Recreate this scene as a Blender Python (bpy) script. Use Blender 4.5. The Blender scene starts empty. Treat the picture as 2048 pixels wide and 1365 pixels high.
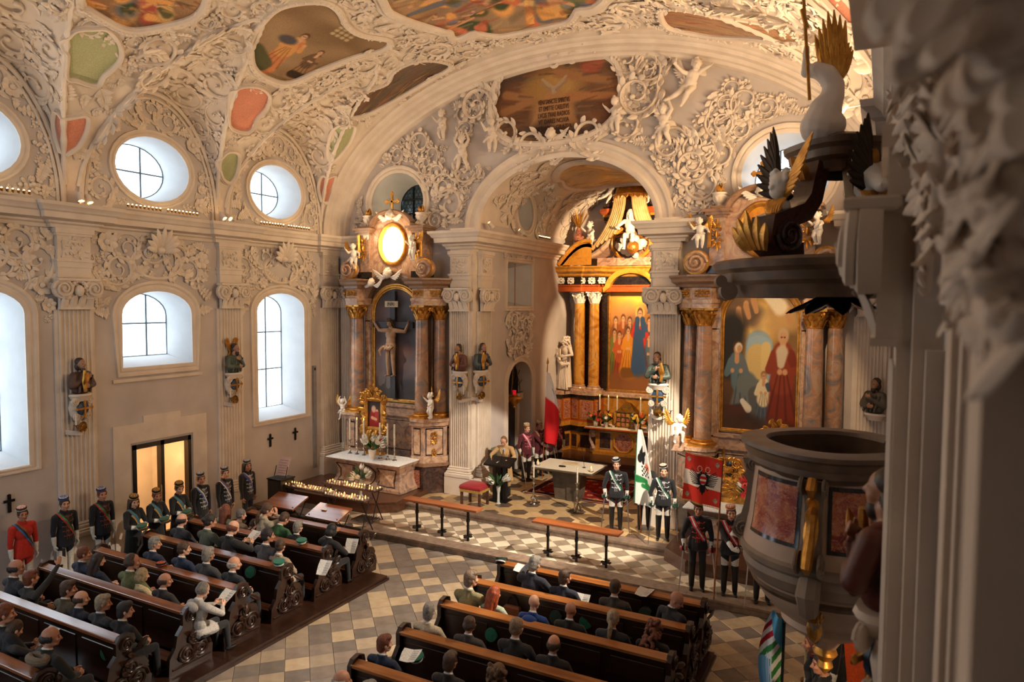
import bpy, bmesh, math, random
import numpy as np
from mathutils import Vector as V, Matrix as MX
from mathutils.bvhtree import BVHTree
from mathutils.geometry import tessellate_polygon
S = bpy.context.scene
COL = S.collection
PI = math.pi
rnd = random.Random(7)
# ------------------------------------------------------------ camera
F, YAW, PIT, ROL = 1400., math.radians(-27.9), math.radians(-3.2), math.radians(.35)
CAM = V((0, 0, 5.9))
fw = V((math.sin(YAW)*math.cos(PIT), math.cos(YAW)*math.cos(PIT), math.sin(PIT)))
r0 = V((math.cos(YAW), -math.sin(YAW), 0)); u0 = r0.cross(fw)
rt = r0*math.cos(ROL)+u0*math.sin(ROL); up = u0*math.cos(ROL)-r0*math.sin(ROL)
cd = bpy.data.cameras.new('camera'); cam = bpy.data.objects.new('camera', cd); COL.objects.link(cam)
cam.matrix_world = MX(((rt.x, up.x, -fw.x, 0), (rt.y, up.y, -fw.y, 0), (rt.z, up.z, -fw.z, 5.9), (0, 0, 0, 1)))
cd.sensor_width = 36; cd.lens = 36*F/2048; cd.clip_start = .05; cd.clip_end = 200
cd.dof.use_dof = True; cd.dof.focus_distance = 14.5; cd.dof.aperture_fstop = 1.6
S.camera = cam
def at(px, py, ax, v):          # a photo pixel carried onto the plane ax = v
    d = fw*F+rt*(px-1024)-up*(py-682.5)
    i = 'xyz'.index(ax)
    return CAM+d*((v-CAM[i])/d[i])
# ------------------------------------------------------------ daylight, lamps, exposure
S.view_settings.view_transform = 'Standard'; S.view_settings.look = 'None'
S.view_settings.gamma = 1; S.view_settings.use_curve_mapping = False
S.view_settings.exposure = EXPO = 0.2
W = bpy.data.worlds.new('overcast'); S.world = W; W.use_nodes = True
bg = W.node_tree.nodes['Background']; bg.inputs[0].default_value = (.8, .91, 1, 1); bg.inputs[1].default_value = 4.5
S.cycles.max_bounces = 7; S.cycles.diffuse_bounces = 5; S.cycles.glossy_bounces = 3; S.cycles.transmission_bounces = 4
S.cycles.transparent_max_bounces = 8
S.cycles.caustics_reflective = False; S.cycles.caustics_refractive = False
S.cycles.sample_clamp_indirect = 4; S.cycles.use_denoising = True
WARM = (1, .68, .38); WARM2 = (1, .86, .68)
def aim(o, loc, to):
    o.location = loc; o.rotation_euler = (V(to)-V(loc)).to_track_quat('-Z', 'Y').to_euler()
def area(name, loc, to, sx, sy, power, col=WARM, spread=180):
    l = bpy.data.lights.new(name, 'AREA'); l.shape = 'RECTANGLE'; l.size = sx; l.size_y = sy
    l.energy = power; l.color = col; l.spread = math.radians(spread)
    o = bpy.data.objects.new(name, l); COL.objects.link(o); aim(o, loc, to); return o
def spot(name, loc, to, power, ang, col=WARM, blend=.25, rad=.05):
    l = bpy.data.lights.new(name, 'SPOT'); l.energy = power; l.spot_size = math.radians(ang); l.spot_blend = blend
    l.color = col; l.shadow_soft_size = rad
    o = bpy.data.objects.new(name, l); COL.objects.link(o); aim(o, loc, to); return o
def portal(loc, to, sx, sy):
    o = area('window_portal', loc, to, sx, sy, 1, (1, 1, 1)); o.data.cycles.is_portal = True; return o
XL, XR, YA, CXN = -15.5, .3, 17.4, -7.62      # left wall, right wall, altar wall, nave axis
# rows of cornice lamps under the round windows wash the vault
for yc in (3.15, 7.05, 10.92, 14.75):
    area('cornice_lamp_row_light', (-15.05, yc, 8.0), (-6.5, yc, 12.6), 1.9, .06, 45, WARM, 150)
for yc in (10.2, 12.4, 14.75):
    area('cornice_lamp_row_light', (-.25, yc, 8.0), (-8.5, yc, 12.6), 1.9, .06, 150, WARM, 150)
# spot lamps on the cornices, aimed at the altars and the chancel floor
spot('high_altar_spot', (-5.6, 19.4, 8.15), (-8.1, 23.6, 4.4), 1900, 56, WARM, .4)
spot('high_altar_spot', (-5.7, 20.2, 8.15), (-8.0, 23.6, 7.8), 1500, 62, WARM, .4)
spot('right_altar_spot', (-1.2, 12.4, 8.3), (-2.6, 17.2, 3.6), 700, 44, WARM, .4)
spot('left_altar_spot', (-14.9, 12.9, 8.15), (-12.9, 16.6, 1.6), 700, 42, WARM2, .35)
spot('table_spot', (-.2, 12.6, 8.1), (-8.2, 16.6, .3), 5000, 34, WARM2, .2)
spot('guard_spot', (-14.9, 12.7, 8.15), (-4.2, 15.2, .6), 3000, 26, WARM2, .2)
spot('nave_spot', (-.2, 13.0, 8.15), (-8.6, 11.0, 0), 4200, 38, WARM2, .3)
spot('pew_spot', (-.1, 12.2, 8.15), (-4.4, 9.4, .6), 2200, 50, WARM2, .3)  # added lamp, brightens the people in the right pews
o = bpy.data.lights.new('oval_window_glow', 'POINT'); o.energy = 55; o.color = WARM; o.shadow_soft_size = .2; l_ = bpy.data.objects.new('oval_window_glow', o); COL.objects.link(l_); l_.location = (-13.05, 16.35, 7.75)
# ------------------------------------------------------------ materials
def lin(c):
    return tuple(((x/255+.055)/1.055)**2.4 if x > 10 else x/255/12.92 for x in c)
MATS = {}
def newmat(name):
    m = bpy.data.materials.new(name); m.use_nodes = True; MATS[name] = m
    nt = m.node_tree; return m, nt, nt.nodes['Principled BSDF']
def N(nt, t, **k):
    n = nt.nodes.new(t)
    for a, b in k.items():
        if a[0] == 'i' and a[1:].isdigit(): n.inputs[int(a[1:])].default_value = b
        else: setattr(n, a, b)
    return n
def ramp(nt, fac, stops):
    n = nt.nodes.new('ShaderNodeValToRGB'); e = n.color_ramp.elements
    while len(e) < len(stops): e.new(.5)
    for x, (p, c) in zip(e, stops): x.position = p; x.color = (*lin(c), 1)
    nt.links.new(fac, n.inputs[0]); return n.outputs[0]
def mat(name, c, c2=None, sc=6, rough=.6, metal=0, bump=0, bsc=40, spec=.5, det=5, rand=0, coat=0, sheen=0):
    m, nt, p = newmat(name); L = nt.links.new
    p.inputs['Roughness'].default_value = rough; p.inputs['Metallic'].default_value = metal
    p.inputs['Specular IOR Level'].default_value = spec
    if coat: p.inputs['Coat Weight'].default_value = coat; p.inputs['Coat Roughness'].default_value = .12
    if sheen: p.inputs['Sheen Weight'].default_value = sheen
    tc = N(nt, 'ShaderNodeTexCoord')
    c2 = c2 or tuple(int(x*.88) for x in c)
    n = N(nt, 'ShaderNodeTexNoise'); n.inputs['Scale'].default_value = sc; n.inputs['Detail'].default_value = det
    L(tc.outputs['Object'], n.inputs['Vector'])
    o = ramp(nt, n.outputs[0], [(.3, c), (.7, c2)])
    if rand:
        oi = N(nt, 'ShaderNodeObjectInfo'); h = N(nt, 'ShaderNodeHueSaturation'); mr = N(nt, 'ShaderNodeMapRange')
        mr.inputs[3].default_value = 1-rand; mr.inputs[4].default_value = 1+rand
        L(oi.outputs['Random'], mr.inputs[0]); L(mr.outputs[0], h.inputs['Value']); L(o, h.inputs['Color']); o = h.outputs[0]
    L(o, p.inputs['Base Color'])
    if bump:
        nb = N(nt, 'ShaderNodeTexNoise'); nb.inputs['Scale'].default_value = bsc; nb.inputs['Detail'].default_value = 3
        L(tc.outputs['Object'], nb.inputs['Vector'])
        b = N(nt, 'ShaderNodeBump'); b.inputs['Strength'].default_value = bump; b.inputs['Distance'].default_value = .02
        L(nb.outputs[0], b.inputs['Height']); L(b.outputs[0], p.inputs['Normal'])
    return m
def marble(name, stops, sc=3, dist=2.5, rough=.22, vein=None, world=True):
    m, nt, p = newmat(name); L = nt.links.new
    p.inputs['Roughness'].default_value = rough
    tc = N(nt, 'ShaderNodeNewGeometry'); out = tc.outputs['Position']
    n1 = N(nt, 'ShaderNodeTexNoise'); n1.inputs['Scale'].default_value = sc; n1.inputs['Detail'].default_value = 8
    n1.inputs['Distortion'].default_value = dist; n1.inputs['Roughness'].default_value = .62
    L(out, n1.inputs['Vector']); o = ramp(nt, n1.outputs[0], stops)
    if vein:
        n2 = N(nt, 'ShaderNodeTexNoise'); n2.inputs['Scale'].default_value = sc*1.7; n2.inputs['Detail'].default_value = 6
        n2.inputs['Distortion'].default_value = 3.5; L(out, n2.inputs['Vector'])
        a = N(nt, 'ShaderNodeMath', operation='SUBTRACT'); a.inputs[1].default_value = .5; L(n2.outputs[0], a.inputs[0])
        ab = N(nt, 'ShaderNodeMath', operation='ABSOLUTE'); L(a.outputs[0], ab.inputs[0])
        mr = N(nt, 'ShaderNodeMapRange'); mr.inputs[1].default_value = 0; mr.inputs[2].default_value = .035
        mr.inputs[3].default_value = .8; mr.inputs[4].default_value = 0; L(ab.outputs[0], mr.inputs[0])
        mx = N(nt, 'ShaderNodeMix', data_type='RGBA'); L(mr.outputs[0], mx.inputs[0]); L(o, mx.inputs[6])
        mx.inputs[7].default_value = (*lin(vein), 1); o = mx.outputs[2]
    L(o, p.inputs['Base Color']); return m
def wood(name, c, c2, sc=1.2, axis=0, rough=.35, coat=.2):
    m, nt, p = newmat(name); L = nt.links.new
    p.inputs['Roughness'].default_value = rough; p.inputs['Coat Weight'].default_value = coat; p.inputs['Coat Roughness'].default_value = .2
    tc = N(nt, 'ShaderNodeTexCoord'); mp = N(nt, 'ShaderNodeMapping'); s = [14, 14, 14]; s[axis] = 1
    mp.inputs['Scale'].default_value = s; L(tc.outputs['Object'], mp.inputs[0])
    n = N(nt, 'ShaderNodeTexNoise'); n.inputs['Scale'].default_value = sc; n.inputs['Detail'].default_value = 6; n.inputs['Distortion'].default_value = .6
    L(mp.outputs[0], n.inputs['Vector']); L(ramp(nt, n.outputs[0], [(.3, c), (.7, c2)]), p.inputs['Base Color']); return m
def emit(name, c, s):
    m, nt, p = newmat(name); p.inputs['Base Color'].default_value = (*lin(c), 1)
    p.inputs['Emission Color'].default_value = (*lin(c), 1); p.inputs['Emission Strength'].default_value = s; return m
def vcol(name, rough=.55, noise=.12, spec=.3, sc=60, sat=1):
    m, nt, p = newmat(name); L = nt.links.new; p.inputs['Roughness'].default_value = rough; p.inputs['Specular IOR Level'].default_value = spec
    a = N(nt, 'ShaderNodeVertexColor', layer_name='Col'); tc = N(nt, 'ShaderNodeNewGeometry')
    n = N(nt, 'ShaderNodeTexNoise'); n.inputs['Scale'].default_value = sc; n.inputs['Detail'].default_value = 6; L(tc.outputs['Position'], n.inputs['Vector'])
    mr = N(nt, 'ShaderNodeMapRange'); mr.inputs[1].default_value = .3; mr.inputs[2].default_value = .7; mr.inputs[3].default_value = 1-noise; mr.inputs[4].default_value = 1+noise
    L(n.outputs[0], mr.inputs[0]); h = N(nt, 'ShaderNodeHueSaturation'); L(mr.outputs[0], h.inputs['Value']); L(a.outputs[0], h.inputs['Color']); h.inputs['Saturation'].default_value = sat
    L(h.outputs[0], p.inputs['Base Color']); return m
STUC = mat('stucco_white', (226, 214, 200), (210, 196, 181), 2.2, .85, bump=.12, bsc=25)
STUC2 = mat('stucco_relief', (230, 218, 204), (213, 199, 184), 3, .8, bump=.1, bsc=30)
WALLM = mat('limewash_wall', (205, 197, 193), (186, 177, 172), 1.1, .9, bump=.1, bsc=18)
REVEAL = mat('white_reveal', (204, 207, 210), (196, 199, 202), 3, .9)
RED_F = mat('painted_red_field', (222, 138, 104), (206, 118, 88), 5, .9)
GRN_F = mat('painted_green_field', (172, 176, 128), (156, 164, 116), 5, .9)
GOLD = mat('gilding', (226, 166, 76), (166, 110, 42), 8, .34, .7, bump=.25, bsc=60)
BRASS = mat('aged_brass', (164, 122, 58), (110, 78, 36), 10, .38, 1)
SILV = mat('silver_plate', (206, 200, 192), (150, 142, 134), 9, .25, 1)
STEEL = mat('polished_steel', (214, 216, 220), (190, 192, 198), 9, .2, 1)
IRON = mat('dark_iron', (40, 36, 34), (24, 22, 20), 9, .5, .6)
BLACKM = mat('black_paint', (22, 20, 20), (14, 13, 13), 9, .45)
CHER = mat('white_polished_stucco', (238, 230, 218), (220, 210, 196), 6, .4)
MRED = marble('red_marble', [(.25, (70, 24, 20)), (.45, (140, 58, 46)), (.58, (186, 120, 92)), (.75, (104, 40, 32))], 5, 2.5, .22, (214, 180, 150))
MPUL = marble('pulpit_red_marble', [(.25, (84, 24, 20)), (.45, (150, 52, 40)), (.6, (196, 118, 78)), (.78, (120, 38, 30))], 3.2, 2.2, .25, (206, 150, 110))
MGREY = marble('grey_pink_marble', [(.25, (92, 84, 84)), (.45, (158, 132, 118)), (.58, (196, 160, 132)), (.78, (120, 104, 100))], 2.6, 2.2, .2)
MPINK = marble('rose_marble', [(.25, (126, 84, 68)), (.45, (180, 142, 116)), (.6, (204, 176, 148)), (.78, (146, 112, 94))], 2.4, 2.4, .25)
MDARK = marble('dark_brown_marble', [(.3, (34, 26, 26)), (.5, (66, 46, 42)), (.7, (98, 70, 60))], 4, 2.5, .2)
MBROWN = marble('brown_marble_cornice', [(.25, (84, 62, 48)), (.5, (146, 114, 90)), (.75, (112, 84, 66))], 2.5, 2.2, .28)
MYEL = marble('yellow_marble', [(.25, (104, 64, 24)), (.42, (176, 116, 40)), (.56, (206, 150, 66)), (.68, (120, 100, 92)), (.85, (140, 84, 34))], 1.7, 1.8, .18)
MOCH = marble('ochre_marble', [(.25, (150, 86, 24)), (.5, (206, 146, 56)), (.75, (176, 108, 34))], 2.2, 2, .2)
MORNG = marble('orange_brown_marble', [(.25, (120, 50, 22)), (.5, (176, 86, 38)), (.75, (140, 62, 26))], 3, 2, .2)
MBLK = marble('black_marble', [(.3, (18, 15, 15)), (.6, (40, 33, 31)), (.8, (60, 50, 46))], 5, 2, .15)
MGREEN = marble('blue_red_marble', [(.25, (80, 88, 100)), (.42, (134, 120, 112)), (.52, (168, 122, 92)), (.6, (170, 146, 126)), (.78, (104, 100, 106))], 1.6, 2.2, .16)
STONE = mat('worn_step_stone', (138, 118, 102), (104, 86, 74), 7, .5, bump=.3, bsc=30)
PSTONE = mat('pulpit_grey_stone', (152, 132, 112), (120, 102, 86), 3, .55, bump=.1)
PCREAM = mat('pulpit_cream_stone', (196, 168, 144), (172, 144, 122), 3, .5)
MSCR = marble('canopy_scroll_marble', [(.3, (40, 22, 18)), (.5, (78, 44, 34)), (.7, (54, 30, 24))], 4, 2.5, .25)
PDARK = mat('pulpit_dark_cornice', (116, 92, 70), (78, 60, 45), 4, .45, bump=.1)
PEW = wood('dark_pew_oak', (58, 33, 21), (34, 19, 13), 1.4, 0, .3, .25)
PEWTOP = wood('polished_pew_ledge', (150, 88, 50), (112, 62, 32), 1.2, 0, .25, .5)
PEWTOP2 = wood('amber_pew_ledge', (176, 112, 58), (136, 80, 36), 1.2, 0, .28, .4)
RAILW = wood('kneeler_board_wood', (156, 90, 46), (124, 66, 32), 1.2, 0, .4, .2)
PLAT = wood('altar_step_wood', (92, 58, 40), (66, 38, 26), 1.1, 0, .35, .3)
DOORW = wood('honey_door_wood', (206, 134, 50), (170, 98, 30), 1.3, 2, .4, .2)
# ------------------------------------------------------------ mesh building
class B:
    def __init__(s): s.v = []; s.f = []; s.m = []; s.M = None
    def add(s, vs, fs, mi=0):
        k = len(s.v)
        if s.M is not None: vs = [tuple(s.M @ V(p)) for p in vs]
        s.v += [tuple(p) for p in vs]; s.f += [tuple(i+k for i in f) for f in fs]; s.m += [mi]*len(fs); return s
    def box(s, x0, x1, y0, y1, z0, z1, mi=0, bev=0):
        if bev:
            c = min(bev, (x1-x0)/2.2, (y1-y0)/2.2, (z1-z0)/2.2)
            pts = []
            for z, i in ((z0, c), (z0+c, 0), (z1-c, 0), (z1, c)):
                pts += [(x0+i, y0+i, z), (x1-i, y0+i, z), (x1-i, y1-i, z), (x0+i, y1-i, z)]
            fs = [(3, 2, 1, 0), (12, 13, 14, 15)]
            for k in range(3):
                for j in range(4): a, b = k*4+j, k*4+(j+1) % 4; fs.append((a, b, b+4, a+4))
            return s.add(pts, fs, mi)
        return s.add([(x0, y0, z0), (x1, y0, z0), (x1, y1, z0), (x0, y1, z0), (x0, y0, z1), (x1, y0, z1), (x1, y1, z1), (x0, y1, z1)],
                     [(3, 2, 1, 0), (4, 5, 6, 7), (0, 1, 5, 4), (1, 2, 6, 5), (2, 3, 7, 6), (3, 0, 4, 7)], mi)
    def rings(s, rs, mi=0, closed=True, cap=True, loop=False):
        n = len(rs[0]); vs = [p for r in rs for p in r]; fs = []
        K = len(rs)
        for k in range(K if loop else K-1):
            k2 = (k+1) % K
            for j in range(n if closed else n-1):
                a, b = j, (j+1) % n
                fs.append((k*n+a, k*n+b, k2*n+b, k2*n+a))
        if cap and closed and not loop: fs += [tuple(range(n-1, -1, -1)), tuple((K-1)*n+j for j in range(n))]
        return s.add(vs, fs, mi)
    def lathe(s, prof, c=(0, 0, 0), n=16, mi=0, sx=1, sy=1, a0=0, a1=2*PI, cap=True):
        full = abs(a1-a0-2*PI) < 1e-6; m = n if full else n+1
        rs = [[(c[0]+r*sx*math.cos(a0+(a1-a0)*j/n), c[1]+r*sy*math.sin(a0+(a1-a0)*j/n), c[2]+z) for j in range(m)] for r, z in prof]
        return s.rings(rs, mi, full, cap)
    def tube(s, pts, rad, n=8, mi=0, loop=False, flat=1, upv=None):
        pts = [V(p) for p in pts]; K = len(pts); rs = []
        if not hasattr(rad, '__len__'): rad = [rad]*K
        prev = V(upv) if upv else None
        for k in range(K):
            if loop: t = pts[(k+1) % K]-pts[k-1]
            else: t = pts[min(k+1, K-1)]-pts[max(k-1, 0)]
            t = t.normalized() if t.length > 1e-9 else V((0, 0, 1))
            if prev is None: prev = V((0, 0, 1)) if abs(t.z) < .9 else V((1, 0, 0))
            a = (prev-t*prev.dot(t)); a = a.normalized() if a.length > 1e-6 else t.orthogonal().normalized()
            b = t.cross(a)
            if not upv: prev = a
            rs.append([pts[k]+a*math.cos(2*PI*j/n)*rad[k]*flat+b*math.sin(2*PI*j/n)*rad[k] for j in range(n)])
        return s.rings(rs, mi, True, True, loop)
    def sweep(s, prof, path, nrm, mi=0, loop=False, closed=False):
        """profile (out, height) swept along path; nrm[k] = outward dir, height = +Z or given pairs (out,up)"""
        rs = []
        for k, p in enumerate(path):
            o, u = nrm[k]; rs.append([V(p)+V(o)*a+V(u)*b for a, b in prof])
        return s.rings(rs, mi, closed, closed and not loop, loop)
    def prism(s, poly, z0, z1, mi=0, ax='z'):
        n = len(poly)
        def P(a, b, c): return (a, b, c) if ax == 'z' else ((a, c, b) if ax == 'y' else (c, a, b))
        vs = [P(x, y, z0) for x, y in poly]+[P(x, y, z1) for x, y in poly]
        tr = tessellate_polygon([[V((x, y, 0)) for x, y in poly]])
        fs = [tuple(t) for t in tr]+[tuple(n+i for i in t[::-1]) for t in tr]+[(j, (j+1) % n, n+(j+1) % n, n+j) for j in range(n)]
        return s.add(vs, fs, mi)
    def ball(s, c, r, n=10, m=7, mi=0):
        if not hasattr(r, '__len__'): r = (r, r, r)
        rs = []
        for k in range(m):
            a = -PI/2+PI*(k+.02)/(m-1+.04)
            rs.append([(c[0]+r[0]*math.cos(a)*math.cos(2*PI*j/n), c[1]+r[1]*math.cos(a)*math.sin(2*PI*j/n), c[2]+r[2]*math.sin(a)) for j in range(n)])
        return s.rings(rs, mi)
    def mesh(s, name, mats, smooth=35):
        me = bpy.data.meshes.new(name); me.from_pydata(s.v, [], s.f)
        for m in (mats if isinstance(mats, (list, tuple)) else [mats]): me.materials.append(m)
        me.polygons.foreach_set('material_index', s.m)
        bm = bmesh.new(); bm.from_mesh(me); bmesh.ops.recalc_face_normals(bm, faces=bm.faces[:]); bm.to_mesh(me); bm.free()
        if smooth:
            me.polygons.foreach_set('use_smooth', [True]*len(me.polygons))
            if smooth < 180: me.set_sharp_from_angle(angle=math.radians(smooth))
        me.update(); return me
    def obj(s, name, mats, parent=None, loc=None, rz=0, smooth=35):
        return link(name, s.mesh(name, mats, smooth), parent, loc, rz)
def link(name, me, parent=None, loc=None, rz=0):
    o = bpy.data.objects.new(name, me); COL.objects.link(o)
    if parent: o.parent = parent
    if loc is not None: o.location = loc
    elif parent is not None:                     # mesh given in world coordinates
        w = V((0, 0, 0)); p = parent
        while p: w += p.location; p = p.parent
        o.location = -w
    if rz: o.rotation_euler = (0, 0, rz)
    return o
def tag(o, label, cat, group=None):
    o['label'] = label; o['category'] = cat
    if group: o['group'] = group
    return o
def thing(name, label, cat, loc=(0, 0, 0), rz=0, group=None):
    o = bpy.data.objects.new(name, None); COL.objects.link(o); o.location = loc; o.rotation_euler = (0, 0, rz)
    o.empty_display_size = .1; return tag(o, label, cat, group)
def struct(o): o['kind'] = 'structure'; return o
def dup(root, loc, rz=None, label=None, group=None):
    r = root.copy(); COL.objects.link(r); r.location = loc
    if rz is not None: r.rotation_euler = (0, 0, rz)
    if label: r['label'] = label
    if group: r['group'] = group
    for ch in root.children:
        c = ch.copy(); COL.objects.link(c); c.parent = r
        for g in ch.children:
            d = g.copy(); COL.objects.link(d); d.parent = c
    return r
def place(name, me, M, parent=None):
    o = bpy.data.objects.new(name, me); COL.objects.link(o)
    if parent: o.parent = parent; M = parent.matrix_local.inverted() @ M
    o.matrix_local = M; return o
def frame(o, x, z):                                # matrix with local x along x, local z along z (out of the surface)
    z = V(z).normalized(); x = V(x); x = (x-z*x.dot(z)).normalized(); y = z.cross(x)
    return MX(((x.x, y.x, z.x, o[0]), (x.y, y.y, z.y, o[1]), (x.z, y.z, z.z, o[2]), (0, 0, 0, 1)))
def arc(cx, cy, rx, ry, a0, a1, n): return [(cx+rx*math.cos(a0+(a1-a0)*k/n), cy+ry*math.sin(a0+(a1-a0)*k/n)) for k in range(n+1)]
def archpoly(u0, u1, v0, vs, vt, n=14):             # opening: straight sides v0..vs, arched head to vt
    return [(u0, v0), (u1, v0)]+arc((u0+u1)/2, vs, (u1-u0)/2, vt-vs, 0, PI, n)
def sheet(b, outer, holes, fn, mi=0):
    polys = [[V((x, y, 0)) for x, y in p] for p in [outer]+holes]; fl = [p for q in [outer]+holes for p in q]
    b.add([fn(x, y) for x, y in fl], [tuple(t) for t in tessellate_polygon(polys)], mi)
MOULD = [(0, 0), (.03, .0), (.05, .02), (.05, .05), (.03, .07), (.04, .1), (.07, .12), (.07, .16), (0, .17)]
def frame_loop(b, loop, nrm, prof, mi=0, center=None):
    """moulding around a closed loop of 3D pts on a surface; prof=(outward from centre, off the surface)"""
    c = V(center) if center is not None else sum((V(p) for p in loop), V())/len(loop)
    K = len(loop); nr = []
    for k in range(K):
        n = V(nrm(k) if callable(nrm) else nrm).normalized()
        t = (V(loop[(k+1) % K])-V(loop[k-1])).normalized(); o = t.cross(n).normalized()
        nr.append((o, n))
    if sum(nr[k][0].dot(V(loop[k])-c) for k in range(K)) < 0: nr = [(-o, n) for o, n in nr]
    b.sweep(prof, loop, nr, mi, loop=True)
def text_mesh(t, size, m, ext=.003):
    c = bpy.data.curves.new('t', 'FONT'); c.body = t; c.size = size; c.align_x = 'CENTER'; c.extrude = ext; c.resolution_u = 3; o = bpy.data.objects.new('t', c); COL.objects.link(o)
    dg = bpy.context.evaluated_depsgraph_get(); me = bpy.data.meshes.new_from_object(o.evaluated_get(dg), depsgraph=dg); bpy.data.objects.remove(o); me.materials.clear(); me.materials.append(m); return me
# ------------------------------------------------------------ floors, tiles and steps
def plan_sweep(b, path, prof, mi=0, closed=False):
    P = [V((p[0], p[1], 0)) for p in path]; K = len(P); nr = []
    def nn(a, c): d = (c-a).normalized(); return V((d.y, -d.x, 0))
    for k in range(K):
        i0, i1 = (k-1) % K, (k+1) % K
        if not closed and k == 0: m = nn(P[0], P[1])
        elif not closed and k == K-1: m = nn(P[k-1], P[k])
        else:
            n1, n2 = nn(P[i0], P[k]), nn(P[k], P[i1]); m = (n1+n2)/max(.35, 1+n1.dot(n2))
        nr.append((m, V((0, 0, 1))))
    b.sweep(prof, P, nr, mi, loop=closed)
TILE_L = [mat('floor_tile_light%d' % k, a, c, 5, .42, bump=.08, bsc=14, rand=.12) for k, (a, c) in enumerate((((184, 166, 140), (164, 142, 114)), ((168, 152, 132), (150, 132, 110))))]
TILE_D = [mat('floor_tile_dark%d' % k, a, c, 4, .42, bump=.08, bsc=14, rand=.14) for k, (a, c) in enumerate((((128, 118, 110), (104, 95, 88)), ((142, 128, 116), (116, 102, 92))))]
STRIP_L = mat('strip_tile_light', (226, 212, 190), (210, 194, 170), 5, .35, rand=.06)
STRIP_D = mat('strip_tile_dark', (160, 146, 126), (140, 126, 108), 5, .35, rand=.08)
HEX_L = mat('hex_tile_light', (206, 178, 132), (186, 156, 112), 5, .38, rand=.1)
HEX_D = mat('hex_tile_dark', (112, 94, 78), (88, 72, 60), 6, .38, rand=.1)
GROUT = mat('floor_joint', (92, 80, 68), (76, 66, 56), 9, .9)
def floor(name, x0, x1, y0, y1, z):
    b = B(); b.box(x0, x1, y0, y1, z-.3, z-.006); return struct(b.obj(name, GROUT))
def tile_mesh(name, n, r, a0, m, h=.02):
    b = B(); rs = []
    for rr, z in ((r, -h), (r, -.004), (r-.006, 0)):
        rs.append([(rr*math.cos(a0+2*PI*j/n), rr*math.sin(a0+2*PI*j/n), z) for j in range(n)])
    b.rings(rs); return b.mesh(name, m, 0)
nave = floor('floor', XL, XR+.4, -9, 13.6, 0)
ST = .386; s2 = ST/math.sqrt(2)
tms = [[tile_mesh('floor_tile', 4, s2-.004, 0, m) for m in TILE_L], [tile_mesh('floor_tile', 4, s2-.004, 0, m) for m in TILE_D]]
spots = []
for i in range(-40, 41):
    for j in range(-40, 41):
        x = -8.24+(i+j)*s2; y = 11.44+(i-j)*s2
        ok = (-9.7 < x < -5.9 and 4.6 < y < 11.5) or (-11.6 < x < .3 and 11.3 <= y < 13.6) or (-2.7 < x < .3 and 8.0 < y <= 11.6)
        if ok: spots.append((math.hypot(x, y), x, y, i+j))
spots.sort(); bigL = B()
for k, (d, x, y, j) in enumerate(spots):
    dark = (j % 2) ^ (rnd.random() < .17); me = rnd.choice(tms[1 if dark else 0])
    z = rnd.uniform(-.002, .002)
    if k < 296: link('floor_tile', me, nave, (x, y, z))
    else:
        bigL.M = MX.Translation((x, y, z)); bigL.rings([[(s2*.98*math.cos(q*PI/2), s2*.98*math.sin(q*PI/2), zz) for q in range(4)] for zz in (-.02, 0)], 1 if dark else 0)
o = bigL.obj('floor_tile_rest', [TILE_L[0], TILE_D[0]], nave, (0, 0, 0), smooth=0); o['kind'] = 'stuff'
strip = floor('floor_strip', XL, XR, 13.6, 15.9, .16)
ST2 = .346; q2 = ST2/math.sqrt(2)
tl, td = tile_mesh('strip_tile', 4, q2-.003, 0, STRIP_L), tile_mesh('strip_tile', 4, q2-.003, 0, STRIP_D)
for i in range(-30, 31):
    for j in range(-30, 31):
        x = -8.32+(i+j)*q2; y = 15.32+(i-j)*q2
        if -13.2 < x < -.4 and 13.85 < y < 15.62: link('floor_tile', td if (i+j) % 2 else tl, strip, (x, y, .16))
upper = floor('floor_upper', XL, XR, 15.6, 24.4, .32)
hs = .257
hl, hd = tile_mesh('hex_tile', 6, hs-.003, PI/2, HEX_L), tile_mesh('hex_tile', 6, hs-.003, PI/2, HEX_D)
for i in range(-30, 31):
    for j in range(-30, 31):
        x = -9.06+math.sqrt(3)*hs*(i+j/2); y = 16.68+1.5*hs*j
        if 15.72 < y < 21.2 and ((-12.2 < x < -3.0 and y < 17.6) or -10.3 < x < -4.9) and not (-9.1 < x < -6.2 and 18.3 < y < 20.3):
            link('floor_tile', hd if (i-j) % 3 == 0 else hl, upper, (x, y, .32))
b = B(); prof = [(0, 0), (0, .1), (.02, .12), (.02, .165), (-.015, .172), (-.36, .172)]
plan_sweep(b, [(XL, 13.8), (-11.42, 13.8), (-11.42, 13.55), (XR, 13.55)], prof)
struct(b.obj('trim_step', STONE))
b = B(); prof = [(0, .16), (0, .26), (.02, .28), (.02, .325), (-.015, .332), (-.38, .332)]
plan_sweep(b, [(-12.2, 15.5), (-9.7, 15.5), (-7.2, 15.42), (-3.5, 15.36)], prof)
struct(b.obj('trim_step_upper', STONE))
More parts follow.
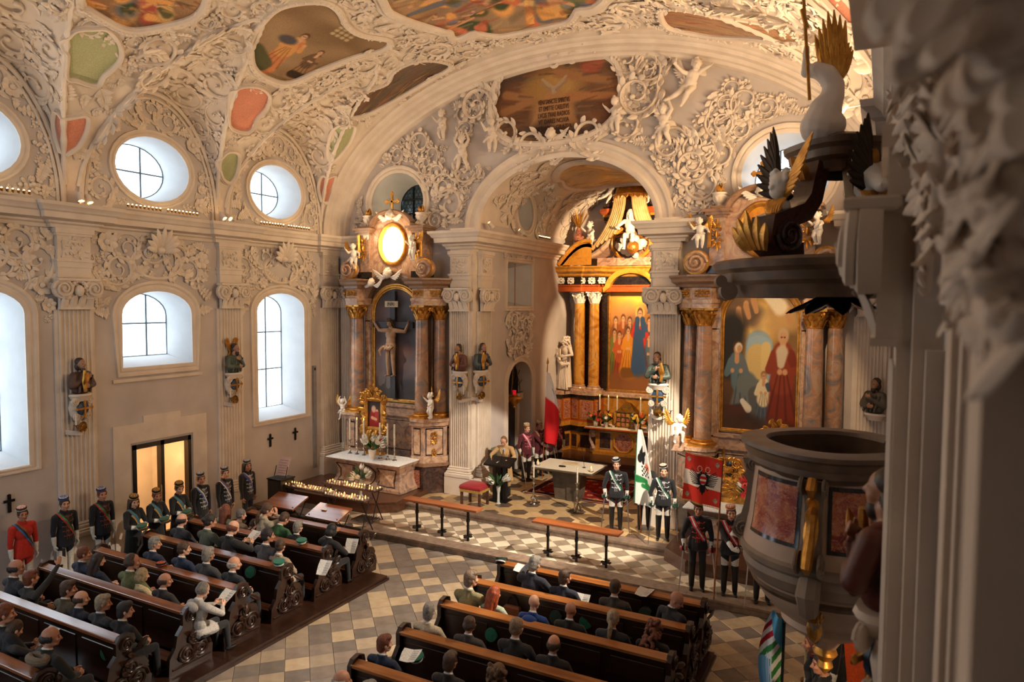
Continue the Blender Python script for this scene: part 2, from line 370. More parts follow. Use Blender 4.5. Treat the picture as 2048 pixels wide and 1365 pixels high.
# ------------------------------------------------------------ left wall with its windows
BAYS = (3.15, 7.05, 10.92, 14.75)
GLASS, nt, p = newmat('clear_window_glass'); L = nt.links.new
tr = N(nt, 'ShaderNodeBsdfTransparent'); gl = N(nt, 'ShaderNodeBsdfGlossy'); gl.inputs['Roughness'].default_value = .1
mx = N(nt, 'ShaderNodeMixShader'); mx.inputs[0].default_value = .05; L(tr.outputs[0], mx.inputs[1]); L(gl.outputs[0], mx.inputs[2])
L(mx.outputs[0], nt.nodes['Material Output'].inputs[0])
LEAD = mat('window_lead_bar', (96, 112, 122), (80, 96, 106), 5, .6)
DGLASS = mat('dusky_leaded_glass', (70, 96, 112), (52, 74, 92), 8, .12, rand=.1)
def loft(b, A, C, fa, fc, mi=0): b.rings([[fa(*p) for p in A], [fc(*p) for p in C]], mi, True, False)
wn = [0]
def window(loop_in, loop_out, xin, xout, cols, rows, mp, glass=GLASS, hexes=False, lead=LEAD):
    """splayed reveal, panes and bars; mp(u, v, depth) -> point"""
    wn[0] += 1
    b = B(); loft(b, loop_in, loop_out, lambda u, v: mp(u, v, 0), lambda u, v: mp(u, v, 1))
    root = struct(b.obj('window_%d' % wn[0], REVEAL, smooth=40))
    us = [p[0] for p in loop_out]; vs = [p[1] for p in loop_out]; u0, u1, v0, v1 = min(us), max(us), min(vs), max(vs)
    def span(u):                                   # vertical extent of the opening at u
        hit = []
        for k in range(len(loop_out)):
            (a, c), (d, e) = loop_out[k-1], loop_out[k]
            if (a-u)*(d-u) <= 0 and a != d: hit.append(c+(e-c)*(u-a)/(d-a))
        return (min(hit), max(hit)) if hit else (v0, v0)
    cu = [u0+(u1-u0)*c for c in cols]; cv = [v0+(v1-v0)*r for r in rows]
    for i in range(len(cu)-1):
        for j in range(len(cv)-1):
            n = 8; lo, hi = [], []
            for k in range(n+1):
                u = cu[i]+(cu[i+1]-cu[i])*k/n; u = min(max(u, u0+1e-3), u1-1e-3); s = span(u)
                a, c = max(cv[j], s[0]), min(cv[j+1], s[1])
                if c > a: lo.append((u, a)); hi.append((u, c))
            if len(lo) > 1:
                q = B(); q.add([mp(u, v, 1.02) for u, v in lo+hi[::-1]], [tuple(range(2*len(lo)))]); q.obj('pane', glass, root)
    f = B()
    for u in cu[1:-1]: s = span(u); f.tube([mp(u, s[0], .99), mp(u, s[1], .99)], .024, 5)
    for v in cv[1:-1]:
        ok = [u0+(u1-u0)*k/60 for k in range(1, 60) if span(u0+(u1-u0)*k/60)[0] < v < span(u0+(u1-u0)*k/60)[1]]
        f.tube([mp(ok[0], v, .99), mp(ok[-1], v, .99)], .022, 5)
    f.tube([mp(u, v, .99) for u, v in loop_out], .02, 5, loop=True)
    f.obj('window_bars', lead, root)
    if hexes:
        f = B(); s = .075
        nu, nv = int((u1-u0)/(s*1.732))+2, int((v1-v0)/(s*1.5))+2
        for i in range(nu):
            for j in range(nv):
                cx = u0+(i+.5*(j % 2))*s*1.732; cy = v0+j*s*1.5
                for k in (0, 1, 2):
                    a, c = PI/6+k*PI/3, PI/6+(k+1)*PI/3
                    P = [(cx+s*math.cos(t), cy+s*math.sin(t)) for t in (a, c)]
                    if all(u0 < p[0] < u1 and span(p[0])[0] < p[1] < span(p[0])[1] for p in P):
                        f.tube([mp(*P[0], 1.0), mp(*P[1], 1.0)], .006, 4)
        o = f.obj('lead_came', lead, root); o['kind'] = 'stuff'
    return root
def lw(u, v): return (XL, u, v)
holes = []; DEP = .85
WINS = []
for yc in BAYS:
    if yc == 10.92: Lo = archpoly(10.02, 11.9, 4.3, 5.55, 6.13); Lp = archpoly(10.1, 11.78, 4.5, 5.5, 6.06)
    else:
        c = {14.75: 14.88, 7.05: 7.07}.get(yc, yc); Lo = archpoly(c-.92, c+.92, 2.47, 5.6, 6.13); Lp = archpoly(c-.82, c+.8, 2.7, 5.55, 6.06)
    holes.append(Lo); WINS.append((Lo, Lp, yc, 0))
    Oo = arc(yc, 9.0, .97, .77, 0, 2*PI, 28)[:-1]; Op = arc(yc, 9.02, .86, .65, 0, 2*PI, 28)[:-1]
    holes.append(Oo); WINS.append((Oo, Op, yc, 1))
DOOR = [(10.22, -.05), (11.78, -.05), (11.78, 2.47), (10.22, 2.47)]
holes.append(DOOR)
b = B(); sheet(b, [(-9, -.2), (17.5, -.2), (17.5, 11.3), (-9, 11.3)], holes, lw)
wl = struct(b.obj('wall_left', WALLM, smooth=0))
def mpl(u, v, t): return (XL-DEP*t, u, v)
fp = [(-.02, 0), (-.02, .03), (.02, .05), (.06, .05), (.08, .03), (.1, .03), (.13, .06), (.18, .06), (.19, 0)]
for Lo, Lp, yc, oc in WINS:
    small = yc == 10.92
    cols = (0, .17, .64, 1) if oc else ((0, .16, .67, 1) if small else (0, .12, .62, 1))
    rows = (0, .5, 1) if oc else ((0, .52, 1) if small else (0, .34, .67, 1))
    window(Lo, Lp, 0, 0, cols, rows, mpl)
    us = [p[0] for p in Lp]; vs = [p[1] for p in Lp]
    portal((XL-DEP-.03, sum((min(us), max(us)))/2, sum((min(vs), max(vs)))/2), (0, sum((min(us), max(us)))/2, sum((min(vs), max(vs)))/2), max(us)-min(us), max(vs)-min(vs))
    f = B(); frame_loop(f, [lw(*p) for p in Lo], (1, 0, 0), [(a*(.8 if oc else 1.25), c) for a, c in fp])
    f.obj('window_moulding', STUC, wl)
    if not oc and small:                            # stepped apron of the short window
        f = B(); f.box(XL, XL+.05, 9.78, 12.14, 3.98, 4.06); f.obj('window_apron', STUC, wl)
# outer stepped surround of the door
f = B(); f.box(XL, XL+.04, 9.75, 10.16, 0, 2.529); f.box(XL, XL+.04, 11.84, 12.25, 0, 2.529); f.box(XL, XL+.04, 9.75, 12.25, 2.53, 2.98); f.box(XL, XL+.04, 10.5, 11.5, 2.981, 3.14)
f.obj('door_surround', STUC, wl)
# vestibule behind the glass door
b = B(); x0, x1 = XL-2.0, XL-.12
b.add([(x0, 9.9, 0), (x0, 12.1, 0), (x0, 12.1, 2.7), (x0, 9.9, 2.7), (x1, 9.9, 0), (x1, 12.1, 0), (x1, 12.1, 2.7), (x1, 9.9, 2.7)],
      [(0, 1, 2, 3), (0, 4, 5, 1), (3, 2, 6, 7), (0, 3, 7, 4), (1, 5, 6, 2)])
struct(b.obj('wall_vestibule', WALLM, smooth=0))
area('vestibule_lamp_light', (XL-.9, 10.9, 2.6), (XL-.95, 10.9, 0), .5, .5, 90, (1, .55, .2))
door = thing('glass_door', 'black framed glass double door with warm lit vestibule behind', 'door', (XL-.1, 11, 0)); door['kind'] = 'structure'
f = B()
for y in (10.22, 10.94, 11.7): f.box(XL-.13, XL+.03, y, y+.09, 0, 2.47)
f.box(XL-.13, XL+.03, 10.22, 11.79, 2.36, 2.47); f.box(XL-.1, XL, 10.22, 11.79, 0, .18)
f.obj('door_frame', BLACKM, door)
for y0, y1 in ((10.31, 10.94), (11.03, 11.7)):
    q = B(); q.add([(XL-.05, y0, .18), (XL-.05, y1, .18), (XL-.05, y1, 2.36), (XL-.05, y0, 2.36)], [(0, 1, 2, 3)]); q.obj('pane', GLASS, door)
q = B(); q.tube([(XL+.08, 10.9, .9), (XL+.1, 10.9, 1.0), (XL+.1, 10.9, 1.3), (XL+.08, 10.9, 1.4)], .012, 6); q.obj('door_pull', SILV, door)
wd = thing('wooden_door', 'honey brown panelled wooden door seen through the glass door', 'door', (XL-1.9, 10.4, 0)); wd['kind'] = 'structure'
q = B(); q.box(XL-1.95, XL-1.88, 9.95, 11.05, 0, 2.3); q.obj('leaf', DOORW, wd)
for z0 in (.15, .85, 1.55):
    for y0 in (10.02, 10.55):
        q = B(); q.box(XL-1.885, XL-1.86, y0, y0+.42, z0, z0+.6, bev=.02); q.obj('panel', DOORW, wd)
q = B(); q.tube([(XL-1.88, 10.95, 1.1), (XL-1.8, 10.95, 1.1), (XL-1.8, 10.82, 1.1)], .013, 6); q.obj('handle', IRON, wd)
# ------------------------------------------------------------ altar wall, piers, chancel
CL, CR = -10.3, -5.1; CC = (CL+CR)/2; SPR = 7.95; ATOP = 9.78
ell = lambda x: 7.9+4.72*math.sqrt(max(0, 1-((x-CXN)/7.9)**2))
arch_o = arc(CC, SPR, (CR-CL)/2, ATOP-SPR, PI, 0, 24)
outer = [(XL, 0), (CL, 0)]+arch_o+[(CR, 0), (XR, 0), (XR, 8.0)]+[(CXN+7.9*math.cos(PI*k/40), 7.9+4.72*math.sin(PI*k/40)+.1) for k in range(0, 41)]
OCL, OCR = arc(-13.2, 8.9, 1.0, .92, 0, 2*PI, 28)[:-1], arc(-2.1, 8.9, 1.0, .95, 0, 2*PI, 28)[:-1]
b = B(); sheet(b, outer, [OCL, OCR], lambda x, z: (x, YA, z))
wa = struct(b.obj('wall_altar', WALLM, smooth=0))
mpa = lambda u, v, t: (u, YA+.9*t, v)
window(OCL, arc(-13.0, 8.9, .72, .66, 0, 2*PI, 28)[:-1], 0, 0, (0, .33, .67, 1), (0, .33, .67, 1), mpa, DGLASS, True, IRON)
window(OCR, arc(-2.1, 8.9, .8, .74, 0, 2*PI, 28)[:-1], 0, 0, (0, .36, .64, 1), (0, .33, .67, 1), mpa, GLASS, True)
portal((-2.1, YA+.95, 8.9), (-2.1, 0, 8.9), 1.6, 1.5)
for lp in (OCL, OCR):
    f = B(); frame_loop(f, [(x, YA, z) for x, z in lp], (0, -1, 0), [(a*1.1, c) for a, c in fp]); f.obj('window_moulding', STUC, wa)
# back of the niche behind the dark glass
b = B(); b.box(-14.3, -12, YA+1.2, YA+1.25, 7.8, 10); struct(b.obj('wall_attic', mat('dim_plaster', (90, 100, 110)), smooth=0))
# arch band over chancel opening
f = B(); P = arc(CC, SPR, (CR-CL)/2, ATOP-SPR, PI, 0, 32)
pf = [(-.03, .02), (-.03, -.08), (.03, -.12), (.1, -.12), (.16, -.07), (.28, -.07), (.34, -.12), (.42, -.12), (.46, -.04), (.46, .02)]
nr = []
for k in range(len(P)):
    d = V((P[k][0]-CC, 0, (P[k][1]-SPR)*2.0)).normalized(); nr.append((d, V((0, 1, 0))))
f.sweep(pf, [(x, YA, z) for x, z in P], nr); f.obj('chancel_arch_moulding', STUC, wa)
# big lunette arch
f = B(); pf = [(-.05, -.8), (.08, -.8), (.12, -.74), (.12, -.58), (.2, -.54), (.22, -.36), (.3, -.32), (.32, -.2), (.38, -.16), (.42, -.02), (.42, .02)]
nr, P = [], []
for k in range(61):
    t = PI*k/60; P.append((CXN+7.9*math.cos(t), YA, 7.9+4.72*math.sin(t))); nr.append((V((-math.cos(t)*4.72, 0, -math.sin(t)*7.9)).normalized(), V((0, 1, 0))))
f.sweep(pf, P, nr); struct(f.obj('trim_arch', STUC))
# cornice all round
CPROF = [(0, 7.4), (.05, 7.4), (.07, 7.47), (.13, 7.5), (.13, 7.54), (.3, 7.58), (.31, 7.7), (.36, 7.73), (.38, 7.78), (.44, 7.83), (.45, 7.9), (0, 7.93)]
PILY = [(1.15, .7), (5.05, .7), (8.95, .7), (13.03, .7)]
path = [(XL, -9)]
for c, w in PILY: path += [(XL, c-w/2-.1), (XL+.12, c-w/2-.1), (XL+.12, c+w/2+.1), (XL, c+w/2+.1)]
path += [(XL, 16.4), (XL+.12, 16.4), (XL+.12, 17.3), (-14.75, 17.3), (-14.75, YA)]
b = B(); plan_sweep(b, path, CPROF); struct(b.obj('trim_cornice', STUC, smooth=30))
b = B(); plan_sweep(b, [(-11.15, YA), (-11.15, 17.1), (CL, 17.1), (CL, 24.3), (CL+.3, 24.3)], CPROF); struct(b.obj('trim_cornice_chancel', STUC, smooth=30))
b = B(); plan_sweep(b, [(CR-.3, 24.3), (CR, 24.3), (CR, 17.1), (-4.35, 17.1), (-4.35, YA)], CPROF); struct(b.obj('trim_cornice_pier', STUC, smooth=30))
b = B(); plan_sweep(b, [(-.7, YA), (-.7, 17.1), (XR-.12, 17.1), (XR-.12, 8.2), (XR, 8.2), (XR, 5)], CPROF); struct(b.obj('trim_cornice_right', STUC, smooth=30))
# fluted pilasters: shaft face along axis with flutes
def flute_prof(w, n, d=.04):
    p = [(-w/2, -.3), (-w/2, 0)]; fwid = (w-.06)/n
    for k in range(n):
        a = -w/2+.03+k*fwid
        for t, h in ((.12, 0), (.2, -.7), (.5, -1), (.8, -.7), (.88, 0)): p.append((a+fwid*t, h*d))
    return p+[(w/2, 0), (w/2, -.3)]
def volute(b, M, r, th, mi=0, turns=2.2):
    old = b.M; b.M = M if old is None else old @ M
    pts, rad = [], []
    for k in range(26):
        t = k/25; a = turns*2*PI*t; q = r*(1-.86*t); pts.append((q*math.cos(a), q*math.sin(a), th*(.55+.45*t))); rad.append(r*.17*(1-.6*t))
    b.tube(pts, rad, 6, mi); b.lathe([(r*1.0, 0), (r*1.02, th*.5), (r*.8, th*.55), (.01, th*.75)], n=14, mi=mi); b.M = old
def leaf(b, o, ud, nd, ln, w, curl=.9, lift=.4, mi=0, n=6, bend=0.):
    """acanthus tongue: grows along ud, lifts along nd and curls over at the tip"""
    ud, nd = V(ud).normalized(), V(nd).normalized(); sd = ud.cross(nd); rs = []
    p = V(o); ang = 0
    for k in range(n+1):
        t = k/n; ww = w*(math.sin(PI*min(.97, .18+t*.8))**.8)*(1+.25*math.sin(t*n*PI*.98)**2)/2
        h = math.sin(t*PI*.9)*lift*ln*.5
        c = p+nd*h; e = .35*ww
        rs.append([c-sd*ww-nd*e*.9, c-sd*ww*.5+nd*e*.3, c+nd*e*.05, c+sd*ww*.5+nd*e*.3, c+sd*ww-nd*e*.9])
        ang = curl*t*t*2.2
        d = ud*math.cos(ang)+nd*math.sin(ang)
        if bend: d = (d+sd*bend*t).normalized()
        p = p+d*ln/n
    b.rings(rs, mi, False, False)
def pil_capital(b, w, h, d, mi=0):
    """flat composite capital, local x across, y out of the wall, z up from 0"""
    b.box(-w/2, w/2, -.02, d*.5, 0, h, mi); b.box(-w/2-.02, w/2+.02, 0, d*.62, 0, .04, mi)
    b.box(-w/2-.1, w/2+.1, 0, d+.06, h*.9, h, mi, .015)
    for s in (-1, 1): volute(b, MX(((1, 0, 0, s*w*.46), (0, 0, -1, d*.4), (0, 1, 0, h*.66), (0, 0, 0, 1))) @ MX.Scale(-1, 4, (0, 0, 1)), h*.31, d*1.1, mi)
    for k in range(4):
        x = -w*.38+w*.76*k/3; leaf(b, (x, d*.5, .03), (0, 0, 1), (0, 1, 0), h*.5, w*.24, .8, .25, mi)
    b.ball((0, d*1.0, h*.6), (w*.14, d*.6, h*.19), 10, 7, mi)
    for k in range(9):
        a = PI*k/8; b.ball((w*.22*math.cos(a), d*.95, h*.62+h*.3*math.sin(a)), (.05, .06, .05), 6, 5, mi)
    for s in (-1, 1): leaf(b, (s*.04, d*.6, h*.42), (s, 0, -.15), (0, 1, 0), w*.4, h*.16, .5, .3, mi)
def pilaster(M, w, z0, z1, ztop, n=7, ped=True):
    """fluted pilaster with base, capital and entablature block; M maps local (x along wall, y out, z up)"""
    parts = []
    b = B(); b.M = M
    b.rings([[(x, y+.1, z) for x, y in flute_prof(w, n)] for z in (z0, z1)], 0, False, False)
    parts.append(('pilaster_shaft', b))
    b = B(); b.M = M
    b.box(-w/2-.07, w/2+.07, 0, .06, z0, z1)
    if ped:
        for zz, e, h in ((z0-.28, .12, .12), (z0-.16, .09, .05), (z0-.11, .06, .08), (z0-.03, .03, .05)): b.box(-w/2-e, w/2+e, 0, .12+e, zz, zz+h, 0, .02)
        b.box(-w/2-.14, w/2+.14, 0, .22, .0, z0-.28)
    parts.append(('pilaster_base', b))
    b = B(); b.M = M @ MX.Translation((0, .1, z1)); pil_capital(b, w, .67, .16); parts.append(('pilaster_capital', b))
    b = B(); b.M = M
    for zz, e, h in ((ztop, 0, .22), (ztop+.22, .02, .12), (ztop+.34, .05, .05), (ztop+.39, 0, .5), (ztop+.89, .03, .05), (ztop+.94, .06, .1)): b.box(-w/2-e, w/2+e, 0, .12+e, zz, zz+h)
    b.box(-w*.36, w*.36, 0, .135, ztop+.43, ztop+.85)
    parts.append(('pilaster_entablature', b))
    b = B(); b.M = M
    for i in range(6):
        for j in range(4):
            x, z = -w*.3+w*.6*i/5, ztop+.48+.31*j/3; leaf(b, (x, .135, z), (rnd.uniform(-1, 1), 0, rnd.uniform(-1, 1)), (0, 1, 0), .1, .06, .6, .5, n=4)
    parts.append(('frieze_ornament', b))
    return parts
def wallM(o, nrm): n = V(nrm); return MX(((n.y, n.x, 0, o[0]), (-n.x, n.y, 0, o[1]), (0, 0, 1, 0), (0, 0, 0, 1)))
for c, w in PILY:
    for nm, q in pilaster(wallM((XL, c), (1, 0, 0)), w, 1.0, 5.68, 6.36): q.obj(nm, STUC, wl, smooth=30)
for nm, q in pilaster(wallM((XL, 16.85), (1, 0, 0)), .7, 1.3, 5.68, 6.36): q.obj(nm, STUC, wl, smooth=30)
for nm, q in pilaster(wallM((-15.08, YA), (0, -1, 0)), .55, 1.3, 5.68, 6.36): q.obj(nm, STUC, wa, smooth=30)
# piers either side of the chancel
for cx0, cx1 in ((-11.1, CL), (CR, -4.4)):
    b = B(); b.box(cx0+.012, cx1-.012, 17.1, YA+.9, .3, 8.0); o = b.obj('pier_core', STUC2, wa, smooth=0)
    for nm, q in pilaster(wallM(((cx0+cx1)/2, 17.1), (0, -1, 0)), .62, 1.1, 5.62, 6.3, 8): q.obj(nm, STUC, wa, smooth=30)
for nm, q in pilaster(wallM((CL, 17.65), (1, 0, 0)), .62, 1.1, 5.62, 6.3, 8): q.obj(nm, STUC, wa, smooth=30)
for nm, q in pilaster(wallM((CR, 17.65), (-1, 0, 0)), .62, 1.1, 5.62, 6.3, 8): q.obj(nm, STUC, wa, smooth=30)
for nm, q in pilaster(wallM((-.2, YA), (0, -1, 0)), .6, 1.1, 5.62, 6.3, 8): q.obj(nm, STUC, wa, smooth=30)
for nm, q in pilaster(wallM((CL+.12, 24.3), (0, -1, 0)), .3, 2.6, 5.62, 6.3, 3): q.obj(nm, STUC, wa, smooth=30)
b = B(); b.prism([(-11.2, 17.0), (-10.02, 17.0), (-10.02, 18.5), (-10.3, 18.7), (-11.2, 18.7)], .3, .82); b.obj('pier_plinth', STUC, wa, smooth=0)
b = B(); b.prism([(-5.35, 17.0), (-4.3, 17.0), (-4.3, 18.5), (-5.35, 18.5)], .3, .82); b.obj('pier_plinth', STUC, wa, smooth=0)
# chancel side walls, back wall, vault
cl = lambda u, v: (CL, u, v)
oc = arc(20.3, 8.78, .58, .6, 0, 2*PI, 24)[:-1]; ni = [(19.05, 5.75), (20.75, 5.75), (20.75, 7.15), (19.05, 7.15)]
dr = archpoly(19.15, 20.85, .3, 3.3, 4.0)
b = B(); sheet(b, [(YA, 0), (24.4, 0), (24.4, 10.5), (YA, 10.5)], [oc, ni, dr], cl); wc = struct(b.obj('wall_chancel_left', WALLM, smooth=0))
mpc = lambda u, v, t: (CL-.7*t, u, v)
window(oc, arc(20.05, 8.8, .42, .45, 0, 2*PI, 24)[:-1], 0, 0, (0, .5, 1), (0, .33, .67, 1), mpc, mat('dusky_amber_glass', (50, 46, 40), (40, 36, 32), 8, .2), True, IRON)
window(ni, [(19.1, 5.95), (20.05, 5.95), (20.05, 6.95), (19.1, 6.95)], 0, 0, (0, .5, 1), (0, 1), mpc, mat('oratory_glass', (70, 70, 74), (56, 56, 60), 4, .2), False, STUC)
for lp in (oc, ni):
    f = B(); frame_loop(f, [cl(*p) for p in lp], (1, 0, 0), [(a*.9, c*1.2) for a, c in fp]); f.obj('window_moulding', STUC, wc)
f = B(); frame_loop(f, [cl(*p) for p in dr], (1, 0, 0), [(a, c*1.2) for a, c in fp]); f.obj('door_moulding', STUC, wc)
b = B(); loft(b, dr, dr, lambda u, v: (CL, u, v), lambda u, v: (CL-.55, u, v)); b.add([(CL-.55, 19.1, .3), (CL-.55, 20.9, .3), (CL-.55, 20.9, 2.9), (CL-.55, 19.1, 2.9)], [(0, 1, 2, 3)]); b.obj('doorway_reveal', WALLM, wc)
dd = thing('sacristy_door', 'dark door in the chancel doorway beneath a fanlight grille', 'door', (CL-.5, 19.9, .32)); dd['kind'] = 'structure'
b = B(); b.box(CL-.54, CL-.44, 19.4, 20.55, .32, 2.6); b.obj('leaf', mat('dark_door', (48, 44, 46)), dd)
b = B(); b.box(CL-.46, CL-.36, 19.25, 19.42, .3, 2.8); b.box(CL-.46, CL-.36, 20.53, 20.7, .3, 2.8); b.box(CL-.46, CL-.3, 19.1, 20.9, 2.68, 2.86); b.obj('door_frame', STUC, dd)
b = B()
for k in range(9):
    a = PI*k/8; b.tube([(CL-.3, 20, 2.9), (CL-.3, 20+.8*math.cos(a), 2.9+1.05*math.sin(a))], .012, 4)
for r in (.35, .6): b.tube([(CL-.3, 20+r*math.cos(PI*k/16), 2.9+1.3*r*math.sin(PI*k/16)) for k in range(17)], .012, 4)
b.add([(CL-.5, 19.1, 2.86), (CL-.5, 20.9, 2.86), (CL-.5, 20.9, 4.1), (CL-.5, 19.1, 4.1)], [(0, 1, 2, 3)])
b.obj('fanlight_grille', IRON, dd)
b = B(); b.add([(CR, YA, 0), (CR, 24.4, 0), (CR, 24.4, 10.5), (CR, YA, 10.5)], [(0, 1, 2, 3)]); struct(b.obj('wall_chancel_right', WALLM, smooth=0))
b = B(); b.add([(CL-.1, 24.3, 0), (CR+.1, 24.3, 0), (CR+.1, 24.3, 10.6), (CL-.1, 24.3, 10.6)], [(0, 1, 2, 3)]); struct(b.obj('wall_chancel_back', WALLM, smooth=0))
def cvault(x, y):
    e = 7.93+2.0*math.sqrt(max(0, 1-((x-CC)/2.62)**2)); d = 1.3-abs(abs(x-CC)-2.6)*0
    q = 1-((y-20.3)/1.05)**2
    l = 7.93+(1.75+.1*(2.6-abs(x-CC)))*math.sqrt(q) if q > 0 else 0
    return max(e, l)
b = B(); rs = []
for i in range(49):
    x = CC-2.62*math.cos(PI*i/48); rs.append([(x, YA+.02+7*k/60, cvault(x, YA+.02+7*k/60)) for k in range(61)])
b.rings(rs, 0, False, False); struct(b.obj('ceiling_chancel', STUC))
# ------------------------------------------------------------ nave vault with side penetrations
def barrel(x): return 7.9+4.72*math.sqrt(max(0, 1-((x-CXN)/7.9)**2))
def vz(x, y):
    e = barrel(x); d = min(x+15.5, .26-x)
    for yc in (-.75,)+BAYS:
        q = 1-((y-yc)/1.82)**2
        if q > 0: e = max(e, 7.9+(3.0+.27*d)*q**.5)
    return e
def vault_n(x, y):
    e = .03; return V((vz(x+e, y)-vz(x-e, y), vz(x, y+e)-vz(x, y-e), -2*e)).normalized()
b = B(); rs = []; NX, NY = 150, 320
for i in range(NX+1):
    x = CXN-7.895*math.cos(PI*i/NX); rs.append([(x, -9+25.8*k/NY, vz(x, -9+25.8*k/NY)) for k in range(NY+1)])
b.rings(rs, 0, False, False); vault = struct(b.obj('ceiling', STUC, smooth=40))
def onvault(px, py, lift=0):
    d = (fw*F+rt*(px-1024)-up*(py-682.5)).normalized(); t = 4
    while t < 40:
        p = CAM+d*t
        if p.z > vz(p.x, p.y) or p.y > 17.3: break
        t += .04
    return CAM+d*(t-.02)
# right wall, back wall
b = B(); b.add([(XR, 4.0, 0), (XR, YA+.1, 0), (XR, YA+.1, 11.3), (XR, 4.0, 11.3)], [(0, 1, 2, 3)]); wr = struct(b.obj('wall_right', WALLM, smooth=0))
b = B(); hb = [archpoly(c-1.5, c+1.5, 2.8, 8.4, 9.8) for c in (-12.6, -7.6, -2.6)]
sheet(b, [(XL-.1, 0), (3, 0), (3, 13), (XL-.1, 13)], hb, lambda x, z: (x, -9, z)); struct(b.obj('wall_back', WALLM, smooth=0))
for q in hb:  # unseen rear windows, added to fill the nave with frontal daylight
    window(q, [(x, z) for x, z in q], 0, 0, (0, .25, .5, .75, 1), (0, .2, .4, .6, .8, 1), lambda u, v, t: (u, -9-.4*t, v)); c = (q[0][0]+q[1][0])/2
    portal((c, -9.43, 6.2), (c, 5, 6.2), 3, 7)
b = B(); b.box(-6.4, .24, -1.9, -1.4, 0, 12.5); struct(b.obj('trim_light_screen', PEW, smooth=0))  # unseen box added to keep rear window light off the near right wall
# ------------------------------------------------------------ figures: one continuous remeshed skin per pose
def rotm(yaw=0, pitch=0, roll=0):
    return (MX.Rotation(yaw, 3, 'Z') @ MX.Rotation(pitch, 3, 'X') @ MX.Rotation(roll, 3, 'Y'))
class Prims:
    def __init__(s): s.p = []; s.paint = []; s.tag = []
    def cap(s, a, ra, b, rb, m, sx=1., sy=1., side=None, tag=''):
        s.p.append((V(a), ra, V(b), rb, m, sx, sy, V(side) if side is not None else None)); s.tag.append(tag)
    def ell(s, c, r, m, R=None, tag=''):
        s.p.append((V(c), r, None, None, m, R, None, None)); s.tag.append(tag)
    def chain(s, pts, rs, m, **k):
        for i in range(len(pts)-1): s.cap(pts[i], rs[i], pts[i+1], rs[i+1], m, **k)
    def dot(s, c, r, m): s.paint.append((V(c), r, m))
    def build(s, name, vox, mats, it=3, want=None):
        b = B()
        for (a, ra, c, rb, m, sx, sy, side), tg in zip(s.p, s.tag):
            if c is None:
                old = b.M; b.M = MX.Translation(a) @ ((sx.to_4x4()) if sx is not None else MX.Identity(4)); b.ball((0, 0, 0), ra, 14, 11); b.M = old; continue
            t = (c-a); L = t.length; t = t.normalized() if L > 1e-6 else V((0, 0, 1))
            u = side if side is not None else (V((1, 0, 0)) if abs(t.x) < .9 else V((0, 1, 0)))
            u = (u-t*u.dot(t)).normalized(); w = t.cross(u); rs = []
            eh = .12 if tg == 'hem' else 1
            for k in range(5): q = PI/2*k/4+.03; rs.append((a-t*ra*math.cos(q)*min(sx, sy, 1), ra*math.sin(q)))
            for k in range(1, 5): rs.append((a+t*L*k/5, ra+(rb-ra)*k/5))
            for k in range(5): q = PI/2*(4-k)/4+.03; rs.append((c+t*rb*eh*math.cos(q)*min(sx, sy, 1), rb*math.sin(q)))
            b.rings([[o+u*r*sx*math.cos(2*PI*j/12)+w*r*sy*math.sin(2*PI*j/12) for j in range(12)] for o, r in rs])
        me = b.mesh('tmp', [], 180); o = bpy.data.objects.new('tmp', me); COL.objects.link(o)
        md = o.modifiers.new('r', 'REMESH'); md.mode = 'VOXEL'; md.voxel_size = vox
        ms = o.modifiers.new('s', 'SMOOTH'); ms.iterations = it; ms.factor = .5
        dg = bpy.context.evaluated_depsgraph_get(); out = bpy.data.meshes.new_from_object(o.evaluated_get(dg), depsgraph=dg); out.name = name
        bpy.data.objects.remove(o); bpy.data.meshes.remove(me); out.materials.clear()
        n = len(out.vertices); co = np.empty(n*3); out.vertices.foreach_get('co', co); co = co.reshape(-1, 3)
        nf = len(out.polygons); fc = np.empty(nf*3); out.polygons.foreach_get('center', fc); fc = fc.reshape(-1, 3)
        best = np.full(nf, 9.); idx = np.zeros(nf, int); who = np.zeros(nf, int)
        for k, (a, ra, c, rb, m, sx, sy, side) in enumerate(s.p):
            if c is None:
                q = fc-np.array(a); q = q @ np.array(sx) if sx is not None else q
                r = np.array(ra if hasattr(ra, '__len__') else (ra,)*3); d = (np.linalg.norm(q/r, axis=1)-1)*r.min()
            else:
                A, T = np.array(a), np.array(c-a); t = np.clip(((fc-A) @ T)/(T @ T+1e-9), 0, 1); rel = fc-A-t[:, None]*T; rr = ra+(rb-ra)*t
                tt = (c-a).normalized(); u = side if side is not None else (V((1, 0, 0)) if abs(tt.x) < .9 else V((0, 1, 0))); u = (u-tt*u.dot(tt)).normalized(); w = tt.cross(u)
                d = (np.sqrt((rel @ np.array(u)/sx)**2+(rel @ np.array(w)/sy)**2+(rel @ np.array(tt))**2)-rr)*min(sx, sy)
            k_ = d < best; best[k_] = d[k_]; idx[k_] = m; who[k_] = k
        for c, r, m in s.paint:
            q = np.linalg.norm((fc-np.array(c))/np.array(r), axis=1) < 1; idx[q] = m
        for m in mats: out.materials.append(m)
        out.polygons.foreach_set('material_index', idx.astype(np.int32)); out.polygons.foreach_set('use_smooth', [True]*nf); out.update()
        if want is not None:
            sel = np.isin(who, [k for k, t in enumerate(s.tag) if t == want])
            polys = [tuple(p.vertices) for p, q in zip(out.polygons, sel) if q]
            return out, BVHTree.FromPolygons([tuple(c) for c in co], polys)
        return out
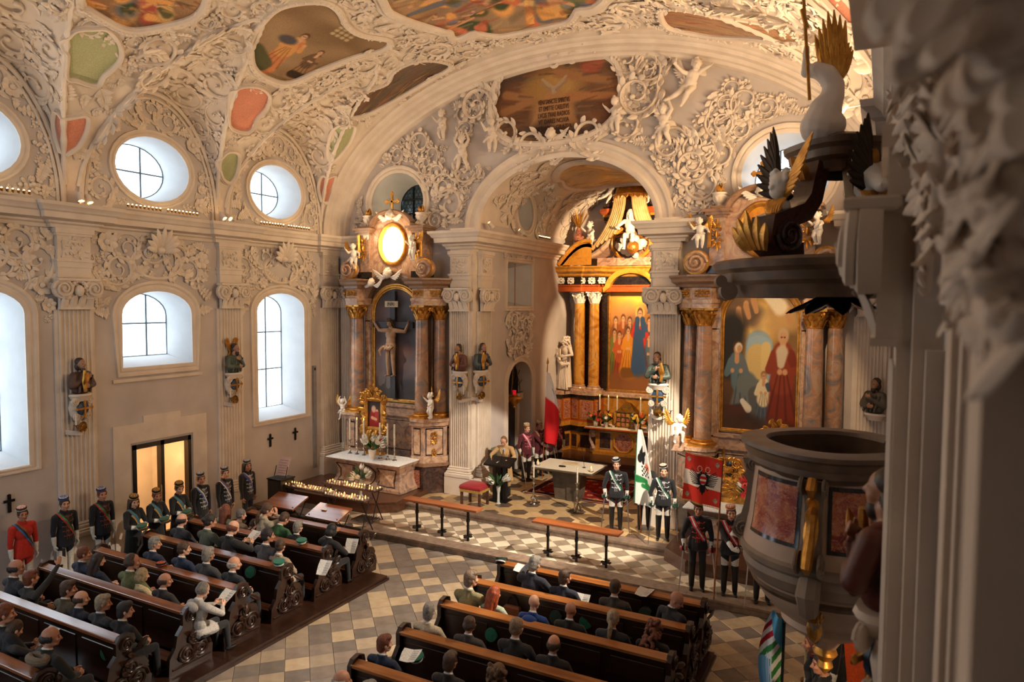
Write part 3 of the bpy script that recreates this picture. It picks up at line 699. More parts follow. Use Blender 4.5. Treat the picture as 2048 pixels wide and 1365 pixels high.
def ik(a, w, l1, l2, pole):
    a, w = V(a), V(w); d = w-a; L = min(d.length, (l1+l2)*.995); d = d.normalized(); w = a+d*L
    x = (l1*l1-l2*l2+L*L)/(2*L); h = math.sqrt(max(0, l1*l1-x*x)); p = V(pole); p = (p-d*p.dot(d)).normalized()
    return a+d*x+p*h, w
def hand(P, w, d, n, m, curl=.5, s=1., side=1, r=1.):
    """palm + four unequal fingers + thumb from wrist w; d finger direction, n out of the palm's back"""
    d, n = V(d).normalized(), V(n); n = (n-d*n.dot(d)).normalized(); t = d.cross(n)*side
    k = P.cap; c = w+d*.055*s
    k(w, .027*s*r, c, .034*s*r, m, 1.15, .55, side=t)
    for i, (o, ln) in enumerate(((-.028, .062), (-.0095, .078), (.0095, .073), (.028, .058))):
        b = w+d*.085*s+t*o*s; dd = d*math.cos(curl*.6)-n*math.sin(curl*.6)+t*o*3.2; dd.normalize(); e = b+dd*ln*.5*s
        d2 = (d*math.cos(curl*1.6)-n*math.sin(curl*1.6)+t*o*2.5).normalized(); k(b, .0115*s*r, e, .010*s*r, m); k(e, .010*s*r, e+d2*ln*.5*s, .0085*s*r, m)
    b = w+d*.03*s-t*.028*s; e = b+(d*.6-t*.75-n*.25*curl).normalized()*.045*s; k(b, .0135*s*r, e, .0115*s*r, m); k(e, .0115*s*r, e+(d-t*.15-n*.5*curl).normalized()*.03*s, .0095*s*r, m)
SK, TOP, TRO, SHO, SHI, GLO, DRK, LIP = range(8)
PLACE = [mat('fig_%d' % k, (120, 100, 90)) for k in range(8)]
def human(name, sit=False, lean=0., head=(0, 0, 0), wl=None, wr=None, pl=(-1, -.4, -.3), pr=(1, -.4, -.3), cl=.5, cr=.5, hl=None, hr=None, nl=None, nr=None,
          coat=None, female=False, gloves=False, boots=0., belly=0., collar=SHI, step=.0, bare=False, vox=.0105, cuff=None, twist=0., hood=False):
    P = Prims(); k = P.cap
    hz = .52 if sit else .95
    Rt = rotm(twist, -lean, 0); pel = V((0, 0, hz)); T = lambda x, y, z: pel+Rt @ V((x, y, z))
    sw = .17 if female else .2
    top = SK if bare else TOP
    k(T(-.055, 0, .0), .115, T(.055, 0, .0), .115, TRO if not coat else top, 1.0, 1.0, tag='torso')
    P.ell(T(0, .0, .14), (.155+belly*.4, .115+belly, .17), top, Rt, tag='torso'); P.ell(T(0, .005, .33), (.18 if not female else .16, .122, .18), top, Rt, tag='torso')
    P.ell(T(0, .03, .36), (.135, .105, .10), top, Rt, tag='torso')
    k(T(-sw+.045, -.005, .455), .068, T(sw-.045, -.005, .455), .068, top, tag='torso')
    k(T(-.09, -.01, .47), .055, T(0, -.005, .535), .05, top, tag='torso'); k(T(.09, -.01, .47), .055, T(0, -.005, .535), .05, top, tag='torso'); k(T(0, -.03, .42), .07, T(0, -.03, .5), .055, top, tag='torso')
    neck = T(0, -.005, .52); Rh = Rt @ rotm(*head); hc = T(0, .012, .595)+Rh @ V((0, .02, .105))
    k(neck, .055, hc+Rh @ V((0, -.02, -.06)), .05, SK)
    if not bare:
        for j in range(10):
            a, c = 2*PI*j/10, 2*PI*(j+1)/10; f = lambda q, z, r: T(r*math.cos(q), -.006+r*1.0*math.sin(q), z)
            k(f(a, .565-.012*math.sin(a), .05), .014, f(c, .565-.012*math.sin(c), .05), .014, collar)
            k(f(a, .537-.02*math.sin(a), .063), .019, f(c, .537-.02*math.sin(c), .063), .019, top, tag='torso')
        if collar == SHI: P.dot(T(0, .13, .47), (.045, .06, .10), SHI); P.dot(T(0, .15, .45), (.016, .06, .12), DRK)
    H = lambda x, y, z: hc+Rh @ V((x, y, z))
    P.ell(H(0, -.012, .028), (.077, .097, .092), SK, Rh); P.ell(H(0, .02, -.035), (.06, .072, .08), SK, Rh); k(H(-.03, .045, -.075), .026, H(.03, .045, -.075), .026, SK); P.ell(H(0, .07, -.093), (.022, .02, .018), SK, Rh)
    k(H(0, .083, .015), .010, H(0, .108, -.028), .0145, SK); k(H(-.035, .07, .028), .014, H(.035, .07, .028), .014, SK); k(H(-.018, .08, -.062), .011, H(.018, .08, -.062), .011, SK)
    for sd in (-1, 1):
        P.ell(H(sd*.078, -.005, -.012), (.011, .02, .032), SK, Rh @ rotm(-sd*.3)); P.ell(H(sd*.04, .062, -.02), (.026, .028, .022), SK, Rh)
        P.dot(H(sd*.031, .085, .004), (.017, .02, .0085), DRK); P.dot(H(sd*.032, .085, .03), (.024, .025, .006), DRK)
    P.dot(H(0, .095, -.062), (.024, .03, .007), LIP)
    # legs
    for sd in (-1, 1):
        hip = T(sd*.088, .01, -.02)
        if sit: kn = V((sd*.12, .46, .5)); an = V((sd*.13, .47+sd*.03, .09))
        else: kn = V((sd*.1, .02+step*sd, .5)); an = V((sd*.105, -.02+step*1.6*sd, .085))
        k(hip, .092, kn, .062, TRO); k(kn, .062, kn.lerp(an, .35), .06, TRO); k(kn.lerp(an, .35), .06, an, .045, TRO)
        if boots:
            q = kn.lerp(hip, (boots-.5)/.45) if boots > .5 else kn.lerp(an, .3); k(q, .078 if boots > .5 else .066, kn, .069, SHO); k(kn, .069, kn.lerp(an, .35), .066, SHO); k(kn.lerp(an, .35), .066, an, .052, SHO)
        k(an+V((0, -.03, -.045)), .042, an+V((sd*.015, .13, -.055)), .033, SHO, 1.05, .75, side=(1, 0, 0))
    if coat:                                        # skirts of a jacket or coat
        if sit: k(T(0, .02, .0), .155, V((0, .22, .5)), .165, top, 1.2, .7, side=(1, 0, 0))
        else: k(T(0, 0, .1), .15, V((0, 0, coat+.13)), .175 if coat > .6 else .205, top, 1.12, .82, side=(1, 0, 0), tag='torso'); k(V((0, 0, coat+.13)), .175 if coat > .6 else .2, V((0, 0, coat+.05)), .18 if coat > .6 else .215, top, 1.12, .82, side=(1, 0, 0), tag='hem')
    # arms
    res = {}
    for sd, w, pole, curl, hd, hn in ((-1, wl, pl, cl, hl, nl), (1, wr, pr, cr, hr, nr)):
        sh = T(sd*sw, 0, .445)
        if w is None: w = (sd*.25, .05, hz-.13)
        e, w = ik(sh, w, .29, .255, pole); g = GLO if gloves else SK
        k(sh, .069, sh.lerp(e, .5), .06, top); k(sh.lerp(e, .5), .06, e, .05, top); k(e, .047, e.lerp(w, .6), .042, top); k(e.lerp(w, .6), .042, w, .034, top)
        if cuff or gloves: q = e.lerp(w, .45 if gloves else .8); k(q, .05, w, .038, g if gloves else SHI)
        d = V(hd) if hd is not None else (w-e); n = V(hn) if hn is not None else V((sd, 0, .1))
        hand(P, w+(w-e).normalized()*.005, d, n, g, curl, 1.0, sd, 1.12); res[sd] = (w, d.normalized(), n)
    if hood: P.ell(T(0, -.1, .47), (.12, .06, .09), top, Rt)
    me, bvh = P.build(name, vox, PLACE, 3, 'torso')
    n = len(me.vertices); co = np.empty(n*3); me.vertices.foreach_get('co', co); co = co.reshape(-1, 3); d = co-np.array(hc); HS = .1
    w = np.clip((d @ np.array(Rh.col[2])+.13)/.06, 0, 1)*(np.linalg.norm(d, axis=1) < .2); me.vertices.foreach_set('co', (co+d*(HS*w)[:, None]).reshape(-1)); me.update()
    M = MX.Translation(hc) @ Rh.to_4x4() @ MX.Scale(1+HS, 4)
    return dict(me=me, head=M, bvh=bvh, hands=res, T=T)
# head-local hair meshes
HAIRC = {}
def hairmat(name, c): 
    if name not in HAIRC: HAIRC[name] = mat('hair_'+name, c, tuple(int(x*.6) for x in c), 30, .5, bump=.5, bsc=90)
    return HAIRC[name]
def hair_mesh(kind, seed=0):
    P = Prims(); r = random.Random(seed); q = 0
    if kind in ('short', 'long', 'ponytail', 'bun', 'curly', 'braids', 'full'):
        P.ell((0, -.02, .042), (.083, .1, .094), 0); P.ell((0, -.045, -.01), (.08, .07, .075), 0)
        if kind == 'full': P.ell((0, .03, .09), (.075, .06, .045), 0); P.ell((0, -.05, -.05), (.075, .06, .06), 0)
        for s in (-1, 1): P.ell((s*.072, .012, .02), (.014, .03, .04), 0)
    if kind in ('balding', 'thin'):
        for j in range(13):
            a = PI*(-.05+1.1*j/12)+PI; x, y = .08*math.cos(a), -.012+.1*math.sin(a); P.ell((x*.97, y*.97, -.005), (.018, .02, .042), 0, rotm(a))
        P.ell((0, -.075, -.045), (.055, .03, .03), 0)
        if kind == 'thin': P.ell((0, -.03, .045), (.081, .086, .086), 0)
    if kind == 'long':
        P.chain([(0, -.07, .02), (0, -.1, -.12), (0, -.105, -.26), (.02, -.1, -.36)], [.085, .075, .07, .04], 0, sx=1.25, sy=.65, side=(1, 0, 0))
        for s in (-1, 1): P.chain([(s*.07, -.01, .0), (s*.085, -.03, -.12), (s*.09, -.05, -.25)], [.035, .035, .02], 0)
    if kind == 'ponytail': P.ell((0, -.115, -.03), (.03, .025, .03), 0); P.chain([(0, -.12, -.03), (.01, -.14, -.1), (.0, -.13, -.2), (.0, -.12, -.27)], [.025, .036, .032, .012], 0)
    if kind == 'bun': P.ell((0, -.115, .03), (.05, .04, .045), 0)
    if kind == 'braids':
        for s in (-1, 1):
            for j in range(7): P.ell((s*.075, -.03-.004*j, -.02-.032*j), (.022, .022, .022), 0)
    if kind == 'curly':
        for j in range(90):
            a, z = r.uniform(0, 2*PI), r.uniform(-.3, .1); w = .1+.06*max(0, -z); y = -.05+w*math.sin(a)
            if y < .05-.3*max(0, .0-z): P.ell((w*math.cos(a), min(y, .04), z), (.03,)*3, 0)
    if kind == 'bob': 
        P.ell((0, -.022, .04), (.088, .102, .097), 0); P.ell((0, -.05, -.04), (.092, .08, .085), 0)
        for s in (-1, 1): P.ell((s*.075, .01, -.03), (.02, .045, .07), 0)
    if kind == 'beard': P.ell((0, .055, -.085), (.055, .05, .045), 0); P.ell((0, .05, -.14), (.04, .04, .05), 0)
    return P.build('hair', .0105, [PLACE[0]], 2)
HAIR = {}
def hair(kind):
    if kind not in HAIR: HAIR[kind] = hair_mesh(kind, 3)
    return HAIR[kind]
CM = {}
def cloth(c, rough=.85, sc=40):
    k = (c, rough)
    if k not in CM: CM[k] = mat('cloth_%d_%d_%d' % c, c, tuple(int(x*.82) for x in c), sc, rough, bump=.25, bsc=120, sheen=.15)
    return CM[k]
SKINS = [mat('skin_%d' % i, c, tuple(int(x*.93) for x in c), 30, .5) for i, c in enumerate(((214, 160, 130), (202, 144, 114), (224, 172, 142), (188, 132, 104)))]
EYED = mat('eye_dark', (58, 40, 34)); LIPM = mat('lips', (168, 96, 84)); SHOE = mat('black_leather', (24, 22, 22), rough=.3); SHIRT = cloth((232, 230, 226)); GLOVE = cloth((236, 232, 222))
npers = [0]
def slot(o, mats):
    for i, m in enumerate(mats):
        if i < len(o.material_slots) and m: o.material_slots[i].link = 'OBJECT'; o.material_slots[i].material = m
def person(pose, label, loc, rz=0, top=(40, 42, 50), tro=(34, 34, 38), skin=None, hair_=('short', (70, 50, 36)), shirt=None, shoe=None, sc=1., group=None, drk=None):
    o = link('person', pose['me'], None, loc, rz); o.scale = (sc,)*3; npers[0] += 1
    tag(o, label, 'person', group)
    slot(o, [skin or SKINS[npers[0] % 4], cloth(top) if isinstance(top, tuple) else top, cloth(tro), shoe or SHOE, cloth(shirt) if shirt else SHIRT, GLOVE, drk or EYED, LIPM])
    if hair_:
        h = place('hair', hair(hair_[0]), MX.Identity(4)); h.parent = o; h.matrix_local = pose['head']; slot(h, [hairmat('%d_%d_%d' % hair_[1], hair_[1])])
    return o
def wear(o, name, me, M=None, mats=None):
    h = link(name, me, o, (0, 0, 0))
    if M is not None: h.matrix_local = M
    if mats: slot(h, mats)
    return h
def sash_mesh(pose, w=.085, lift=.012):
    """three-striped ribbon from the wearer's right shoulder to the left hip"""
    T = pose['T']; A, D = T(.115, 0, .49), T(-.19, 0, -.02); c = (A+D)/2; e = (A-D).normalized(); Y = (T(0, 1, 0)-T(0, 0, 0)).normalized(); nrm = e.cross(Y)
    bvh = pose['bvh']; rows = []
    for k in range(44):
        a = 2*PI*k/44; row = []
        for j in range(4):
            off = nrm*w*(j/3-.5); d = e*math.cos(a)*1.1+Y*math.sin(a)*.8; src = c+off+d*.8
            h = bvh.ray_cast(src, (c+off-src).normalized())
            row.append(h[0]+h[1]*lift*(1 if h[1].dot(d) > 0 else -1) if h[0] else None)
        rows.append(row)
    rows = [r for r in rows if all(q is not None for q in r)]
    b = B(); K = len(rows)
    for j in range(3):
        for k in range(K):
            p, q = rows[k], rows[(k+1) % K]
            if (p[j]-q[j]).length < .2: b.add([p[j], p[j+1], q[j+1], q[j]], [(0, 1, 2, 3)], j)
    bm = b.mesh('sash', [PLACE[0]]*3, 60); return bm
def frog_mesh(pose, rows=5):
    T = pose['T']; bvh = pose['bvh']; b = B(); Y = (T(0, 1, 0)-T(0, 0, 0)).normalized()
    def hit(x, z): h = bvh.ray_cast(T(x, .7, z), -Y); return h[0]+Y*.006 if h[0] else None
    for i in range(rows):
        z = .44-.4*i/(rows-1); w = .12-.045*i/rows; pts = [hit(-w+2*w*k/10, z+.012*math.cos(k*2)) for k in range(11)]; pts = [p for p in pts if p]
        if len(pts) > 3:
            b.tube(pts, .0065, 5)
            for q in (pts[0], pts[-1], pts[len(pts)//2-1], pts[len(pts)//2+1]): b.ball(q, (.017, .008, .015), 6, 4)
            m_ = pts[len(pts)//2]; b.ball(m_, .011, 6, 4)
    pts = [p for p in (hit(0, .47-.5*k/12) for k in range(13)) if p]; b.tube(pts, .005, 4)
    for s in (-1, 1):
        pts = [p for p in (hit(s*(.02+.02*k/12), .47-.5*k/12) for k in range(13)) if p]
        if len(pts) > 2: b.tube(pts, .004, 4)
    return b.mesh('frogging', [PLACE[0]], 60)
def cap_mesh(kind='cerevis'):
    b = B()
    if kind == 'cerevis':
        b.lathe([(.0, -.012), (.082, -.012), (.084, .0), (.086, .03), (.083, .042), (.074, .046)], n=20, mi=0, cap=False); b.lathe([(.075, .046), (.04, .05), (.001, .051)], n=20, mi=1, cap=False)
        for k in range(8):
            a = 2*PI*k/8; b.tube([(.012*math.cos(a), .012*math.sin(a), .053), (.07*math.cos(a), .07*math.sin(a), .049)], .005, 4, 2)
        b.tube([(.05*math.cos(2*PI*k/16), .05*math.sin(2*PI*k/16), .051) for k in range(16)], .004, 4, 2, loop=True); b.tube([(.087*math.cos(2*PI*k/20), .087*math.sin(2*PI*k/20), .006) for k in range(20)], .005, 4, 2, loop=True)
    elif kind == 'beret':
        b.lathe([(.0, 0), (.085, 0), (.09, .02), (.125, .05), (.12, .065), (.06, .08), (.001, .082)], n=20, cap=False); b.lathe([(.086, -.004), (.092, .005), (.092, .022), (.088, .024)], n=20, mi=1, cap=False)
    else:                                          # peaked student cap with a soft crown
        b.lathe([(.088, -.01), (.09, .012), (.108, .045), (.104, .058), (.001, .064)], n=24, cap=False); b.lathe([(.0885, -.012), (.0915, -.004), (.0915, .012), (.089, .014)], n=24, mi=1, cap=False)
        rs = []
        for r, z in ((.086, -.008), (.115, -.022), (.118, -.03)): rs.append([(r*math.cos(a)*.95, r*math.sin(a)*1.12, z) for a in (PI*.15+PI*.7*k/10 for k in range(11))])
        b.rings(rs, 2, False, False)
    return b.mesh('cap', [PLACE[0], PLACE[1], PLACE[2]], 50)
CAPM = {k: cap_mesh(k) for k in ('cerevis', 'beret', 'peaked')}
def sabre_thing(label, loc, to, group, blade=.85):
    """basket-hilt sabre: hilt at loc, point at to"""
    t = thing('sabre', label, 'sabre', loc, 0, group); z = (V(to)-V(loc)).normalized(); x = z.orthogonal().normalized(); M = frame((0, 0, 0), x, z); L = (V(to)-V(loc)).length
    b = B(); b.M = M; b.rings([[(w*.0155, .003*h, s_) for w, h in ((-1, 0), (0, 1), (1, 0), (0, -1))] for s_ in (.03, L*.6)]+[[(w*.002, .001*h, L) for w, h in ((-1, 0), (0, 1), (1, 0), (0, -1))]]); b.obj('blade', STEEL, t, (0, 0, 0))
    b = B(); b.M = M; b.lathe([(.012, -.12), (.015, -.08), (.013, -.03), (.012, .02)], n=8); b.obj('grip', BLACKM, t, (0, 0, 0))
    b = B(); b.M = M; b.lathe([(.07, -.07), (.078, -.03), (.06, .01), (.02, .03)], n=14, cap=False, a0=-.6, a1=PI+1.2); b.obj('guard', GUARDM[0], t, (0, 0, 0))
    return t
GUARDM = [GOLD]
# ------------------------------------------------------------ painted pictures as vertex colours
class Paint:
    def __init__(s, w, h, base=(120, 90, 60), seed=1):
        s.w, s.h = w, h; s.a = np.ones((h, w, 3))*np.array(base)/255.; s.rg = np.random.default_rng(seed)
        s.X, s.Y = np.meshgrid((np.arange(w)+.5)/w, (np.arange(h)+.5)/h); s.asp = w/h
    def mix(s, m, c, al=1): m = np.clip(m*al, 0, 1)[..., None]; s.a = s.a*(1-m)+np.array(c)/255.*m
    def grad(s, bot, top): t = s.Y[..., None]; s.a = (np.array(bot)*(1-t)+np.array(top)*t)/255.
    def blob(s, x, y, rx, ry, c, soft=.15, rot=0, al=1):
        dx, dy = (s.X-x)*s.asp, s.Y-y; cr, sr = math.cos(rot), math.sin(rot)
        d = np.sqrt(((dx*cr+dy*sr)/(rx*s.asp))**2+((-dx*sr+dy*cr)/ry)**2); s.mix(np.clip((1-d)/soft+.5, 0, 1), c, al)
    def line(s, p, q, r0, r1, c, soft=.25, al=1):
        ax, ay, bx, by = p[0]*s.asp, p[1], q[0]*s.asp, q[1]; px, py = s.X*s.asp-ax, s.Y-ay; dx, dy = bx-ax, by-ay
        t = np.clip((px*dx+py*dy)/(dx*dx+dy*dy+1e-9), 0, 1); d = np.hypot(px-t*dx, py-t*dy); r = r0+(r1-r0)*t
        s.mix(np.clip((r-d)/(soft*r)+.5, 0, 1), c, al)
    def clouds(s, cols, n=30, r=(.06, .2), al=.6, box=(0, 1, 0, 1)):
        for k in range(n):
            x, y = s.rg.uniform(*box[:2]), s.rg.uniform(*box[2:]); q = s.rg.uniform(*r)
            s.blob(x, y, q/s.asp*1.3, q*.7, cols[s.rg.integers(len(cols))], .9, s.rg.uniform(-.6, .6), al)
    def figure(s, x, y, h, robe, robe2=None, skin=(206, 156, 112), hair=(86, 56, 36), lean=0., arm=0., sit=False, halo=None):
        """robed person, feet at (x, y), height h"""
        a = s.asp; rb2 = robe2 or tuple(int(c*.7) for c in robe); w = h*.16
        dk = tuple(int(c*.55) for c in robe)
        hx, hy = x+lean*h/a, y+h*.9
        if halo: s.blob(hx, hy, h*.1/a, h*.1, halo, .6, 0, .8)
        if sit:
            s.line((x, y+h*.08), (x+.02/a, y+h*.42), w*1.5, w*1.1, robe2 or robe); s.line((x-w*.6/a, y+.04*h), (x+w*1.2/a, y+.05*h), w*.7, w*.6, dk)
        else: s.line((x, y+h*.03), (x+lean*h*.5/a, y+h*.5), w*1.15, w*.85, robe2 or robe)
        s.line((x+lean*h*.5/a, y+h*.45), (hx, hy-h*.16), w*.95, w*.75, robe)
        for k in range(4):
            o = (k-1.5)*w*.5/a; s.line((x+o*1.5, y+h*.05), (x+lean*h*.4/a+o*.4, y+h*.55), w*.1, w*.05, dk, .9, .6)
        for sd in (-1, 1):
            e = (hx+sd*w*1.05/a, hy-h*.34); g = (hx+sd*w*(.2+arm*1.2)/a, hy-h*(.36-.3*max(arm, 0)))
            s.line((hx+sd*w*.6/a, hy-h*.18), e, w*.36, w*.3, rb2 if sd > 0 else robe); s.line(e, g, w*.28, w*.16, robe); s.blob(g[0], g[1], w*.2/a, w*.2, skin, .5)
        s.line((hx, hy-h*.17), (hx, hy-h*.06), w*.24, w*.22, skin)
        s.blob(hx, hy+h*.015, h*.068/a, h*.082, hair, .4); s.blob(hx, hy-h*.012, h*.052/a, h*.066, skin, .4)
        s.blob(hx-h*.018/a, hy, h*.012/a, h*.008, (70, 44, 30), .8); s.blob(hx+h*.018/a, hy, h*.012/a, h*.008, (70, 44, 30), .8)
    def sheet(s, name, fn, inside, mt, parent=None, loc=None):
        """grid of the painting mapped by fn(u, v); cells outside the outline are dropped"""
        vs = [fn((i+.5)/s.w, (j+.5)/s.h) for j in range(s.h) for i in range(s.w)]; ins = inside(s.X, s.Y).reshape(-1)
        fs = [(j*s.w+i, j*s.w+i+1, (j+1)*s.w+i+1, (j+1)*s.w+i) for j in range(s.h-1) for i in range(s.w-1) if ins[j*s.w+i] or ins[j*s.w+i+1] or ins[(j+1)*s.w+i] or ins[(j+1)*s.w+i+1]]
        b = B(); b.v = [tuple(p) for p in vs]; b.f = fs; b.m = [0]*len(fs)
        me = b.mesh(name, mt, 180); a = me.color_attributes.new('Col', 'FLOAT_COLOR', 'POINT')
        c = np.clip(s.a.reshape(-1, 3), 0, 1); c = np.where(c > .04, ((c+.055)/1.055)**2.4, c/12.92)
        a.data.foreach_set('color', np.concatenate([c, np.ones((len(c), 1))], 1).astype(np.float32).reshape(-1))
        return link(name, me, parent, loc)
FRES = vcol('fresco_paint', .9, .14, .1, 40, .85); OILP = vcol('oil_paint', .45, .08, .3, 70)
def fresco(seed, w, h, sky, figs, n=8, fs=1.):
    p = Paint(w, h, sky[0], seed); p.clouds(sky, 40, (.08, .3), .7)
    for k in range(n):
        x, y = p.rg.uniform(.12, .88), p.rg.uniform(.05, .6); c = figs[p.rg.integers(len(figs))]; hh = p.rg.uniform(.25, .45)*fs
        if fs < 1: y = p.rg.uniform(.05, .9)
        p.line((x, y), (x+p.rg.uniform(-.12, .12), y+hh*.5), hh*.22, hh*.13, c, .5); p.line((x, y+.02), (x+p.rg.uniform(-.2, .2), y+hh*.15), hh*.15, hh*.07, figs[p.rg.integers(len(figs))], .5)
        p.blob(x+p.rg.uniform(-.05, .05), y+hh*.68, hh*.06/p.asp, hh*.07, (206, 150, 104), .4)
        p.line((x, y+hh*.5), (x+p.rg.uniform(-.18, .18), y+hh*.6), hh*.06, hh*.04, (206, 150, 104), .4)
    p.clouds(sky, 6, (.05, .12), .4)
    for k in range(160): x, y = p.rg.uniform(0, 1, 2); a = p.rg.uniform(-.6, .6); q = p.rg.uniform(.03, .09); c = np.array((figs if k % 3 else sky)[p.rg.integers(4)])*p.rg.uniform(.6, 1.15); p.line((x-q*math.cos(a), y-q*math.sin(a)), (x+q*math.cos(a), y+q*math.sin(a)), q*.2, q*.08, c, .9, .45)
    return p
# ------------------------------------------------------------ stucco pieces (local x, y on the wall, z out of it)
def scroll(seed, turns=1.35, tail=.9, nl=13):
    r = random.Random(seed); b = B(); pts = []; K = 30
    for k in range(8): t = k/8; pts.append((-.5*tail*(1-t)+.0, -.5-.12*math.sin(PI*t)*tail, .035))
    pts = [(x, y, .03) for x, y, _ in pts]
    for k in range(K+1):
        t = k/K; a = -PI/2+turns*2*PI*t; q = .5*(1-.8*t); pts.append((q*math.cos(a), q*math.sin(a), .035+.05*t))
    b.tube(pts, [.02+.034*math.sin(PI*min(1, .12+k/len(pts)))*(1-.3*k/len(pts)) for k in range(len(pts))], 6, flat=1.2)
    for k in range(nl):
        i = 2+int((len(pts)-12)*k/(nl-1)); p = V(pts[i]); t = (V(pts[i+1])-V(pts[i-1])).normalized(); o = t.cross(V((0, 0, 1)))
        for sd in ((1,) if k % 3 else (1, -1)):
            d = (o*sd*.9+t*.75); l = (.3-.12*k/nl)*(1 if sd > 0 else .6)*r.uniform(.85, 1.25)
            leaf(b, p+V((0, 0, -.01)), d, (0, 0, 1), l, l*.62, .75, .5, bend=-.8*sd, n=5)
    b.ball((pts[-1][0], pts[-1][1], .07), (.07, .07, .05), 8, 5); return b.mesh('stucco_scroll', STUC2, 60)
def spray(seed, n=5):
    r = random.Random(seed); b = B()
    b.tube([(0, -.5, .02), (.03, 0, .05), (0, .4, .03)], [.04, .035, .015], 6)
    for k in range(n):
        y = -.42+.75*k/n
        for sd in (-1, 1): leaf(b, (0, y, .01), (sd, .75, 0), (0, 0, 1), .42*(1-.45*k/n)*r.uniform(.85, 1.15), .2, .8, .45, bend=sd*.5, n=5)
    leaf(b, (0, .25, .02), (0, 1, 0), (0, 0, 1), .32, .18, .9, .4); return b.mesh('stucco_acanthus', STUC2, 60)
def rosette():
    b = B()
    for k in range(7):
        a = 2*PI*k/7; leaf(b, (.08*math.cos(a), .08*math.sin(a), .01), (math.cos(a), math.sin(a), 0), (0, 0, 1), .42, .34, .8, .55, n=5)
    b.ball((0, 0, .1), (.13, .13, .1), 9, 6); return b.mesh('stucco_rosette', STUC2, 60)
def shell():
    b = B()
    for k in range(9):
        a = PI*(.02+.96*k/8); leaf(b, (0, -.25, .05), (math.cos(a), math.sin(a), 0), (0, 0, 1), .75-.16*abs(k-4)/4, .2, .5, .6, n=6)
    b.ball((0, -.25, .1), (.16, .12, .12), 9, 6)
    for s in (-1, 1): volute(b, MX.Translation((s*.3, -.34, 0)) @ MX.Scale(-s, 4, (1, 0, 0)), .16, .1)
    return b.mesh('stucco_shell', STUC2, 60)
def fruit(seed, long=False):
    r = random.Random(seed); b = B(); n = 16
    for k in range(n):
        x, y = (r.uniform(-.12, .12), -.5+k/n) if long else (r.gauss(0, .2), r.gauss(0, .2)); q = r.uniform(.07, .12); b.ball((x, y, q*.7), q, 7, 5)
    for k in range(10):
        a = r.uniform(0, 2*PI); y = r.uniform(-.45, .45) if long else .2*math.sin(a); leaf(b, (.08*math.cos(a) if long else .2*math.cos(a), y, .02), (math.cos(a), math.sin(a), 0), (0, 0, 1), .26, .16, .7, .5, n=4)
    return b.mesh('stucco_fruit', STUC2, 70)
SCR = [scroll(1), scroll(2, 1.6, 1.2, 15), scroll(3, 1.1, .7, 11), scroll(4, 1.45, 1.4, 16)]
SPR_ = [spray(1), spray(2, 6), spray(3, 4)]; ROS = rosette(); SHL = shell(); FRU = [fruit(1), fruit(2), fruit(3, True)]
def put(me, parent, o, nrm, xd, s, rot=0, flip=False, thick=1.0):
    M = frame(o, xd, nrm) @ MX.Rotation(rot, 4, 'Z') @ MX.Diagonal((s*(-1 if flip else 1), s, s*thick, 1)); return place(me.name.split('.')[0], me, M, parent)
def fill(parent, box, clear, mp, radii, tries, seed, dens=.72, thick=1.0):
    r = random.Random(seed); done = []; DA = np.full((4000, 3), 1e3)
    for R, nt_ in zip(radii, tries):
        for _ in range(nt_):
            u, v = r.uniform(*box[:2]), r.uniform(*box[2:])
            if clear(u, v) < R*.8: continue
            n_ = len(done)
            if n_ and ((DA[:n_, 0]-u)**2+(DA[:n_, 1]-v)**2 < (dens*(R+DA[:n_, 2]))**2).any(): continue
            DA[n_] = (u, v, R); done.append((u, v, R)); o, n, x = mp(u, v)
            if R > .26: me = r.choice(SCR)
            else: me = r.choice(SPR_+[r.choice(FRU[:2]), ROS])
            put(me, parent, o, n, x, R*2*r.uniform(.92, 1.1), r.uniform(0, 2*PI), r.random() < .5, thick*(1.0 if R > .3 else 1.2))
    return done
def ed(u, v, cx, cy, rx, ry): d = math.hypot((u-cx)/rx, (v-cy)/ry); return (d-1)*min(rx, ry)
# lunette wall over the altars
def clr_altar(x, z):
    c = -ed(x, z, CXN, 7.9, 7.45, 4.3)
    c = min(c, z-8.0, ed(x, z, CC, SPR, 3.1, 2.35) if z > 7.9 else 9, ed(x, z, -13.2, 8.9, 1.28, 1.2), ed(x, z, -2.1, 8.9, 1.28, 1.24), ed(x, z, -7.97, 11.35, 2.15, 1.3))
    for px, pz, q in PUT_CLEAR: c = min(c, math.hypot(x-px, pz-z)-q)
    return c
PUT_CLEAR = [tuple(at(a, b_, 'y', YA).xz)+(q,) for a, b_, q in ((885, 250, .55), (925, 310, .5), (985, 285, .6), (1330, 240, .55), (1375, 165, .75), (1230, 240, .5), (840, 240, .35), (1420, 110, .5), (1480, 115, .5), (1540, 150, .4))]
mpw = lambda u, v: (V((u, YA, v)), V((0, -1, 0)), V((1, 0, 0)))
fill(wa, (XL, XR, 8, 12.6), clr_altar, mpw, (.5, .38, .28, .2, .14, .1), (150, 700, 2600, 6000, 9000, 9000), 5, .64, 1.0)
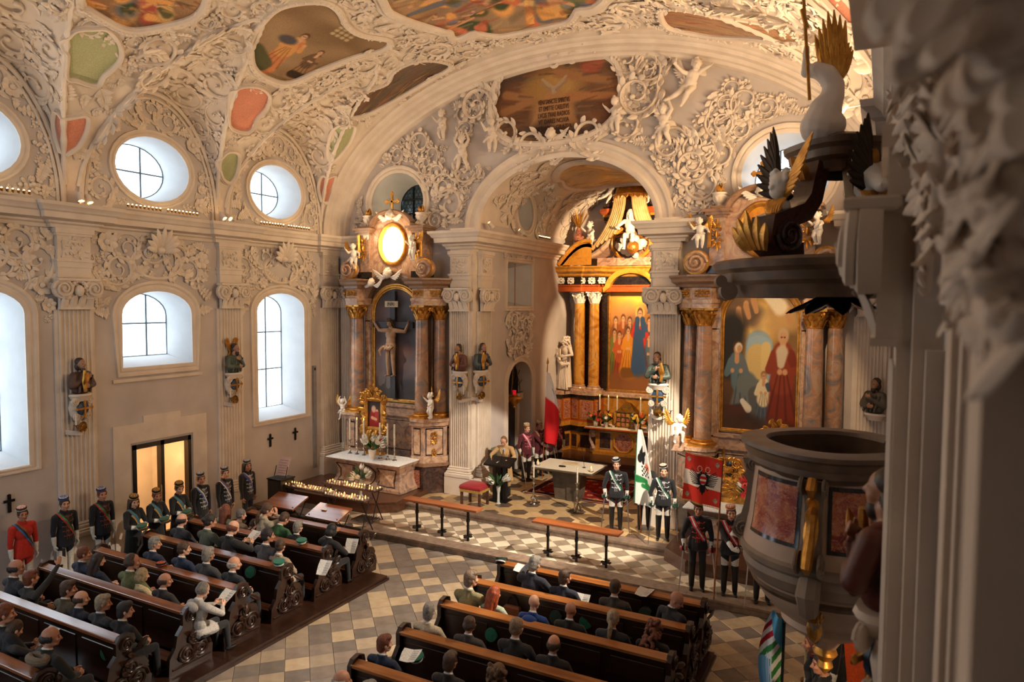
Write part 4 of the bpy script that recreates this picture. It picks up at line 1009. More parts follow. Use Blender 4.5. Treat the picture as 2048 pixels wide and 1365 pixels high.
# scrolls beside the picture and along the arch
for a, b_, s, rot, fl in ((955, 215, 1.1, 1.3, False), (975, 155, .9, .9, False), (1275, 190, 1.15, 1.9, True), (1255, 120, .9, 2.2, True), (1010, 265, .8, .4, False), (1250, 255, .8, 2.6, True), (1060, 292, .9, 0, False), (1180, 270, .9, 0, True), (1120, 290, .7, 0, False), (930, 340, .8, 1.1, True), (1340, 290, .9, 2.0, False), (1385, 330, .9, 1.6, True), (1300, 130, .9, 1.4, True)):
    put(SCR[int(a) % 4], wa, at(a, b_, 'y', YA), (0, -1, 0), (1, 0, 0), s, rot, fl, 1.5)
for a, b_, s in ((1095, 100, 1.3), (1135, 95, 1.1), (1060, 105, .9), (1165, 85, 1.0), (1110, 75, 1.0)): put(SHL if s > 1 else FRU[0], wa, at(a, b_, 'y', YA), (0, -1, 0), (1, 0, 0), s*.75, rnd.uniform(-.3, .3), False, 1.7)
# reliefs between windows and cornice on the left wall
mpL = lambda u, v: (V((XL, u, v)), V((1, 0, 0)), V((0, 1, 0)))
for yc in BAYS:
    c0 = {14.75: 14.88, 10.92: 10.96}.get(yc, yc)
    def clr(y, z, yc=yc, c0=c0):
        c = min(7.42-z, z-5.4, 1.56-abs(y-yc), ed(y, z, c0, 5.5, 1.17, .88) if z > 5.4 else 1)
        return min(c, .78-abs(z-6.7)-.0 if abs(y-c0) < .0 else c) if ed(y, z, c0, 6.78, .55, .3) > 0 else -1
    fill(wl, (yc-1.6, yc+1.6, 5.4, 7.4), clr, mpL, (.36, .26, .18, .12), (200, 600, 1800, 3000), int(yc*10), .68, .65)
    put(SHL, wl, (XL+.02, c0, 7.28), (1, 0, 0), (0, 1, 0), .8, 0, False, 1.3)
    f = B(); frame_loop(f, [(XL, c0+.6*math.cos(2*PI*k/24), 6.78+.34*math.sin(2*PI*k/24)) for k in range(24)], (1, 0, 0), [(0, 0), (0, .05), (.05, .06), (.09, .02), (.09, 0)]); f.obj('cartouche_frame', STUC, wl)
    def clo(y, z, yc=yc):                           # around the round window, under the lunette
        q = 1-((y-yc)/1.72)**2
        return min((7.9+2.9*math.sqrt(max(q, 0))-.1-z), z-8.0, 1.7-abs(y-yc), ed(y, z, yc, 9.0, 1.2, .98))
    fill(wl, (yc-1.8, yc+1.8, 8, 10.9), clo, mpL, (.32, .24, .16, .11), (300, 800, 2000, 3500), int(yc*7), .68, .6)
    f = B(); P = [(XL+.03, yc+1.75*math.cos(PI*k/30), 7.95+2.85*math.sin(PI*k/30)) for k in range(31)]; f.tube(P, .06, 6); f.tube([(x, yc+(y-yc)*.94, 7.95+(z-7.95)*.95) for x, y, z in P], .035, 5); f.obj('lunette_moulding', STUC, wl)
# string of egg-and-dart under the cornice
# vault: painted fields, frescoes, frames
def smooth(P, n=4):
    o = []; K = len(P)
    for k in range(K):
        a, b_, c, d = (V(P[(k+i) % K]) for i in (-1, 0, 1, 2))
        for j in range(n):
            t = j/n; o.append(.5*((2*b_)+(c-a)*t+(2*a-5*b_+4*c-d)*t*t+(3*b_-a-3*c+d)*t**3))
    return o
def inpoly(X, Y, P):
    r = np.zeros(X.shape, bool); K = len(P)
    for k in range(K):
        (a, b_), (c, d) = P[k-1][:2], P[k][:2]
        with np.errstate(divide='ignore', invalid='ignore'): r ^= ((b_ > Y) != (d > Y)) & (X < (c-a)*(Y-b_)/(d-b_+1e-12)+a)
    return r
VFRAMES = []
def vpatch(name, pix, p, mt, fr=.14, parent=vault, up_=None):
    P = smooth([V((*onvault(*q).xy, 0)) for q in pix]); xs = [q.x for q in P]; ys = [q.y for q in P]
    x0, x1, y0, y1 = min(xs)-.05, max(xs)+.05, min(ys)-.05, max(ys)+.05
    XY = (lambda u, v: (x0+(x1-x0)*v, y0+(y1-y0)*u)) if up_ == 'x' else (lambda u, v: (x0+(x1-x0)*u, y1-(y1-y0)*v))
    fn = lambda u, v: (lambda x, y: V((x, y, vz(x, y)))+vault_n(x, y)*.02)(*XY(u, v))
    o = p.sheet(name, fn, lambda X, Y: inpoly(*XY(X, Y), P), mt, parent, (0, 0, 0))
    L3 = [V((q.x, q.y, vz(q.x, q.y))) for q in P]; ns = [vault_n(q.x, q.y) for q in P]
    if fr:
        f = B(); w = fr; frame_loop(f, L3, lambda k: ns[k], [(-.03, 0), (-.03, .06), (.02, .1), (w*.5, .1), (w*.55, .05), (w*.8, .06), (w, .0)])
        f.obj('fresco_frame', STUC, parent, (0, 0, 0))
        if w > .15:
            f = B()
            for k in range(0, len(L3)):
                c = sum(L3, V())/len(L3); d = (L3[k]-c).normalized(); f.ball(L3[k]+ns[k]*.1+d*.1, .035, 6, 4)
            f.obj('bead_band', STUC2, parent, (0, 0, 0))
    VFRAMES.append(([(q.x, q.y) for q in L3], fr)); return L3, ns
WARMSKY = [(150, 104, 62), (176, 126, 74), (120, 86, 60), (196, 150, 96)]; ROBES = [(196, 92, 40), (222, 150, 48), (96, 92, 60), (170, 60, 36), (110, 110, 120), (214, 170, 90), (70, 84, 60)]
big = fresco(11, 200, 170, [(150, 120, 96), (176, 150, 110), (206, 160, 84), (130, 96, 70)], ROBES+[(226, 150, 30), (206, 96, 30), (90, 110, 80), (110, 120, 150)], 70, .6)
vpatch('ceiling_fresco', [(775, 5), (800, 28), (850, 46), (900, 60), (912, 72), (950, 62), (1000, 67), (1060, 56), (1105, 46), (1135, 38), (1152, 15), (1195, 2), (1210, -60), (1100, -150), (900, -170), (760, -90)], big, FRES, .3)
p = Paint(110, 110, (140, 110, 76), 4); p.clouds([(150, 120, 86), (120, 92, 60), (170, 140, 100)], 30, (.1, .3), .6)
for k in range(4):
    for j in range(3): p.blob(.52+.05*k, .72+.05*j, .02, .02, (214, 196, 150), .5, .3, .7)
p.figure(.35, .1, .5, (206, 140, 50), (196, 110, 40), arm=.6, lean=.06); p.figure(.62, .12, .38, (110, 84, 60), (150, 110, 70), sit=True); p.line((.15, .2), (.3, .12), .1, .08, (90, 90, 60)); p.blob(.3, .45, .08, .05, (84, 80, 90), .5)
vpatch('ceiling_fresco', [(505, 90), (515, 60), (545, 25), (580, 8), (640, 4), (672, 20), (690, 50), (720, 70), (775, 80), (760, 98), (720, 106), (690, 115), (640, 136), (580, 160), (540, 155), (510, 130)], p, FRES, .24, up_='x')
vpatch('ceiling_fresco', [(165, 0), (180, 15), (215, 36), (240, 50), (270, 56), (320, 48), (380, 30), (406, 0), (400, -60), (300, -120), (190, -80)], fresco(5, 90, 90, WARMSKY, ROBES, 12), FRES, .24, up_='x')
vpatch('ceiling_fresco', [(700, 229), (705, 205), (730, 185), (775, 165), (790, 140), (830, 122), (870, 120), (899, 131), (860, 155), (800, 190), (740, 222)], fresco(6, 90, 90, [(128, 100, 76), (110, 96, 84), (150, 104, 76), (96, 84, 70)], ROBES, 0), FRES, .16)
vpatch('ceiling_fresco', [(1325, 18), (1350, 14), (1420, 26), (1520, 43), (1575, 60), (1597, 80), (1540, 78), (1440, 70), (1370, 60), (1335, 48)], fresco(7, 90, 90, [(150, 110, 76), (176, 140, 100), (130, 104, 90), (166, 116, 80)], ROBES, 0), FRES, .16)
flat = lambda c, s: (lambda q: (q.clouds([tuple(int(x*.93) for x in c), tuple(min(255, int(x*1.05)) for x in c)], 25, (.1, .3), .5), q)[1])(Paint(40, 40, c, s))
RF, GF = (216, 130, 96), (170, 176, 130)
for nm, px_, c in (('green_field', [(150, 60), (185, 55), (215, 60), (238, 90), (235, 120), (205, 150), (190, 170), (150, 158), (133, 150), (135, 110), (130, 85)], GF),
                   ('red_field', [(113, 240), (120, 228), (150, 232), (172, 235), (170, 260), (155, 290), (140, 305), (122, 290), (115, 262)], RF),
                   ('red_field', [(462, 205), (470, 180), (490, 172), (520, 175), (537, 190), (530, 215), (512, 235), (500, 260), (480, 262), (458, 248)], RF),
                   ('green_field', [(440, 322), (455, 306), (475, 310), (472, 340), (460, 362), (446, 360), (440, 340)], GF),
                   ('green_field', [(660, 285), (668, 258), (690, 248), (708, 252), (700, 280), (685, 300), (670, 315), (658, 310)], GF),
                   ('red_field', [(640, 375), (650, 352), (668, 353), (662, 375), (655, 400), (645, 400)], RF),
                   ('red_field', [(1640, -20), (1675, -20), (1718, 40), (1712, 62), (1690, 42)], RF)):
    vpatch(nm, px_, flat(c, len(nm)+px_[0][0]), FRES, .09)
# groin bands and severy moulding
for sgn in (1, -1):
    for yc in BAYS:
        for sy in (-1, 1):
            P, nn = [], []
            for k in range(40):
                d = .02+3.62*k/39; x = (-15.5+d) if sgn > 0 else (.26-d); zc = 3.0+.27*d; zb = barrel(x)-7.9; q = 1-(zb/zc)**2
                if q < 0: break
                y = yc+sy*1.82*math.sqrt(q); P.append(V((x, y, barrel(x)-.03)))
            f = B(); f.tube(P, [.045+.02*(k % 2) for k in range(len(P))], 6);  f.obj('groin_band', STUC2, vault, (0, 0, 0))
# stucco over the vault
PREJ = [(np.array(P), fr) for P, fr in VFRAMES]
GX, GY = np.meshgrid(np.arange(-15.6, .4, .08), np.arange(1, 16.9, .08)); GC = np.full(GX.shape, 9.)
for P, fr in PREJ:
    q = np.full(GX.shape, 9.)
    for a_, c_ in P: q = np.minimum(q, np.hypot(GX-a_, GY-c_))
    q = q-fr; q[inpoly(GX, GY, [tuple(w) for w in P])] = -1; GC = np.minimum(GC, q)
def clr_v(x, y):
    if y > 16.3 or y < 1.1: return -1
    return GC[min(GC.shape[0]-1, int((y-1)/.08+.5)), min(GC.shape[1]-1, max(0, int((x+15.6)/.08+.5)))]
def mpv(x, y):
    n = vault_n(x, y); return V((x, y, vz(x, y)))-n*.0, n, V((0, 1, 0)) if abs(n.y) < .8 else V((1, 0, 0))
# sample in (arc length, y) so the steep flanks get their share
def fill_v(x0, x1, radii, tries, seed, dens):
    r = random.Random(seed); done = []; DA = np.full((4000, 4), 1e3)
    for R, nt_ in zip(radii, tries):
        for _ in range(nt_):
            th = r.uniform(math.acos(max(-1, min(1, (CXN-x0)/7.9))), math.acos(max(-1, min(1, (CXN-x1)/7.9)))); x = CXN-7.88*math.cos(th); y = r.uniform(3.5, 16.3)
            if clr_v(x, y) < R*.26: continue
            o, n, xd = mpv(x, y)
            if o.z < 8.25 or abs(n.x)+abs(n.y) > 1.55: continue
            w = (o-CAM); 
            if w.dot(fw) < 1 or abs(w.dot(rt)/w.dot(fw)) > .8 or w.dot(up)/w.dot(fw) > .6: continue
            if clr_v(x, y) < R*.75*max(.35, abs(n.z)): continue
            n_ = len(done)
            if n_ and (np.linalg.norm(DA[:n_, :3]-np.array(o), axis=1) < dens*(R+DA[:n_, 3])).any(): continue
            # keep off the groins
            o2 = [abs(vz(x+dx, y+dy)-vz(x, y)-(vz(x, y)-vz(x-dx, y-dy))) for dx, dy in ((R*.5, 0), (0, R*.5))]
            if max(o2) > R*.55: continue
            DA[n_] = (*o, R); done.append((o, R)); me = r.choice(SCR) if R > .26 else r.choice(SPR_+[ROS, FRU[0]])
            put(me, vault, o, n, xd, R*2*r.uniform(.95, 1.1), r.uniform(0, 2*PI), r.random() < .5, .75)
fill_v(-15.4, .2, (.44, .33, .24, .17, .12), (300, 1500, 5000, 9000, 12000), 3, .74)
for L3, fr in VFRAMES[:5]:                        # scrolls that grow out of the fresco frames
    P = [V((x, y, vz(x, y))) for x, y in L3]; c = sum(P, V())/len(P)
    for k in range(0, len(P), 4):
        n = vault_n(P[k].x, P[k].y); d = (P[k]-c).normalized(); put(SPR_[k % 3] if k % 8 else SCR[k % 4], vault, P[k]+d*(fr+.12)+n*.04, n, d.cross(n), .5, rnd.uniform(-.5, .5), k % 16 == 0, .8)
# picture in the lunette
FX, FZ, FRX, FRZ = -7.97, 11.34, 1.86, 1.13
p = Paint(150, 100, (150, 96, 50), 9); p.clouds([(150, 90, 44), (120, 76, 50), (176, 112, 54), (104, 84, 76)], 40, (.08, .25), .6)
p.blob(.5, .62, .2, .22, (216, 160, 60), .8); p.blob(.36, .62, .12, .16, (196, 140, 40), .5, 0, .7)
for q in (((.1, .42), (.34, .52)), ((.12, .62), (.3, .55)), ((.52, .78), (.9, .62)), ((.6, .9), (.85, .95))): p.line(q[0], q[1], .05, .04, [(84, 80, 90), (196, 130, 60)][int(q[0][0]*10) % 2], .5)
p.blob(.78, .82, .08, .1, (196, 84, 40), .5); p.line((.62, .5), (.95, .45), .06, .03, (206, 130, 50), .6)
p.line((.44, .44), (.5, .6), .1, .06, (206, 140, 66), .5); p.line((.34, .2), (.5, .5), .05, .1, (214, 150, 72), .5, .8); p.line((.64, .2), (.52, .5), .07, .1, (206, 140, 66), .5, .8); p.blob(.49, .34, .16, .17, (214, 150, 76), .5)
p.clouds([(86, 84, 92), (120, 104, 96), (176, 120, 70), (96, 76, 66)], 24, (.05, .14), .6, (.05, .95, 0, .2))
p.blob(.5, .6, .025, .05, (206, 170, 120), .3)
for sd in (-1, 1): p.line((.5, .6), (.5+sd*.09, .74), .03, .012, (214, 180, 136), .3); p.line((.5+sd*.02, .6), (.5+sd*.11, .7), .02, .008, (190, 150, 110), .3)
for k in range(140):
    x, y = p.rg.uniform(0, 1, 2); a = p.rg.uniform(-.4, .4); q = p.rg.uniform(.02, .07); c = [(206, 130, 60), (120, 76, 44), (96, 84, 80), (176, 110, 50), (150, 130, 110)][p.rg.integers(5)]
    if not (.3 < x < .7 and .12 < y < .75): p.line((x-q*math.cos(a), y-q*math.sin(a)), (x+q*math.cos(a), y+q*math.sin(a)), q*.25, q*.1, c, .9, .5)
p.a *= .8; fn = lambda u, v: (FX+FRX*1.03*(2*u-1), YA-.03, FZ+FRZ*1.03*(2*v-1))
sup = lambda X, Y: np.abs(2*X-1)**2.6+np.abs(2*Y-1)**2.6 < .97
pic = thing('lunette_painting', 'oval fresco of a dove and Latin verse above the chancel arch', 'painting', (FX, YA-.03, FZ))
p.sheet('canvas', fn, sup, FRES, pic)
loop = [(FX+FRX*math.copysign(abs(math.cos(t))**(2/2.6), math.cos(t)), YA-.02, FZ+FRZ*math.copysign(abs(math.sin(t))**(2/2.6), math.sin(t))) for t in (2*PI*k/60 for k in range(60))]
f = B(); frame_loop(f, loop, (0, -1, 0), [(-.04, 0), (-.04, .07), (.02, .12), (.12, .12), (.14, .07), (.22, .08), (.26, 0)]); f.obj('frame', STUC, pic)
f = B(); [f.ball(V(q)+(V(q)-V((FX, YA, FZ))).normalized()*.17+V((0, -.09, 0)), .04, 6, 4) for q in loop[::1]]; f.obj('bead_band', STUC2, pic)['kind'] = 'stuff'
INK = mat('fresco_ink', (74, 40, 22), rough=.9)
for k, (t, w, x) in enumerate((('VENI SANCTE SPIRITVS', .93, 0), ('ET EMITTE CAELITVS', .88, 0), ('LVCIS TVAE RADIOS', .92, 0), ('VT DARES NOXIA', .9, 0), ('INFINITA   GRATIA', 1.08, -.02))):
    me = text_mesh(t, .17, INK, .004); xs = [q.co.x for q in me.vertices]; sx = w/(max(xs)-min(xs))
    o = link('verse_line', me, pic, (x, -.012, -.12-.175*k)); o.rotation_euler = (PI/2, 0, 0); o.scale = (sx, 1.05, 1)
# chancel ceiling picture and relief
def onch(px, py):
    d = (fw*F+rt*(px-1024)-up*(py-682.5)).normalized(); t = 17
    while t < 34:
        q = CAM+d*t
        if q.y > YA+.1 and q.z > cvault(q.x, q.y): break
        t += .04
    return CAM+d*(t-.02)
def cn(x, y): e = .04; return V((cvault(x+e, y)-cvault(x-e, y), cvault(x, y+e)-cvault(x, y-e), -2*e)).normalized()
PL = [(236, 196, 110), (240, 210, 140), (216, 166, 84), (196, 180, 160)]; p = fresco(8, 80, 80, PL, PL, 3)
ox, oy, orx, ory = CC, 20.7, 1.35, 2.0
p.sheet('chancel_fresco', lambda u, v: (ox+orx*(2*u-1), oy+ory*(2*v-1), cvault(ox+orx*(2*u-1), oy+ory*(2*v-1))-.03), lambda X, Y: (2*X-1)**2+(2*Y-1)**2 < .98, FRES, bpy.data.objects['ceiling_chancel'], (0, 0, 0))
loop = [(ox+orx*math.cos(2*PI*k/40), oy+ory*math.sin(2*PI*k/40)) for k in range(40)]; loop = [V((x, y, cvault(x, y)-.02)) for x, y in loop]
f = B(); frame_loop(f, loop, lambda k: cn(loop[k].x, loop[k].y), [(-.03, 0), (-.03, .08), (.04, .12), (.12, .1), (.2, .04), (.22, 0)]); f.obj('fresco_frame', STUC, bpy.data.objects['ceiling_chancel'], (0, 0, 0))
fill(wc, (18.2, 23.6, 8.05, 9.7), lambda y, z: min(ed(y, z, 20.3, 8.78, .8, .8), z-8.02, 7.93+1.8*math.sqrt(max(0, 1-((y-20.3)/1.0)**2))-z if abs(y-20.3) < 1 else -1), lambda u, v: (V((CL, u, v)), V((1, 0, 0)), V((0, 1, 0))), (.3, .2, .13), (300, 800, 2000), 9, .66, 1)
CV = bpy.data.objects['ceiling_chancel']
r_ = random.Random(4); PUTC = []
for k in range(700):
    x, y = r_.uniform(CL+.05, CC+.6), r_.uniform(18, 24.1)
    if ed(x, y, ox, oy, orx+.35, ory+.35) < .1: continue
    n = cn(x, y); o = V((x, y, cvault(x, y)))
    if any((o-q).length < .3 for q in PUTC): continue
    PUTC.append(o); put(r_.choice(SPR_+SCR[:2]), CV, o, n, V((0, 1, 0)), .42, r_.uniform(0, 6), False, 1)
fill(wc, (18.9, 21.0, 4.2, 5.6), lambda y, z: min(.95-abs(y-19.9), 5.6-z, z-4.15), lambda u, v: (V((CL, u, v)), V((1, 0, 0)), V((0, 1, 0))), (.3, .22, .14), (60, 200, 500), 12, .68, 1)
fill(wc, (18.7, 21.1, 7.15, 7.45), lambda y, z: min(1.1-abs(y-19.9), 7.45-z, z-7.1), lambda u, v: (V((CL, u, v)), V((1, 0, 0)), V((0, 1, 0))), (.17, .12), (200, 400), 13, .7, 1)
# ------------------------------------------------------------ putti, statues, busts
def putto_mesh(name, j, mat_=CHER, cloth_=True, vox=.011):
    """chubby child, joints in metres for a 0.8 m figure"""
    P = Prims(); k = P.cap; g = lambda n: V(j[n]); pe, ch, hd = g('pelvis'), g('chest'), g('head')
    k(pe, .085, ch, .085, 0, 1.15, 1, side=(1, 0, 0)); k(ch+V((-.06, 0, .02)), .05, ch+V((.06, 0, .02)), .05, 0); P.ell(pe.lerp(ch, .4)+V((0, .03, 0)), (.085, .08, .085), 0)
    k(ch, .045, hd, .045, 0); P.ell(hd+V((0, 0, .02)), (.077, .085, .085), 0); P.ell(hd+V((0, .03, -.03)), (.06, .055, .05), 0); k(hd+V((0, .075, .01)), .012, hd+V((0, .09, -.012)), .014, 0)
    r = random.Random(5)
    for n in range(26):
        a, z = r.uniform(0, 2*PI), r.uniform(-.03, .1); w = .08*math.sqrt(max(0, 1-(z/.115)**2)); q = hd+V((w*math.cos(a), -.02+w*math.sin(a), z+.015))
        if q.y < hd.y+.045 or z > .06: P.ell(q, (.022,)*3, 0)
    for s, n in ((-1, 'l'), (1, 'r')):
        sh = ch+V((s*.085, 0, .025)); e, h = g('e'+n), g('h'+n); k(sh, .042, e, .034, 0); k(e, .035, h, .026, 0)
        d = (h-e).normalized(); nn = d.orthogonal().normalized()
        hand(P, h, d, nn, 0, .6, .62, s, 1.2)
        hp = pe+V((s*.05, 0, -.02)); kn, ft = g('k'+n), g('f'+n); k(hp, .07, kn, .05, 0); k(kn, .048, kn.lerp(ft, .4), .048, 0); k(kn.lerp(ft, .4), .048, ft, .03, 0)
        t = V(j.get('t'+n, (0, .08, -.02))); k(ft, .03, ft+t, .024, 0)
    if cloth_: k(pe+V((-.1, .05, .02)), .03, pe+V((.1, .05, -.03)), .035, 0); k(pe+V((.1, .03, -.02)), .04, pe+V((.2, -.02, -.12)), .03, 0)
    return P.build(name, vox, [mat_], 2)
J = dict(stand=dict(pelvis=(0, 0, .36), chest=(.01, 0, .52), head=(.03, .02, .68), el=(-.17, .05, .5), hl=(-.2, .16, .44), er=(.17, .02, .5), hr=(.24, .1, .6), kl=(-.06, .04, .2), fl=(-.05, 0, .03), kr=(.08, .06, .21), fr=(.07, -.03, .04)),
         fly=dict(pelvis=(0, 0, .3), chest=(-.06, .05, .46), head=(-.12, .1, .6), el=(-.2, .12, .5), hl=(-.32, .18, .54), er=(.1, .1, .5), hr=(.2, .2, .58), kl=(.02, .12, .16), fl=(.1, .02, .02), kr=(.16, .02, .2), fr=(.32, -.02, .12), tl=(.03, .05, -.06), tr=(.08, .03, -.03)),
         sit=dict(pelvis=(0, 0, .2), chest=(.0, .0, .36), head=(-.03, .03, .52), el=(-.15, .06, .34), hl=(-.12, .2, .36), er=(.15, .05, .34), hr=(.16, .12, .22), kl=(-.07, .2, .2), fl=(-.05, .2, .02), kr=(.08, .19, .18), fr=(.12, .12, -.02)),
         lift=dict(pelvis=(0, 0, .34), chest=(.02, 0, .5), head=(.02, .02, .66), el=(-.16, .03, .64), hl=(-.1, .04, .8), er=(.18, .03, .64), hr=(.12, .04, .8), kl=(-.08, .08, .2), fl=(-.1, -.06, .06), kr=(.08, .02, .18), fr=(.14, -.04, .02), tl=(0, .04, -.06), tr=(.02, .05, -.05)))
PUT = {}
def putto(kind):
    if kind not in PUT: PUT[kind] = putto_mesh('putto_body', J[kind])
    return PUT[kind]
def wing(b, o, out, upd, nrm, ln, n=9, mi=0):
    """feathered wing from o, spreading between out and upd"""
    out, upd, nrm = V(out).normalized(), V(upd).normalized(), V(nrm)
    b.tube([V(o)+ (out*.6+upd*.5).normalized()*ln*.5*k/5 for k in range(6)], [ln*.07*(1-.1*k) for k in range(6)], 6, mi)
    for row, (l0, w0, h) in enumerate(((1, .17, 0), (.62, .15, .02), (.38, .14, .035))):
        for k in range(n-row):
            t = k/(n-1); d = (upd*(1-t)+out*t*.75-upd*.1*t).normalized(); p = V(o)+(out*.6+upd*.5).normalized()*ln*.45*(.15+.85*(1-t))
            leaf(b, p+nrm*(h*ln), d, nrm, ln*l0*(.62+.38*(1-t)), ln*w0*1.25, .12, .12, mi, 5)
WINGC = {}
def wings_mesh(ln=.34):
    if ln not in WINGC:
        b = B()
        for s in (-1, 1): wing(b, (s*.05, -.07, .56), (s, -.25, -.1), (s*.35, -.25, 1), (0, 1, 0), ln)
        WINGC[ln] = b.mesh('wings', GOLD, 60)
    return WINGC[ln]
def putto_at(label, loc, rz, s, kind='stand', winged=True, group=None, tilt=0, m=None, wm=None):
    o = link('putto_figure', putto(kind), None, loc, rz); o.scale = (s, s, s); o.rotation_euler = (0, tilt, rz); tag(o, label, 'putto', group)
    if m: slot(o, [m])
    if winged:
        w = link('wings', wings_mesh(), o, V(J[kind]['chest'])-V((0, 0, .52)))
        if wm: slot(w, [wm])
    return o
def cherub(label, loc, rz, s, m=CHER):
    """winged child's head"""
    if 'ch' not in WINGC:
        P = Prims(); P.ell((0, 0, 0), (.1, .1, .12), 0); P.ell((0, .05, -.04), (.075, .06, .06), 0); P.cap((0, .1, .0), .014, (0, .115, -.02), .016, 0)
        r = random.Random(2)
        for n in range(26): a = r.uniform(0, 2*PI); z = r.uniform(-.02, .12); w = .1*math.sqrt(max(0, 1-(z/.13)**2)); P.ell((w*math.cos(a), -.02+w*math.sin(a)*.8, z), (.03,)*3, 0) if math.sin(a) < .5 or z > .07 else None
        WINGC['ch'] = P.build('cherub_head', .012, [CHER], 2); b = B()
        for s_ in (-1, 1): wing(b, (s_*.06, -.04, -.08), (s_, 0, -.3), (s_, 0, .7), (0, 1, 0), .3, 7)
        WINGC['chw'] = b.mesh('wings', CHER, 60)
    o = link('cherub_head', WINGC['ch'], None, loc, rz); o.scale = (s,)*3; tag(o, label, 'cherub'); w = link('wings', WINGC['chw'], o, (0, 0, 0)); slot(o, [m]); slot(w, [m]); return o
def robed_statue(name, label, loc, rz, s, m, pose):
    o = link(name, pose['me'], None, loc, rz); o.scale = (s,)*3; slot(o, [m]*8); tag(o, label, 'statue'); return o
# ------------------------------------------------------------ altar pieces
CAPC = {}
def corinth(r, h, m):
    k = (round(r, 3), round(h, 3), m.name)
    if k not in CAPC:
        b = B(); b.lathe([(r*.98, 0), (r*1.08, .02*h), (r*.98, .05*h), (r*.95, .3*h), (r*1.05, .7*h), (r*1.3, .86*h)], n=16, cap=False)
        for row, (n, z, ln, w, off) in enumerate(((8, .04, .52, .75, 0), (8, .2, .62, .7, PI/8))):
            for i in range(n): a = 2*PI*i/n+off; d = V((math.cos(a), math.sin(a), 0)); leaf(b, d*r*.98+V((0, 0, z*h)), (0, 0, 1), d, ln*h, r*w, .95, .3, n=5)
        for i in range(4):
            a = PI/4+PI/2*i; d = V((math.cos(a), math.sin(a), 0)); t = V((-d.y, d.x, 0)); pts = []
            for q in range(14): u = q/13; an = -PI/2+3.4*PI*u; rr = h*.15*(1-.75*u); pts.append(d*(r*1.32+rr*math.cos(an))+V((0, 0, h*.73+rr*math.sin(an))))
            b.tube([d*r*.95+V((0, 0, h*.4))]+pts, [h*.03]+[h*.04]*14, 6)
        q = r*1.42; b.rings([[(q*x, q*y, z) for x, y in ((-1, -1), (0, -.8), (1, -1), (.8, 0), (1, 1), (0, .8), (-1, 1), (-.8, 0))] for z in (.88*h, .93*h, h)]); 
        for i in range(4): a = PI/2*i; b.ball((1.16*r*math.cos(a), 1.16*r*math.sin(a), .93*h), (h*.08,)*3, 6, 5)
        CAPC[k] = b.mesh('capital', m, 50)
    return CAPC[k]
def column(par, x, y, z0, z1, r, ms, mc=GOLD, mb=GOLD, ch=.42):
    b = B(); zc = z1-ch; b.lathe([(r*(1.02-.14*t*t), z0+.16+(zc-z0-.16)*t) for t in (k/10 for k in range(11))], (x, y, 0), 24); c = b.obj('column', ms, par)
    b = B(); q = r*1.42; b.box(x-q, x+q, y-q, y+q, z0, z0+.06); b.lathe([(r*1.38, z0+.06), (r*1.42, z0+.085), (r*1.36, z0+.11), (r*1.12, z0+.125), (r*1.16, z0+.15), (r*1.2, z0+.165), (r*1.05, z0+.18)], (x, y, 0), 24); b.obj('column_base', mb, c)
    link('capital', corinth(r*.9, ch, mc), c, V((x, y, zc))-c.location-(par.location if par else V()))
    return c
def urn(label, loc, s, m=STUC2, flame=True, group=None):
    t = thing('flame_urn', label, 'urn', loc, 0, group); b = B()
    b.lathe([(.001, 0), (.11*s, 0), (.12*s, .03*s), (.05*s, .07*s), (.05*s, .1*s), (.13*s, .17*s), (.17*s, .27*s), (.15*s, .31*s), (.18*s, .34*s), (.18*s, .37*s), (.08*s, .38*s)], n=16); b.obj('bowl', m, t, (0, 0, 0))
    b = B()
    for k in range(10): a = 2*PI*k/10; d = V((math.cos(a), math.sin(a), 0)); leaf(b, d*.1*s+V((0, 0, .14*s)), (d.x*.4, d.y*.4, 1), d, .14*s, .08*s, .4, .3, n=4)
    b.obj('gadroon', m, t, (0, 0, 0))
    if flame:
        b = B()
        for k in range(9):
            a = 2.4*k; rr = .05*s*(k % 3)/2; leaf(b, (rr*math.cos(a), rr*math.sin(a), .36*s), (math.cos(a)*.25, math.sin(a)*.25, 1), (math.cos(a), math.sin(a), 0), (.26-.05*(k % 3))*s, .09*s, -.25, .4, n=5)
        b.obj('flame', GOLD, t, (0, 0, 0))
    return t
def panel_on(par, q, m, mf=MBLK, inset=.03, name='marble_panel', th=.012):
    """framed stone panel on a planar quad (4 points, counter-clockwise seen from outside)"""
    q = [V(p) for p in q]; n = (q[1]-q[0]).cross(q[3]-q[0]).normalized(); c = sum(q, V())/4
    b = B(); b.add([p+n*th for p in q]+q, [(0, 1, 2, 3)]+[(i, 4+i, 4+(i+1) % 4, (i+1) % 4) for i in range(4)]); a = b.obj('panel_frame', mf, par, smooth=0)
    k = [p+(c-p).normalized()*inset*1.4+n*(th+.004) for p in q]; b = B(); b.add(k, [(0, 1, 2, 3)]); b.obj(name, m, a, smooth=0)
def quad(p, q, z0, z1, m0=.08, m1=.08):
    """upright rectangle on the plan edge p->q (outside on the right of travel), inset by m"""
    p, q = V((p[0], p[1], 0)), V((q[0], q[1], 0)); d = (q-p).normalized(); a, c = p+d*m0, q-d*m0
    return [V((a.x, a.y, z0+m1)), V((c.x, c.y, z0+m1)), V((c.x, c.y, z1-m1)), V((a.x, a.y, z1-m1))]
